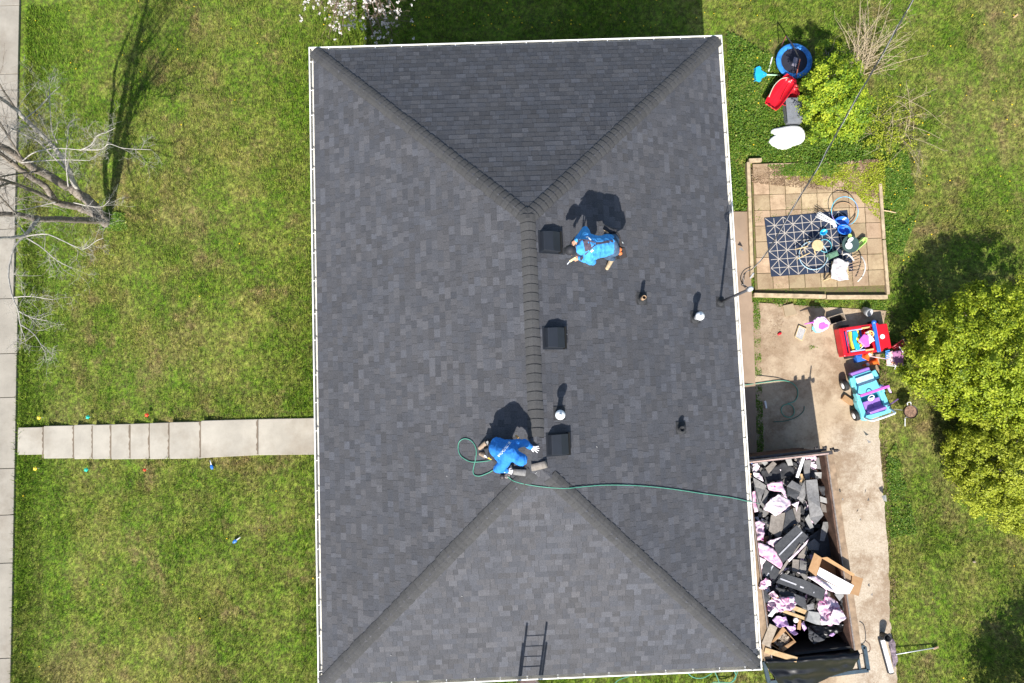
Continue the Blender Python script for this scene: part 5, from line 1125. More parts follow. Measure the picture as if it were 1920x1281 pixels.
sc('pink wrap cluster at the left of the wood offcuts', Z9([(250, 320), (340, 260), (430, 240), (500, 270), (600, 330), (540, 380), (480, 400), (380, 440), (250, 420)]), M_pink, 'film_wrap', 'plastic wrap', .004, .08, 1.74, fold=.10, n=22)
sc('small pink wad above the pink wrap cluster', Z9([(285, 200), (340, 190), (370, 240), (320, 270), (285, 240)]), M_pink, 'film_wrap', 'plastic wrap', .004, .05, 1.74, fold=.09, n=12)
sc('pale pink wrap at the upper right of the wood offcuts', Z9([(470, 260), (560, 250), (600, 330), (560, 360), (480, 320)]), M_pinkw, 'film_wrap', 'plastic wrap', .004, .05, 1.76, fold=.08, n=12)
sc('purple wrap hanging above the rubble filled box', Z9([(300, 530), (360, 480), (480, 490), (500, 580), (450, 620), (380, 600)]), M_purple, 'film_wrap', 'plastic wrap', .004, .06, 1.72, fold=.08, n=14)
sc('purple wrap curling down over the black liner', Z9([(470, 600), (560, 570), (600, 610), (590, 660), (625, 700), (560, 690), (500, 660)]), M_purple, 'film_wrap', 'plastic wrap', .004, .06, 1.6, fold=.08, n=14)
sc('small purple wrap right of the upright brown wood', Z9([(660, 560), (690, 540), (710, 610), (690, 660), (660, 620)]), M_purple, 'film_wrap', 'plastic wrap', .004, .04, 1.66, fold=.05, n=10)
sc('pink wrap wad at the left rim beside the dashed sheet', Z9([(150, 70), (230, 20), (280, 60), (300, 120), (200, 170), (140, 150)]), M_pink, 'film_wrap', 'plastic wrap', .004, .06, 1.78, fold=.09, n=14)
sc('folded white paper with a dark edge left of the offcuts', Z9([(245, 475), (340, 365), (375, 400), (300, 490)]), M_wboard, 'paper_scrap', 'paper', .005, .02, 1.78, fold=.02)
sc('dark striped shingle at the left rim above the wad', Z9([(165, 200), (230, 170), (280, 290), (210, 330)]), M_sd, z=1.72)
m_ = MB(); m_.lathe([(.045, 0), (.062, .02), (.062, .05), (.05, .06), (.001, .055)], n=18); o = m_.build('white_cup', MATS['white_enamel'], smooth=True); o.location = at(1491, 1162, 1.78); tag(o, 'round white cup lid among the wood offcuts', 'cup lid')
# box of rubble
rb = thing('cardboard_box', 'tilted cardboard box filled with grey rubble at the lower left', 'box', at(1467, 1200, 1.4)); rl = rb.location
def QB(x, y, z): p = q9(x, y); return at(p[0], p[1], z) - rl
m__ = MB(); top4 = [QB(430, 605, 1.85), QB(590, 790, 1.85), QB(430, 912, 1.8), QB(275, 815, 1.8)]; low4 = [p - Vector((0, 0, .4)) for p in top4]
for i in range(4): j = (i + 1) % 4; m__.add([top4[i], top4[j], low4[j], low4[i]], [(0, 1, 2, 3)])
m__.add(low4, [(0, 1, 2, 3)]); bb = m__.build('carton', M_card, rb); sm_ = bb.modifiers.new('t', 'SOLIDIFY'); sm_.thickness = .01
m__ = MB(); m__.prism([QB(430, 605, 1.85), QB(475, 650, 1.85), QB(330, 790, 1.86), QB(290, 800, 1.84)], .008); m__.build('flap', M_card, rb)
m__ = MB(); m__.prism([QB(590, 790, 1.85), QB(430, 912, 1.82), QB(415, 860, 1.80), QB(560, 770, 1.82)], .008); m__.build('flap', M_card, rb)
m__ = MB(); r2 = random.Random(9); cc_ = sum(top4, Vector()) / 4
for k in range(90):
    s_, t_ = r2.uniform(-.75, .75), r2.uniform(-.75, .75); p = cc_ + (top4[1] - top4[0]) * s_ * .4 + (top4[3] - top4[0]) * t_ * .4 + Vector((0, 0, -.12 + r2.uniform(-.02, .03)))
    m__.col = (1, 1, 1); m__.box(p, (r2.uniform(.03, .1), r2.uniform(.03, .08), r2.uniform(.02, .05)), r2.uniform(0, 3), r2.uniform(-.5, .5), r2.uniform(-.5, .5))
rbl = m__.build('rubble', M_owood, rb)
# black liner at the south end: inside the bin and draped out over the low wall onto the frame
def grid_sheet(name, label, cat, rows, m, t, amp, seed):
    """rows of (px,py,z) control points -> smooth wrinkled sheet"""
    nr, nc = 26, 60; R_ = [[at(*q) for q in r] for r in rows]; V = []
    for i in range(nr + 1):
        a = i / nr * (len(R_) - 1); k = min(int(a), len(R_) - 2); f = a - k
        for j in range(nc + 1):
            b = j / nc * (len(R_[0]) - 1); l = min(int(b), len(R_[0]) - 2); g = b - l
            p = (R_[k][l] * (1 - g) + R_[k][l + 1] * g) * (1 - f) + (R_[k + 1][l] * (1 - g) + R_[k + 1][l + 1] * g) * f
            w_ = noise.noise(Vector((p.x * 1.2 + seed, p.y * 5, 0))) + .5 * noise.noise(Vector((p.x * 4, p.y * 3 + seed, 3))) + .6 * abs(noise.noise(Vector((p.x * 3 + p.y * 4, p.y * 2, seed))))
            V.append(p + Vector((0, amp * .4 * w_, amp * w_)))
    m__ = MB(); m__.add(V, [(i * (nc + 1) + j, i * (nc + 1) + j + 1, (i + 1) * (nc + 1) + j + 1, (i + 1) * (nc + 1) + j) for i in range(nr) for j in range(nc)])
    o = m__.build(name, m, smooth=True); recenter(o); s_ = o.modifiers.new('t', 'SOLIDIFY'); s_.thickness = t; return tag(o, label, cat)
grid_sheet('plastic_liner', 'glossy black plastic liner draped over the lower end of the dumpster', 'plastic sheet',
    [[(1434, 1150, .62), (1500, 1140, .62), (1540, 1135, .62), (1566, 1120, .75)], [(1430, 1185, .66), (1500, 1180, .62), (1550, 1176, .62), (1580, 1165, .9)], [(1432, 1206, 1.15), (1500, 1200, 1.05), (1555, 1194, 1.05), (1592, 1188, 1.35)], [(1434, 1240, 1.95), (1500, 1238, 1.95), (1555, 1232, 1.95), (1614, 1227, 1.95)],
     [(1440, 1254, 1.74), (1500, 1256, 1.66), (1560, 1250, 1.66), (1606, 1240, 1.74)], [(1455, 1275, 1.5), (1500, 1271, 1.42), (1560, 1263, 1.42), (1598, 1256, 1.5)], [(1470, 1294, 1.2), (1500, 1290, 1.15), (1530, 1283, 1.15), (1550, 1270, 1.3)]], M_blackp, .004, .10, 3)
sc('black plastic bag sagging under the crumpled pink tent', Z9([(730, 580), (880, 600), (1050, 590), (1185, 560), (1160, 650), (1000, 720), (800, 810), (725, 700)]), M_blackp, 'plastic_bag', 'plastic bag', .005, .08, 1.45, fold=.06, n=20)
sc('dark blue grey felt fold in front of the black bag', Z9([(730, 600), (830, 690), (930, 760), (800, 810), (740, 740)]), M_sd, 'felt_sheet', 'felt sheet', .006, .04, 1.5, fold=.03, n=12)
sc('small purple and white scraps on the black bag', Z9([(980, 710), (1040, 670), (1065, 690), (1020, 720)]), M_purple, 'film_wrap', 'plastic wrap', .004, .04, 1.62, fold=.05)
o = sheetobj('grey_sheet', 'smooth grey sheet lying at the bottom edge below the black liner', 'sheet', [(1466, 1270, .35), (1520, 1266, .35), (1536, 1290, .3), (1478, 1295, .3)], M_sg, .01, .01, 2, 6)
sc('long dark plastic fold down the left of the liner', [(1432, 1240, 1.8), (1440, 1244, 1.8), (1470, 1285, .7), (1462, 1290, .7)], M_blackp, 'plastic_liner', 'plastic sheet', .006, .03, 1.5, fold=.03)

# ------------------------------------------------------------------ loose cap shingles near the lower ridge end
def loosecap(label, pts, h, m):
    P_ = [RF(x, y, h + dz) for x, y, dz in pts]; c = sum(P_, Vector()) / 4; m_ = MB(); n_ = 6; vs = []
    for i in range(n_ + 1):
        t = i / n_; a, b = P_[0].lerp(P_[1], t), P_[3].lerp(P_[2], t); z = .035 * math.sin(math.pi * t); vs += [a - c + Vector((0, 0, z)), b - c + Vector((0, 0, z))]
    m_.add(vs, [(2 * i, 2 * i + 1, 2 * i + 3, 2 * i + 2) for i in range(n_)]); o = m_.build('cap_piece', m, smooth=True); o.location = c
    s_ = o.modifiers.new('t', 'SOLIDIFY'); s_.thickness = .006; return tag(o, label, 'cap shingle')
loosecap('tan grey cap shingle lying crooked at the lower ridge end', [(995, 871, .05), (1024, 864, .05), (1027, 877, .01), (997, 884, .01)], .03, M_sb)
loosecap('grey cap shingle lying between the hooded worker and the crooked one', [(960, 879, .03), (987, 881, .03), (985, 893, .01), (962, 890, .01)], .025, M_sg)
r_ = random.Random(41); m_ = MB(); m_.box((0, 0, .006), (.022, .012, .006), .4); chip0 = m_.build('roof_chip', M_lg)
for k, (px, py) in enumerate(((838, 893), (1005, 887), (1119, 838), (1063, 627), (733, 1229), (1010, 912), (866, 1118))):
    o = chip0 if k == 0 else chip0.copy()
    if k: col.objects.link(o)
    o.location = RF(px, py, .018); o.rotation_euler = (0, 0, r_.uniform(0, 3)); o.scale = (r_.uniform(.6, 2.2), 1, 1); tag(o, 'tiny pale scrap lying on the dark shingles', 'scrap', 'pale scraps on the roof')

# ------------------------------------------------------------------ toys and things by the leafy bush
def frame(a, b, z=0.):
    """origin at the middle of a-b (pixels), local x towards b"""
    A, B = at(*a, z), at(*b, z); c = (A + B) / 2; return Vector((c.x, c.y, 0)), ang(A, B), (B - A).length
M_cyan = mat('cyan_plastic', (.02, .36, .62), .3, .08, 6); M_lgreen = mat('pale_green_plastic', (.38, .62, .40), .35, .08); M_red = mat('red_plastic', (.60, .012, .025), .3, .1, 6); M_blackf = mat('black_fabric', (.018, .018, .03), .7)
M_bpad = mat('blue_pad', (.03, .20, .55), .45, .3, 7, .4); M_whitep = mat('white_plastic', (.72, .73, .73), .4, .06); M_yellow = mat('yellow_plastic', (.80, .62, .06), .35, .08); M_purp = mat('purple_plastic', (.30, .16, .52), .3, .1); M_mag = mat('magenta_plastic', (.55, .12, .50), .3, .1)
M_teal = mat('teal_plastic', (.16, .56, .64), .3, .1, 6); M_tdark = mat('dark_teal_plastic', (.015, .22, .30), .35, .1); M_bluep = mat('blue_plastic', (.03, .14, .55), .3, .1); M_tyre = mat('black_tyre', (.02, .02, .02), .7); M_orange = mat('orange_plastic', (.75, .16, .03), .4, .1); M_lilac = mat('lilac_plastic', (.62, .42, .72), .3, .08)
tp = at(1489.5, 114, .22); tc = Vector((tp.x, tp.y, 0)); tr_ = thing('trampoline', 'small round trampoline with a blue pad and black mat beside the leafy bush', 'trampoline', tc); TR = .53
m_ = MB(); m_.lathe([(.001, .2), (TR * .74, .205), (TR * .74, .195), (.001, .19)], n=40); m_.build('mat', M_blackf, tr_)
m_ = MB(); prof = [(TR * .72, .215), (TR * .76, .232), (TR * .95, .235), (TR, .215), (TR, .19), (TR * .72, .19)]; n_ = 44
vs = [(r_0 * math.cos(2 * math.pi * j / n_), r_0 * math.sin(2 * math.pi * j / n_), z_ + .004 * math.sin(j * 2.3)) for r_0, z_ in prof for j in range(n_)]
m_.add(vs, [(i * n_ + j, i * n_ + (j + 1) % n_, ((i + 1) % 6) * n_ + (j + 1) % n_, ((i + 1) % 6) * n_ + j) for i in range(6) for j in range(n_)]); m_.build('pad', M_bpad, tr_, smooth=True)
for k in range(6):
    a_ = k * math.pi / 3 + .3; m_ = MB(); m_.tube([(TR * .92 * math.cos(a_), TR * .92 * math.sin(a_), .2), (TR * .95 * math.cos(a_), TR * .95 * math.sin(a_), 0)], .015, 8); m_.build('leg', M_blackm, tr_)
m_ = MB(); m_.box((.02, -.03, .212), (.13, .28, .004), -.35); m_.build('mat_badge', mat('badge', (.22, .20, .24), .6, .3, 20), tr_, bevel=.03)
M_copper = mat('red_brown_tube', (.38, .12, .08), .5, .1, 10)
m_ = MB(); a, b, c_, d_ = at(1464, 88, .2) - tc, at(1474, 67, .95) - tc, at(1500, 112, .95) - tc, at(1492, 146, .2) - tc
m_.tube([a, a.lerp(b, .97), b], .016, 8); m_.tube([c_, d_], .016, 8); m_.build('handle_post', M_copper, tr_, smooth=True)
m_ = MB(); m_.tube(smoothpts([b, b.lerp(c_, .4) + Vector((.02, .02, 0)), c_], 5), .02, 8); m_.build('handle_bar', M_rub, tr_, smooth=True)
# toy rake: cyan head, pale green shaft
l, rz, L_ = frame((1418, 140), (1462, 141), .1); rk = thing('toy_rake', 'toy rake with a cyan head and pale green shaft, left of the trampoline', 'toy rake', l + Vector((0, 0, .05)), rz)
m_ = MB(); h_ = L_ / 2; m_.tube([(-h_ + .2, 0, .06), (h_, 0, .04)], .022, 8); m_.build('shaft', M_lgreen, rk, smooth=True)
m_ = MB(); m_.prism([(-h_ + .3, -.03, .08), (-h_ + .3, .03, .08), (-h_ + .12, .14, .08), (-h_ + .07, .16, .08), (-h_ + .07, -.16, .08), (-h_ + .12, -.14, .08)], .03)
m_.prism([(-h_ + .08, -.24, .1), (-h_ + .13, -.2, .1), (-h_ + .13, .2, .1), (-h_ + .08, .24, .1), (-h_ - .02, .2, .1), (-h_ - .05, 0, .1), (-h_ - .02, -.2, .1)], .04)
for k in range(7): m_.bar((-h_ + .0, -.18 + k * .06, .09), (-h_ - .05, -.18 + k * .06, .0), .02, .02)
m_.build('head', M_cyan, rk, bevel=.006)
l, rz, L_ = frame((1448, 107), (1441, 134), .05); o_ = MB()
for k in range(12): o_.lathe([(.016, 0), (.022, L_ / 24), (.016, L_ / 12)], (0, 0, k * L_ / 12), 10)
o = o_.build('corrugated_tube', M_whitep); o.location = at(1441, 134, .05); o.rotation_euler = (math.pi / 2, 0, rz + math.pi / 2); o.rotation_euler = (0, math.pi / 2, rz + math.pi); tag(o, 'white corrugated tube in the grass above the toy rake', 'tube')
# sleds
def sled(label, a, b, wd, z0, m, tilt=0):
    l, rz, L_ = frame(a, b, z0 + .1); t = thing('sled', label, 'sled', l + Vector((0, 0, z0)), 0); t.rotation_euler = (tilt, .0, rz)
    nu, nv = 18, 12; V = []; h_ = L_ / 2
    for i in range(nu + 1):
        u = i / nu * 2 - 1; w_ = wd / 2 * (1 - .10 * (u + .1) ** 2 - .35 * max(0, u - .55) ** 1.2 - .22 * max(0, -u - .75) * 2)
        for j in range(nv + 1):
            v = j / nv * 2 - 1; e_ = max(abs(v) ** 6, abs(u) ** 12); z = .15 * min(1, e_ * 1.6) + (.012 if abs(v) in (1 / 3, ) else 0) + .014 * math.cos(v * 9) * (abs(v) < .7)
            V.append((u * h_, v * w_, z + .02))
    m_ = MB(); m_.add(V, [(i * (nv + 1) + j, (i + 1) * (nv + 1) + j, (i + 1) * (nv + 1) + j + 1, i * (nv + 1) + j + 1) for i in range(nu) for j in range(nv)])
    o = m_.build('shell', m, t, smooth=True); s_ = o.modifiers.new('t', 'SOLIDIFY'); s_.thickness = .008
    rim = [V[j] for j in range(nv + 1)] + [V[i * (nv + 1) + nv] for i in range(1, nu + 1)] + [V[nu * (nv + 1) + j] for j in range(nv - 1, -1, -1)] + [V[i * (nv + 1)] for i in range(nu - 1, 0, -1)]
    m_ = MB(); m_.tube(rim, .013, 6, True); m_.build('rim', m, t, smooth=True); return t
s2 = sled('second red plastic sled, half hidden under the front one', (1471, 200), (1490, 160), .42, .05, mat('red_plastic_dull', (.42, .02, .03), .4, .12))
s1 = sled('front red plastic sled with a pale cord along its side', (1443, 202), (1483, 147), .46, .18, M_red)
m_ = MB(); m_.tube(smoothpts([(-.35, .2, .19), (0, .27, .2), (.3, .22, .2), (.48, .06, .18)], 5), .012, 6); m_.build('cord', mat('pale_cord', (.6, .52, .40), .8), s1, smooth=True)
# grey plastic storage box under the bush edge, white cushion
l, rz, L_ = frame((1488, 232), (1484, 188), .15); m_ = MB(); m_.box((0, 0, .14), (L_, .44, .28), 0, 0, 0, .96); m_.box((0, 0, .285), (L_ + .03, .46, .02)); m_.box((0, .05, .30), (L_ * .6, .2, .012))
o = m_.build('storage_box', mat('grey_box', (.17, .18, .20), .5, .15, 6), bevel=.015); o.location = l; o.rotation_euler.z = rz; tag(o, 'grey lidded storage box half under the leafy bush', 'storage box')
P_ = [(1445, 245), (1449, 240), (1460, 239), (1474, 235), (1492, 234), (1503, 236), (1510, 244), (1512, 256), (1509, 265), (1500, 269), (1488, 273), (1478, 279), (1464, 278), (1452, 273), (1443, 268), (1442, 262), (1447, 256), (1455, 253), (1450, 251)]
cw = at(1479, 256, .15); pts = [at(x, y, .15) - cw for x, y in P_]; m_ = MB(); rings = [(1, -.13), (1.0, -.05), (.95, .02), (.8, .06), (.5, .085), (.2, .09)]; k_ = len(pts)
m_.add([Vector((p.x * s_, p.y * s_, z_ + (.02 * noise.noise(Vector((p.x * s_ * 5, p.y * s_ * 5, 1))) if s_ < .9 else 0))) for s_, z_ in rings for p in pts], [(i * k_ + j, i * k_ + (j + 1) % k_, (i + 1) * k_ + (j + 1) % k_, (i + 1) * k_ + j) for i in range(5) for j in range(k_)] + [tuple(range(5 * k_, 6 * k_))])
o = m_.build('white_cushion', mat('white_vinyl', (.80, .80, .80), .5, .03), smooth=True); o.location = cw; ss = o.modifiers.new('s', 'SUBSURF'); ss.levels = ss.render_levels = 1; tag(o, 'puffy white cushion with scalloped edges on the ground cover below the bush', 'cushion')

# ------------------------------------------------------------------ patio things
rc = [at(1433, 409, .1), at(1589, 394, .1), at(1600, 508, .1), at(1446, 519, .1)]
ro = sum(rc, Vector()) / 4; m_ = MB(); m_.cur = 0
nn = 20; V = [];
def bil(u, v): return (rc[0] * (1 - u) + rc[1] * u) * (1 - v) + (rc[3] * (1 - u) + rc[2] * u) * v - ro
for i in range(nn + 1):
    for j in range(nn + 1): p = bil(j / nn, i / nn); V.append(p + Vector((0, 0, .006 * noise.noise(p * 3))))
m_.add(V, [(i * (nn + 1) + j, (i + 1) * (nn + 1) + j, (i + 1) * (nn + 1) + j + 1, i * (nn + 1) + j + 1) for i in range(nn) for j in range(nn)])
m_.cur = 1
def rline(a, b):
    k = 8
    for q in range(k):
        p0 = bil(a[0] + (b[0] - a[0]) * q / k, a[1] + (b[1] - a[1]) * q / k); p1_ = bil(a[0] + (b[0] - a[0]) * (q + 1) / k, a[1] + (b[1] - a[1]) * (q + 1) / k)
        s_ = (p1_ - p0).cross(Vector((0, 0, 1))).normalized() * .0085; z0_ = Vector((0, 0, .006 * noise.noise(p0 * 3) + .003)); z1_ = Vector((0, 0, .006 * noise.noise(p1_ * 3) + .003))
        m_.add([p0 - s_ + z0_, p0 + s_ + z0_, p1_ + s_ + z1_, p1_ - s_ + z1_], [(3, 2, 1, 0) if False else (0, 1, 2, 3)])
NX, NY = 9, 7; mx_ = .012
for i in range(1, NX): rline((i / NX, .02), (i / NX, .98))
for j in range(1, NY): rline((.02, j / NY), (.98, j / NY))
for d0_ in range(-NY + 1, NX):
    for sgn in (1, -1):
        i0, j0 = (max(d0_, 0), max(-d0_, 0)); ln_ = min(NX - i0, NY - j0)
        if d0_ % 2 == 0 or True:
            a = (i0 / NX, j0 / NY); b = ((i0 + ln_) / NX, (j0 + ln_) / NY)
            if sgn < 0: a = (a[0], 1 - a[1]); b = (b[0], 1 - b[1])
            if (d0_ % 2 == 0) == (sgn > 0): rline((min(max(a[0], .01), .99), min(max(a[1], .01), .99)), (min(max(b[0], .01), .99), min(max(b[1], .01), .99)))
rug = m_.build('rug', [mat('navy_rug', (.028, .038, .065), .9, .15, 20, .1), mat('rug_line', (.42, .38, .33), .9, .1, 20, .1)]); rug.location = ro; tag(rug, 'navy outdoor rug with a white line pattern of crossing diagonals on the patio', 'rug')
s_ = rug.modifiers.new('t', 'SOLIDIFY'); s_.thickness = .006; s_.offset = -1
ZP = .11
def hoop(label, px, py, rpx, m, z=ZP + .02, tilt=(0, 0)):
    c = at(px, py, z); m_ = MB(); m_.ring((0, 0, 0), rpx / 66., .0125, 48, 6); o = m_.build('hoop', m, smooth=True); o.location = c; o.rotation_euler = (tilt[0], tilt[1], 0); return tag(o, label, 'hoop')
hoop('purple and blue hoop hanging over the top right rug corner', 1584, 396, 27, two('hoop_paint', (.22, .16, .38), (.12, .50, .62), 1.2, .45, .55), .32, (.1, .12))
hoop('thin brown hoop lying inside the purple one', 1582, 401, 22, mat('brown_hoop', (.35, .22, .12), .5), .13)
hoop('pale blue hoop around the wooden stool on the rug', 1525, 479, 27, mat('pale_blue_hoop', (.35, .52, .62), .4), .16)
hoop('small teal hoop right of the wooden stool', 1547, 461, 12, mat('teal_hoop', (.10, .38, .45), .4), .16)
# wooden stool / child chair lying on its side
M_pine = mat('pine', (.52, .40, .22), .6, .1, 12, .3)
st = thing('wooden_stool', 'pale wooden child chair with a round seat tipped on the rug', 'stool', at(1523, 466, .1)); sl = st.location
def S_(px, py, z): return at(px, py, z) - sl
m_ = MB(); m_.lathe([(.001, .36), (.155, .36), (.165, .345), (.155, .325), (.001, .325)], (S_(1523, 465, .1).x, S_(1523, 465, .1).y, 0), 28); m_.build('seat', M_pine, st, smooth=False)
for a, b in (((1515, 462, .42), (1489, 468, .2)), ((1519, 474, .42), (1494, 486, .22)), ((1527, 470, .40), (1530, 480, .0)), ((1517, 456, .40), (1510, 450, .0))):
    m_ = MB(); m_.tube([S_(*a), S_(*b)], .016, 8); m_.build('leg', M_pine, st, smooth=True)
m_ = MB(); m_.tube([S_(1500, 466, .3), S_(1505, 481, .3)], .01, 6); m_.tube([S_(1507, 464, .3), S_(1511, 478, .3)], .01, 6); m_.build('stretcher', M_pine, st)
# drying rack: bundle of thin white rods
dr_ = thing('drying_rack', 'bundle of thin white rods of a folded drying rack on the rug top edge', 'drying rack', at(1545, 408, .1)); dl_ = dr_.location; r_ = random.Random(15)
for k in range(9):
    f = k / 8; m_ = MB(); m_.tube([at(1527 + f * 8 + r_.uniform(-2, 2), 407 - f * 10, .25 + .02 * k) - dl_, at(1556 + f * 10, 420 - f * 6 + r_.uniform(-2, 2), .3) - dl_], .007, 6); m_.build('rod', M_whitep, dr_, smooth=True)
m_ = MB(); m_.box(at(1561, 418, .3) - dl_, (.14, .1, .05), -.3); m_.box(at(1565, 423, .3) - dl_, (.1, .1, .04), .3); m_.build('joint', M_whitep, dr_, bevel=.01)
def tub(name, label, cat, px, py, r0, r1, h, m, z=.1, sc=(1, 1), rz=0, rot=None, inside=None):
    c = at(px, py, z + h * .5); t = thing(name, label, cat, Vector((c.x, c.y, z)), rz)
    if rot: t.rotation_euler = rot
    m_ = MB(); m_.lathe([(r0, 0), (r1, h), (r1 + .012, h), (r1 + .012, h - .015), (r0 + .008, -.004)], n=24)
    m_ = MB(); n_ = 24; pr = [(.001, .006), (r0 - .006, .006), (r1 - .006, h), (r1 + .014, h + .004), (r1 + .012, h - .02), (r0, 0), (.001, 0)]
    m_.lathe(pr, n=n_); o = m_.build('bowl', m, t, smooth=True); t.scale = (sc[0], sc[1], 1); return t
tub('toy_tub', 'blue plastic tub on the top right part of the rug', 'tub', 1575, 418, .11, .17, .16, M_bluep, sc=(1.25, .9), rz=.3)
tub('toy_tub', 'deep blue plastic bin squeezed behind the blue tub', 'tub', 1580, 432, .1, .15, .22, mat('royal_blue', (.015, .16, .60), .3), sc=(1.2, .9), rz=-.3)
tub('toy_scoop', 'small sky blue scoop in the middle of the rug', 'toy scoop', 1543, 436, .05, .09, .1, M_cyan, sc=(1.1, .8), rz=.5)
t = tub('fire_pit', 'round dark green glass table top at the right rug edge', 'table', 1590, 460, .17, .19, .3, mat('green_glass', (.05, .085, .075), .15, .1, 4, .7))
m_ = MB(); m_.lathe([(.001, .31), (.24, .31), (.245, .30), (.001, .295)], n=32); m_.build('glass_top', MATS['green_glass'], t)
tub('white_bowl', 'white round bowl on the dark glass top', 'bowl', 1591, 461, .04, .085, .05, M_whitep, z=.42)
tub('white_bowl', 'small white cup above the round white bowl on the glass top', 'cup', 1594, 450, .04, .05, .05, M_whitep, z=.42, sc=(1.5, .8), rz=.6)
tub('green_cup', 'tiny yellow green cup at the top of the dark glass', 'cup', 1593, 442, .03, .04, .05, mat('green_cup_paint', (.35, .5, .12), .4), z=.42)
l, rz, L_ = frame((1603, 464), (1622, 447), .2); gs = thing('green_planter', 'lime green oblong planter tipped beside the glass table', 'planter', l + Vector((0, 0, .16)), rz); gs.rotation_euler = (.4, 0, rz)
m_ = MB(); a_, b_ = L_ / 2 + .03, .075; m_.prism([(-a_, -b_, 0), (a_ * .7, -b_, 0), (a_, 0, 0), (a_ * .7, b_, 0), (-a_, b_, 0)], .01)
for p, q in (((-a_, -b_), (a_ * .7, -b_)), ((a_ * .7, -b_), (a_, 0)), ((a_, 0), (a_ * .7, b_)), ((a_ * .7, b_), (-a_, b_)), ((-a_, b_), (-a_, -b_))): m_.bar((*p, .04), (*q, .04), .018, .09)
m_.build('trough', mat('lime_plastic', (.42, .62, .18), .4), gs, bevel=.004); m_ = MB(); m_.box((.02, 0, .012), (.16, .08, .02)); m_.build('soil', mat('soil', (.08, .09, .04), .9, .3, 30), gs)
l, rz, L_ = frame((1552, 482), (1569, 475), .2); m_ = MB(); m_.box((0, 0, .1), (L_, .17, .2), 0, 0, 0, .92); m_.box((0, 0, .205), (L_ * .7, .11, .02)); o = m_.build('green_box', mat('mottled_green', (.10, .20, .13), .6, .3, 9), bevel=.02); o.location = l + Vector((0, 0, .1)); o.rotation_euler.z = rz; tag(o, 'mottled green box between the hoops and the tipped chair', 'box')
# tipped garden chair with spindles and a pale cloth
gc = thing('garden_chair', 'tipped pale wooden chair with spindles at the lower right rug corner', 'chair', at(1600, 500, .1)); gl = gc.location
def GC(px, py, z): return at(px, py, z) - gl
m_ = MB(); m_.tube(smoothpts([GC(1615, 481, .35), GC(1621, 492, .4), GC(1622, 505, .4), GC(1617, 518, .35), GC(1608, 528, .25)], 6), [.02] * 25, 8); m_.build('back_rail', mat('weathered_white', (.52, .50, .46), .7, .15, 12), gc, smooth=True)
for k in range(6):
    m_ = MB(); f = k / 5; m_.tube([GC(1619, 486 + f * 34, .38), GC(1590 + 2 * f, 496 + f * 22, .3)], .009, 6); m_.build('spindle', mat('brown_spindle', (.30, .2, .13), .7), gc, smooth=True)
m_ = MB(); m_.tube(smoothpts([GC(1580, 478, .35), GC(1588, 476, .38), GC(1596, 482, .4), GC(1601, 489, .38)], 5), .022, 8); m_.build('arm', MATS['weathered_white'], gc, smooth=True)
m_ = MB(); m_.prism([GC(1560, 490, .26), GC(1590, 490, .26), GC(1592, 522, .24), GC(1558, 522, .24)][::-1], .03); m_.build('seat', M_pine, gc)
for a, b in (((1540, 528, .05), (1560, 520, .24)), ((1543, 527, .06), (1600, 529, .06)), ((1545, 522, .1), (1552, 500, .3))):
    m_ = MB(); m_.tube([GC(*a), GC(*b)], .017, 8); m_.build('leg', M_pine if a[0] != 1545 else M_work, gc, smooth=True)
o = sheetobj('cloth', 'greyish white cloth draped over the seat of the tipped chair', 'cloth', [(1564, 486, .34), (1572, 484, .36), (1592, 493, .36), (1588, 508, .33), (1592, 524, .30), (1574, 527, .28), (1558, 522, .28), (1559, 500, .32)], two('grey_white_cloth', (.50, .48, .47), (.30, .27, .28), 6, .5, .66), .006, .03, 5, 16, .03)
# stick lying off the patio
m_ = MB(); a, b = at(1650, 394, .1), at(1680, 399, .05); m_.tube([Vector(), (b - a) * .5 + Vector((0, .01, 0)), b - a], .018, 7); o = m_.build('stick', M_pine, smooth=True); o.location = a; tag(o, 'pale stick jutting from the right patio edge into the grass', 'stick')

# ------------------------------------------------------------------ driveway things
def slabthing(name, label, cat, pts, h, m, z=.01):
    P_ = [at(x, y, h) for x, y in pts]; c = sum(P_, Vector()) / len(P_); m_ = MB(); m_.prism([p - c for p in P_][::-1] if False else [p - c for p in P_], h - z + .0); o = m_.build(name, m, bevel=.006); o.location = c; bpy.context.view_layer.update(); return tag(o, label, cat)
slabthing('paver_piece', 'loose square paving stone on the dirt below the patio', 'paving stone', [(1468, 573), (1487, 569), (1495, 589), (1473, 594)], .05, M_paver_plain if 'M_paver_plain' in globals() else concrete('loose_paver', (.33, .26, .17), (.22, .16, .1), .4))
gl_ = thing('grill_grate', 'pale wire rack with a rim lying on the dirt left of the pink toy', 'wire rack', at(1503, 625, .05)); fr4 = [(1498, 611), (1512, 617), (1504, 639), (1491, 632)]
P_ = [at(x, y, .06) - gl_.location for x, y in fr4]; m_ = MB()
for a, b in zip(P_, P_[1:] + P_[:1]): m_.tube([a, b], .014, 6)
m_.build('frame', M_pine, gl_)
m_ = MB()
for k in range(1, 12): f = k / 12; m_.tube([P_[0].lerp(P_[3], f), P_[1].lerp(P_[2], f)], .0035, 5); m_.tube([P_[0].lerp(P_[1], f), P_[3].lerp(P_[2], f)], .0035, 5)
m_.build('wires', M_whitep, gl_)
m_ = MB(); m_.ball((0, 0, .03), .07, 10, 6, (1, .55, .5)); o = m_.build('red_toy', M_red, smooth=True); o.location = at(1461, 626, .0); o.rotation_euler.z = .5; tag(o, 'small red plastic scrap alone on the bare dirt', 'scrap')
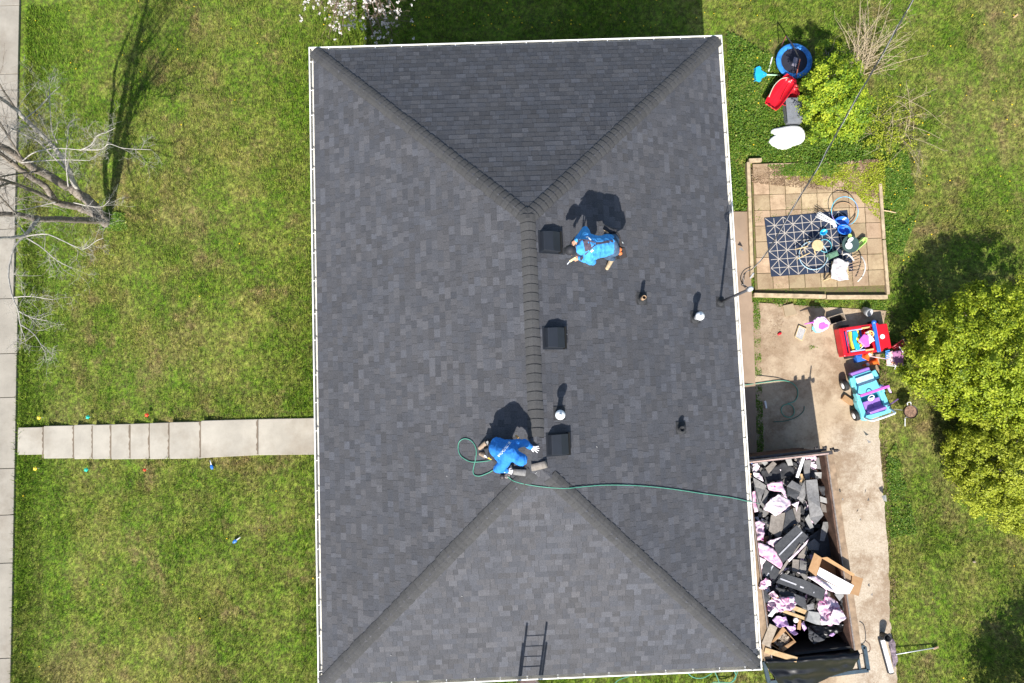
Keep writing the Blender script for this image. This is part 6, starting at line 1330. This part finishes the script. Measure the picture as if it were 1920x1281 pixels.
# round end grey stone/bucket near the timber
m_ = MB(); m_.lathe([(.09, 0), (.115, .2), (.118, .24), (.10, .245), (.095, .05), (.001, .04)], n=22); o = m_.build('grey_pot', mat('grey_plastic', (.32, .33, .34), .5, .15, 9), smooth=True); o.location = at(1619, 581, .04); o.rotation_euler = (.5, .35, .0); tag(o, 'small grey pot tipped in the grass above the red toy truck', 'pot')
# pink toy ironing stand / doll chair
dk = thing('doll_highchair', 'pink and lilac plastic toy seat with a pointed handle on the dirt', 'toy seat', at(1537, 606, 0)); kl_ = dk.location
def K(px, py, z): return at(px, py, z) - kl_
m_ = MB(); m_.prism([K(1523, 603, .45), K(1533, 594, .5), (K(1546, 594, .5)), (K(1557, 606, .42)), K(1553, 616, .4), K(1542, 622, .4), K(1530, 619, .42)], .04); m_.build('tray', M_lilac, dk, bevel=.012)
m_ = MB(); m_.prism([K(1528, 601, .54), K(1533, 595, .55), K(1540, 596, .55), K(1540, 604, .52), K(1534, 608, .5)], .03); m_.build('back_pad', mat('pale_pink', (.75, .55, .72), .4), dk, bevel=.01)
m_ = MB(); m_.prism([K(1536, 606, .47), K(1550, 605, .47), K(1554, 612, .45), K(1542, 618, .45), K(1536, 616, .46)], .02); m_.build('seat', M_mag, dk, bevel=.008)
m_ = MB(); m_.tube([K(1526, 604, .48), K(1516, 606, .46), K(1508, 608, .44)], [.03, .018, .012], 8); m_.build('handle', M_mag, dk, smooth=True)
m_ = MB(); m_.prism([K(1544, 597, .52), K(1550, 601, .5), K(1553, 608, .5), K(1547, 606, .52)], .02); m_.build('side_panel', M_whitep, dk, bevel=.008)
m_ = MB(); m_.prism([K(1524, 611, .36), K(1532, 617, .36), K(1540, 623, .34), K(1530, 624, .3), K(1523, 617, .3)], .05); m_.build('base', M_teal, dk, bevel=.012)
for a, b in (((1530, 600, .45), (1528, 596, 0)), ((1548, 598, .45), (1546, 594, 0)), ((1532, 618, .42), (1522, 622, 0)), ((1548, 616, .4), (1548, 618, 0))): m_ = MB(); m_.tube([K(*a), K(*b)], .014, 7); m_.build('leg', M_whitep, dk, smooth=True)
# long open wooden box
l, rz, L_ = frame((1553, 603), (1582, 594), .12); wb = thing('wooden_crate', 'narrow open wooden box with a dark inside, above the red toy truck', 'crate', l, rz); h_ = L_ / 2
for y_ in (-.105, .105): m_ = MB(); m_.box((0, y_, .1), (L_, .018, .2)); m_.build('side', M_owood, wb)
for x_ in (-h_ + .009, h_ - .009): m_ = MB(); m_.box((x_, 0, .1), (.018, .19, .2)); m_.build('end', M_owood, wb)
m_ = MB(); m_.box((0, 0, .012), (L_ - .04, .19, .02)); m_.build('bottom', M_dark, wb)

# red toy ride-on truck
l, rz, L_ = frame((1574, 643), (1664, 630), .3); tk = thing('toy_truck', 'red ride-on toy truck with blue crossbar, yellow steering wheel and toys inside', 'toy truck', l, rz); h_ = L_ / 2; wd = .80
m_ = MB()
for y_ in (-wd / 2 + .045, wd / 2 - .045): m_.box((-.1, y_, .26), (L_ - .3, .09, .34))
m_.box((-h_ + .06, 0, .26), (.12, wd, .34)); m_.box((-.05, 0, .12), (L_ - .2, wd - .14, .06)); m_.box((h_ - .2, 0, .27), (.4, wd - .06, .32), 0, 0, 0, .95); m_.box((h_ - .46, 0, .26), (.1, wd - .06, .3)); m_.build('body', M_red, tk, bevel=.03)
m_ = MB(); m_.box((-h_ + .16, 0, .445), (.03, wd - .1, .015)); m_.box((-h_ + .02, 0, .44), (.02, wd - .3, .012)); m_.build('rear_trim', mat('bright_red', (.75, .03, .03), .25), tk)
m_ = MB(); m_.box((h_ - .43, 0, .50), (.1, wd + .02, .07)); m_.ball((h_ - .44, wd / 2 + .03, .54), .065, 12, 8); m_.build('crossbar', M_bluep, tk, bevel=.02)
m_ = MB(); m_.box((-.28, 0, .20), (.6, wd - .22, .04)); m_.build('bed_liner', M_bluep, tk)
m_ = MB()
for a, b in (((-h_ + .2, wd / 2 - .11), (-.05, wd / 2 - .11)), ((-h_ + .2, -wd / 2 + .11), (-.05, -wd / 2 + .11))): m_.bar((*a, .43), (*b, .43), .03, .02)
m_.build('bed_rail', mat('pale_blue_trim', (.40, .48, .80), .4), tk)
m_ = MB(); m_.box((-h_ + .33, 0, .32), (.09, wd - .25, .12)); m_.box((-.22, .02, .30), (.24, wd - .28, .1), .05); m_.build('seat', M_yellow, tk, bevel=.02)
m_ = MB(); m_.ring((0, 0, 0), .085, .016, 24, 8, Matrix.Rotation(-.5, 3, 'Y')); m_.bar((-.08, 0, 0), (.08, 0, 0), .025, .02); m_.bar((0, 0, 0), (0, .08, .0), .025, .02)
o = m_.build('steering_wheel', mat('pale_yellow_plastic', (.78, .70, .25), .35), tk, smooth=True); o.location = (h_ - .6, .12, .54)
m_ = MB(); m_.lathe([(.001, .445), (.065, .445), (.068, .435), (.06, .42)], (h_ - .22, 0, 0), 20); m_.build('fuel_cap', M_whitep, tk)
m_ = MB(); m_.box((h_ - .01, 0, .2), (.05, wd - .1, .2)); m_.build('bumper', M_bluep, tk, bevel=.015)
for x_ in (-h_ + .28, h_ - .25):
    for y_ in (-wd / 2 - .02, wd / 2 + .02):
        m_ = MB(); m_.lathe([(.09, -.05), (.14, -.05), (.14, .05), (.09, .05)], (x_, y_, .14), 20, Matrix.Rotation(math.pi / 2, 3, 'X')); wh = m_.build('wheel', M_tyre, tk)
for y_ in (-.31, .31): m_ = MB(); m_.box((.04, y_, .45), (.24, .05, .03)); m_.build('door_top', mat('peach_trim', (.75, .42, .18), .4), tk, bevel=.01)
def ontruck(name, label, cat, fn, m, sm=True):
    m_ = MB(); fn(m_); o = m_.build(name, m, smooth=sm); bpy.context.view_layer.update(); o.matrix_world = Matrix.Translation(l) @ Matrix.Rotation(rz, 4, 'Z'); return tag(o, label, cat)
o = onrk = onrk = onrk = None
TW = Matrix.Translation(l) @ Matrix.Rotation(rz, 4, 'Z')
def placed(o, x_, y_, z_, r_=0): o.location = (TW @ Vector((x_, y_, z_))); o.rotation_euler.z = rz + r_; return o
m_ = MB(); m_.prism([(-.07, -.26, 0), (.05, -.27, 0), (.07, -.12, 0), (.0, -.05, 0), (.0, .05, 0), (.07, .12, 0), (.06, .26, 0), (-.07, .27, 0), (-.1, 0, 0)], .08); o = m_.build('toy_guitar', M_cyan, bevel=.02); placed(o, -h_ + .42, 0, .45); tag(o, 'bright blue waisted toy lying across the yellow seat of the red truck', 'toy')
m_ = MB(); m_.prism([(-.18, -.02, 0), (-.04, .17, .03), (.08, .14, .05), (.13, -.16, .03), (.02, -.20, 0)], .05); o = m_.build('shell_toy', M_mag, bevel=.02); placed(o, -.08, -.03, .52, -.2); tag(o, 'purple pink shell shaped toy in the middle of the red truck', 'toy')
o = sheetobj('white_bag', 'crumpled white bag beside the steering wheel of the red truck', 'bag', [(1622, 624, .5), (1628, 621, .55), (1634, 632, .55), (1640, 640, .5), (1630, 645, .5), (1622, 648, .48), (1612, 656, .48), (1624, 640, .5)], M_wboard, .008, .04, 6, 12, .05)
# cluster at the truck's lower side
l2, rz2, L2 = frame((1606, 673), (1627, 668), .2); m_ = MB(); m_.box((0, 0, .1), (.34, .22, .2), 0, 0, 0, .9); m_.box((0, 0, .205), (.24, .14, .02)); o = m_.build('toy_bin', M_bluep, bevel=.02); o.location = l2; o.rotation_euler.z = rz2; tag(o, 'blue toy bin tucked under the lower side of the red truck', 'toy bin')
def cone(label, base, tip, R_, hh, m=M_orange):
    t = thing('toy_cone', label, 'toy cone', base, 0); d = (tip - base); t.rotation_euler = d.to_track_quat('Z', 'Y').to_euler(); L_ = d.length
    m_ = MB(); m_.lathe([(R_, 0), (.022, L_), (.012, L_), (.001, L_ - .005)], n=20); m_.build('cone', m, t, smooth=True)
    m_ = MB(); m_.box((0, 0, -.008), (R_ * 2.4, R_ * 2.4, .016)); m_.build('base', m, t, bevel=.01)
    m_ = MB(); f = .55; m_.lathe([(R_ * (1 - f) + .022 * f + .004, L_ * f), (R_ * (1 - f - .2) + .022 * (f + .2) + .004, L_ * (f + .2))], n=20); m_.build('band', M_whitep, t, smooth=True); return t
cone('orange toy cone lying on its side with a white band', at(1643, 678, .1), at(1617, 686, .06), .085, .3)
cone('orange toy cone standing tilted against the red truck', at(1624, 668, .22), at(1636, 660, .48), .09, .3)
m_ = MB(); a, b = at(1630, 668, .35), at(1661, 673, .4); m_.tube([Vector(), b - a], .012, 7); o = m_.build('toy_stick', mat('pink_stick', (.70, .50, .52), .5), smooth=True); o.location = a; tag(o, 'thin pink toy stick between the cones and the folded chair', 'stick')
# folded camp chair and toys by the big shrub
fc = thing('folding_chair', 'folded child camp chair in pink, purple and blue against the big shrub', 'chair', at(1678, 668, 0)); fl = fc.location
def FC(px, py, z): return at(px, py, z) - fl
o = sheetobj('seat_cloth', None, None, [(1672, 660, .45), (1694, 656, .5), (1694, 683, .42), (1680, 686, .35)], mat('plum_cloth', (.30, .12, .24), .8), .006, .03, 3, 10, .02); o.parent = fc; o.location = o.location - fl
o = sheetobj('back_cloth', None, None, [(1662, 662, .4), (1674, 658, .45), (1679, 684, .35), (1662, 684, .3)], two('pink_print_cloth', (.62, .42, .48), (.60, .25, .14), 9, .5, .56), .006, .03, 4, 10, .02); o.parent = fc; o.location = o.location - fl
for k in range(5): m_ = MB(); m_.bar(FC(1660, 659 + k * 3.4, .5), FC(1668, 657 + k * 3.4, .5), .03, .03); m_.build('webbing', mat('sky_webbing', (.06, .25, .58), .6), fc, bevel=.005)
for a, b in (((1686, 650, .55), (1696, 664, .5)), ((1680, 688, .1), (1697, 684, .3)), ((1677, 694, .02), (1681, 680, .35)), ((1662, 685, .15), (1684, 687, .2))): m_ = MB(); m_.tube([FC(*a), FC(*b)], .012, 7); m_.build('leg', M_whitep, fc, smooth=True)
for k in range(3):
    a, b = at(1672 + k * 3, 652 + k * 2.5, .35 + .03 * k), at(1694 + k * 2.5, 637 + k * 4, .4); m_ = MB(); m_.tube([Vector(), (b - a) * .93], .028, 8); o = m_.build('toy_bat', mat('dark_red', (.26, .015, .02), .3, .1), smooth=True); o.location = a
    m_ = MB(); m_.ball(Vector(), .03, 8, 6); m_.tube([-(b - a).normalized() * .03, Vector()], .02, 8); q_ = m_.build('tip', M_pine, o, smooth=True); q_.location = (b - a) * .96
    tag(o, ('uppermost', 'middle', 'lowest')[k] + ' of three dark red toy bats fanned beside the folded chair', 'toy bat')

# teal ride-on jeep
A_, B_ = (1641, 786), (1622, 706)
l, rz, L_ = frame((1644, 783), (1612, 697), .35); jp = thing('toy_jeep', 'teal and purple ride-on toy jeep parked at the driveway edge', 'toy jeep', l, rz); h_ = L_ / 2; W3 = .84
m_ = MB()   # tub: x forward
m_.prism([(-h_ + .02, -.40, .42), (-h_ + .02, .36, .42), (-h_ + .16, .42, .42), (-.1, .40, .42), (.02, .36, .42), (.02, .27, .42), (-h_ + .16, .27, .42), (-h_ + .12, -.27, .42), (.02, -.27, .42), (.02, -.36, .42), (-.1, -.42, .42), (-h_ + .16, -.44, .42)], .24)
m_.prism([(.04, -.33, .46), (.04, .33, .46), (h_ - .12, .30, .44), (h_ - .04, .26, .42), (h_ - .04, -.26, .42), (h_ - .12, -.30, .44)][::-1], .26)
m_.box((-.02, 0, .2), (L_ - .2, .62, .08)); m_.box((.05, .36, .42), (.22, .08, .2)); m_.box((.05, -.36, .42), (.22, .08, .2)); m_.box((h_ - .2, .35, .44), (.26, .1, .06), -.12); m_.box((h_ - .2, -.35, .44), (.26, .1, .06), .12)
m_.build('body', M_teal, jp, bevel=.02)
m_ = MB(); m_.box((-.12, 0, .25), (.62, .52, .03)); m_.build('floor', M_tdark, jp)
m_ = MB(); m_.box((-.28, 0, .34), (.26, .48, .12)); m_.box((-.44, 0, .46), (.09, .48, .26), 0, 0, -.2); m_.box((-.28, 0, .41), (.22, .02, .02)); m_.build('seat', M_purp, jp, bevel=.03)
m_ = MB(); m_.box((h_ - .24, 0, .475), (.24, .5, .02)); m_.build('hood_panel', mat('pale_teal', (.42, .66, .72), .25, .15, 10), jp, bevel=.01)
m_ = MB(); m_.box((h_ - .0, 0, .32), (.1, .56, .16)); m_.build('front_bumper', M_purp, jp, bevel=.025)
m_ = MB(); m_.bar((.1, -.42, .76), (.1, .42, .76), .07, .06); m_.bar((.13, .34, .46), (.1, .36, .76), .05, .04); m_.bar((.13, -.34, .46), (.1, -.36, .76), .05, .04); m_.build('windscreen_frame', M_mag, jp, bevel=.012)
m_ = MB(); m_.ring((0, 0, 0), .085, .014, 24, 8, Matrix.Rotation(-.5, 3, 'Y')); m_.bar((-.01, -.08, 0), (-.01, .08, 0), .03, .02); m_.bar((-.07, 0, -.02), (0, 0, 0), .03, .02); o = m_.build('steering_wheel', M_whitep, jp, smooth=True); o.location = (-.07, .08, .6)
m_ = MB(); m_.tube(smoothpts([(-h_ + .12, .36, .4), (-h_ + .04, .34, .68), (-h_ + .02, .2, .72), (-h_ + .02, -.2, .72), (-h_ + .04, -.36, .68), (-h_ + .12, -.40, .4)], 5), .03, 8); m_.build('roll_bar', mat('pale_grey_teal', (.62, .74, .76), .35), jp, smooth=True)
m_ = MB(); m_.bar((.1, -.42, .68), (-.1, -.47, .62), .03, .06); m_.build('mirror', M_lilac, jp)
for x_ in (-h_ + .22, h_ - .24):
    for y_ in (-W3 / 2 - .03, W3 / 2 + .03):
        m_ = MB(); m_.lathe([(.1, -.065), (.155, -.06), (.165, -.03), (.165, .03), (.155, .06), (.1, .065)], (x_, y_, .165), 24, Matrix.Rotation(math.pi / 2, 3, 'X')); wh = m_.build('wheel', M_tyre, jp)
        m_ = MB(); sg = 1 if y_ > 0 else -1; m_.lathe([(.10, .0), (.09, .07), (.03, .085), (.001, .08)], (x_, y_, .165), 20, Matrix.Rotation(-sg * math.pi / 2, 3, 'X')); m_.build('rim', M_whitep, wh, smooth=True)
a, b = at(1664, 762, .5), at(1684, 748, .45); m_ = MB(); m_.bar(Vector(), b - a, .04, .03); o = m_.build('toy_sword', mat('dark_violet', (.14, .08, .2), .4), bevel=.008); o.location = a; tag(o, 'dark violet toy sword sticking out over the jeep corner', 'toy sword')
l2, rz2, L2 = frame((1581, 745), (1597, 756), .05); m_ = MB(); m_.box((0, 0, .06), (L2 + .05, .14, .11)); m_.prism([(-.14, -.07, .118), (.14, -.07, .118), (.14, .07, .118), (-.14, .07, .118)], .004); o = m_.build('cardboard_box', M_card, bevel=.004); o.location = l2; o.rotation_euler.z = rz2; tag(o, 'small brown cardboard box beside the left wheels of the jeep', 'box')
# charcoal grill
gp_ = at(1708, 772, .45); gr = thing('charcoal_grill', 'small round rusty charcoal grill on legs in the grass right of the jeep', 'grill', (gp_.x, gp_.y, 0), .1)
m_ = MB(); m_.lathe([(.02, .22), (.12, .27), (.18, .38), (.19, .46), (.182, .46), (.17, .39), (.1, .33), (.001, .32)], n=26); m_.build('bowl', mat('black_enamel', (.02, .012, .012), .35, .3, 12, .5), gr, smooth=True)
m_ = MB(); m_.lathe([(.001, .44), (.165, .435), (.17, .42), (.001, .41)], n=24); m_.build('ash_bed', mat('rusty_ash', (.20, .12, .08), .9, .45, 22), gr)
for k in range(3): a_ = k * 2.09 + .6; m_ = MB(); m_.tube([(.12 * math.cos(a_), .12 * math.sin(a_), .27), (.22 * math.cos(a_), .22 * math.sin(a_), 0)], .009, 6); m_.build('leg', M_galv, gr)
m_ = MB(); m_.tube(smoothpts([(-.05, .17, .44), (-.06, .25, .46), (.03, .26, .46), (.04, .17, .44)], 5), .01, 6); m_.build('handle', M_whitep, gr, smooth=True)
m_ = MB(); m_.tube([(0, -.2, .1), (.0, -.42, .03)], .013, 7); m_.build('ash_rod', M_galv, gr)

# white tube, scraps on the driveway
m_ = MB(); m_.lathe([(.03, 0), (.034, .01), (.03, .2), (.02, .21)], n=12); o = m_.build('white_bottle', M_whitep, smooth=True); o.location = at(1434, 752, .04); o.rotation_euler = (math.pi / 2, 0, .12); tag(o, 'small white bottle lying in the shade by the house wall', 'bottle')
def scrap(label, pts, m=M_sg): return sc(label, pts, m, 'shingle_scrap', 'shingle scrap', .006, .01, .03, n=4)
scrap('dark triangular shingle scrap on the driveway above the dumpster', [(1625, 824), (1634, 829), (1629, 831)])
scrap('grey shingle scrap at the grass edge right of the dumpster', [(1653, 930), (1661, 928), (1663, 941), (1657, 939)], M_lg)
scrap('small dark scrap on the pale driveway beside the dumpster middle', [(1626, 939), (1628.5, 933), (1630, 939)])
scrap('tiny dark scrap near the driveway middle', [(1611, 975), (1615, 971), (1614, 976)])
scrap('small dark scrap by the dumpster rim', [(1579, 935), (1581, 934), (1581, 938), (1579, 938)])
scrap('tiny dark scrap on the driveway right of the cardboard box', [(1633, 1116), (1636, 1112), (1636, 1117)])
scrap('triangular dark scrap on the walk strip under the gutter', [(1385, 468), (1390, 463), (1395, 471)])
# white downspout, bucket, pole at the lower right
a, b = at(1655, 1200, .12), at(1672, 1262, .12); ds = thing('downspout', 'long white downspout lying along the lower right driveway edge', 'downspout', (a + b) / 2, ang(a, b)); L_ = (b - a).length
m_ = MB(); m_.box((0, 0, -.03), (L_, .11, .08)); m_.build('pipe', M_whitep, ds, bevel=.01)
m_ = MB(); m_.box((0, -.075, -.05), (L_, .03, .05)); m_.box((L_ / 2 + .01, 0, -.03), (.02, .12, .09)); m_.build('edge', M_work, ds)
tub('dark_pot', 'dark round pot shading the driveway above the long downspout', 'pot', 1659, 1193, .07, .09, .30, M_rub, z=.01)
m_ = MB(); a, b = at(1680, 1227, .12), at(1751, 1215, .06); m_.tube([Vector(), b - a], .014, 8); o = m_.build('metal_rod', M_galv, smooth=True); o.location = a; tag(o, 'thin grey metal rod lying in the grass right of the downspout', 'rod')
m_ = MB(); m_.box((0, 0, .03), (.16, .06, .05), .3); o = m_.build('rod_foot', MATS['rust_pipe'], bevel=.01); o.location = at(1753, 1214, 0); tag(o, 'rusty block at the right end of the grey rod', 'block')
o = sheetobj('netting', 'bunched purple grey netting between the downspout and the rod', 'netting', [(1664, 1195, .08), (1676, 1200, .1), (1680, 1218, .12), (1684, 1240, .1), (1676, 1255, .08), (1670, 1225, .1)], mat('grey_netting', (.18, .14, .16), .9, .4, 30), .003, .04, 3, 14, .05)
hose('wire_hook', 'bent dark wire hook beside the lower right dumpster rim', [at(1622, 1201, .4), at(1630, 1208, .4), at(1631, 1220, .3), at(1625, 1223, .2), at(1614, 1226, .2)], .012, cat='wire', m=M_rust)

# markers in the lawn
def marker(label, px, py, m, r=.045, stick=None):
    p = G(px, py); t = thing('lawn_marker', label, 'marker', p)
    m_ = MB(); m_.tube([(0, 0, -.05), (0, 0, .12)], .008, 6); m_.build('stake', M_whitep, t)
    m_ = MB(); m_.lathe([(.001, .11), (r, .12), (r * 1.1, .15), (r * .6, .18), (.001, .19)], n=12)
    for k in range(5): a_ = k * 1.257; m_.ball((r * math.cos(a_), r * math.sin(a_), .145), r * .45, 8, 5)
    m_.build('flower_head', m, t, smooth=True); return t
M_grn = mat('green_marker', (.02, .50, .35), .4); M_rdm = mat('red_marker', (.62, .06, .02), .4)
marker('yellow flower marker in the grass above the lowest steps', 79, 783, M_yellow); marker('green flower marker in the grass above the middle steps', 170, 782, M_grn); marker('red flower marker in the grass above the upper steps', 280, 778, M_rdm)
marker('yellow flower marker in the grass below the lowest steps', 72, 878, M_yellow); marker('green flower marker in the grass below the middle steps', 167, 880, M_grn); marker('red flower marker in the grass below the upper steps', 276, 880, M_rdm, .036)
def trowel(label, a, b, m):
    A, B = G(*a, .06), G(*b, .05); t = thing('toy_trowel', label, 'toy', A, ang(A, B)); L_ = (B - A).length
    m_ = MB(); m_.tube([(0, 0, 0), (L_ * .6, 0, 0)], .014, 8); m_.build('handle', M_whitep, t, smooth=True)
    m_ = MB(); m_.ball((L_ * .8, 0, 0), .05, 12, 8, (1.5, .9, .5)); m_.build('scoop', m, t, smooth=True)
M_bm = mat('blue_marker', (.02, .14, .48), .4)
trowel('blue and white toy lying in the grass just below the walkway', (394, 863), (398, 879), M_bm); trowel('blue and white toy lying in the middle of the lower lawn', (451, 1007), (438, 1017), M_bm)
# brick-coloured mulch bits, stone on the lawn
m_ = MB(); m_.ball((0, 0, .02), .05, 9, 6, (1, .7, .6)); o = m_.build('stone', M_owood, smooth=True); o.location = G(1826, 1053); tag(o, 'pale round stone in the grass below the shrubs', 'stone')
m_ = MB(); m_.bar((0, 0, .02), (.12, .09, .02), .05, .04); o = m_.build('wood_chip', M_wood); o.location = G(1900, 34); tag(o, 'pale wood chip in the grass at the top right', 'wood chip')

cover('leaf_litter', 14000, xy([G(1406, 316), G(1655, 300), G(1655, 375), G(1560, 360), G(1408, 345)]), .035, leafmat('dead_leaf', [(0, (.10, .06, .035)), (.5, (.22, .14, .08)), (1, (.36, .26, .16))], .1), .03, 51, .30, .085)
cover('leaf_litter', 5000, xy([at(x, y, 0) for x, y in edgeR[:10]] + [at(x + 14, y, 0) for x, y in edgeR[:10]][::-1]), .03, MATS_DEAD if 'MATS_DEAD' in globals() else bpy.data.materials['dead_leaf'], .03, 52, .25)
cover('weeds', 6000, xy([G(1412, 330), G(1650, 330), G(1660, 550), G(1418, 550)]), .028, M_weed, .03, 53, .58, .08)
cover('weeds', 900, xy([G(1470, 648), G(1500, 640), G(1535, 652), G(1500, 662)]), .03, M_weed, .03, 54, .4)
cover('leaf_litter', 3500, xy([G(1424, 562), G(1480, 562), G(1455, 650), G(1424, 690)]), .025, bpy.data.materials['dead_leaf'], .02, 55, .45)
cover('weeds', 5000, xy([G(1406, 312), G(1560, 308), G(1560, 334), G(1408, 330)]), .04, M_weed, .08, 56, .40, .09)
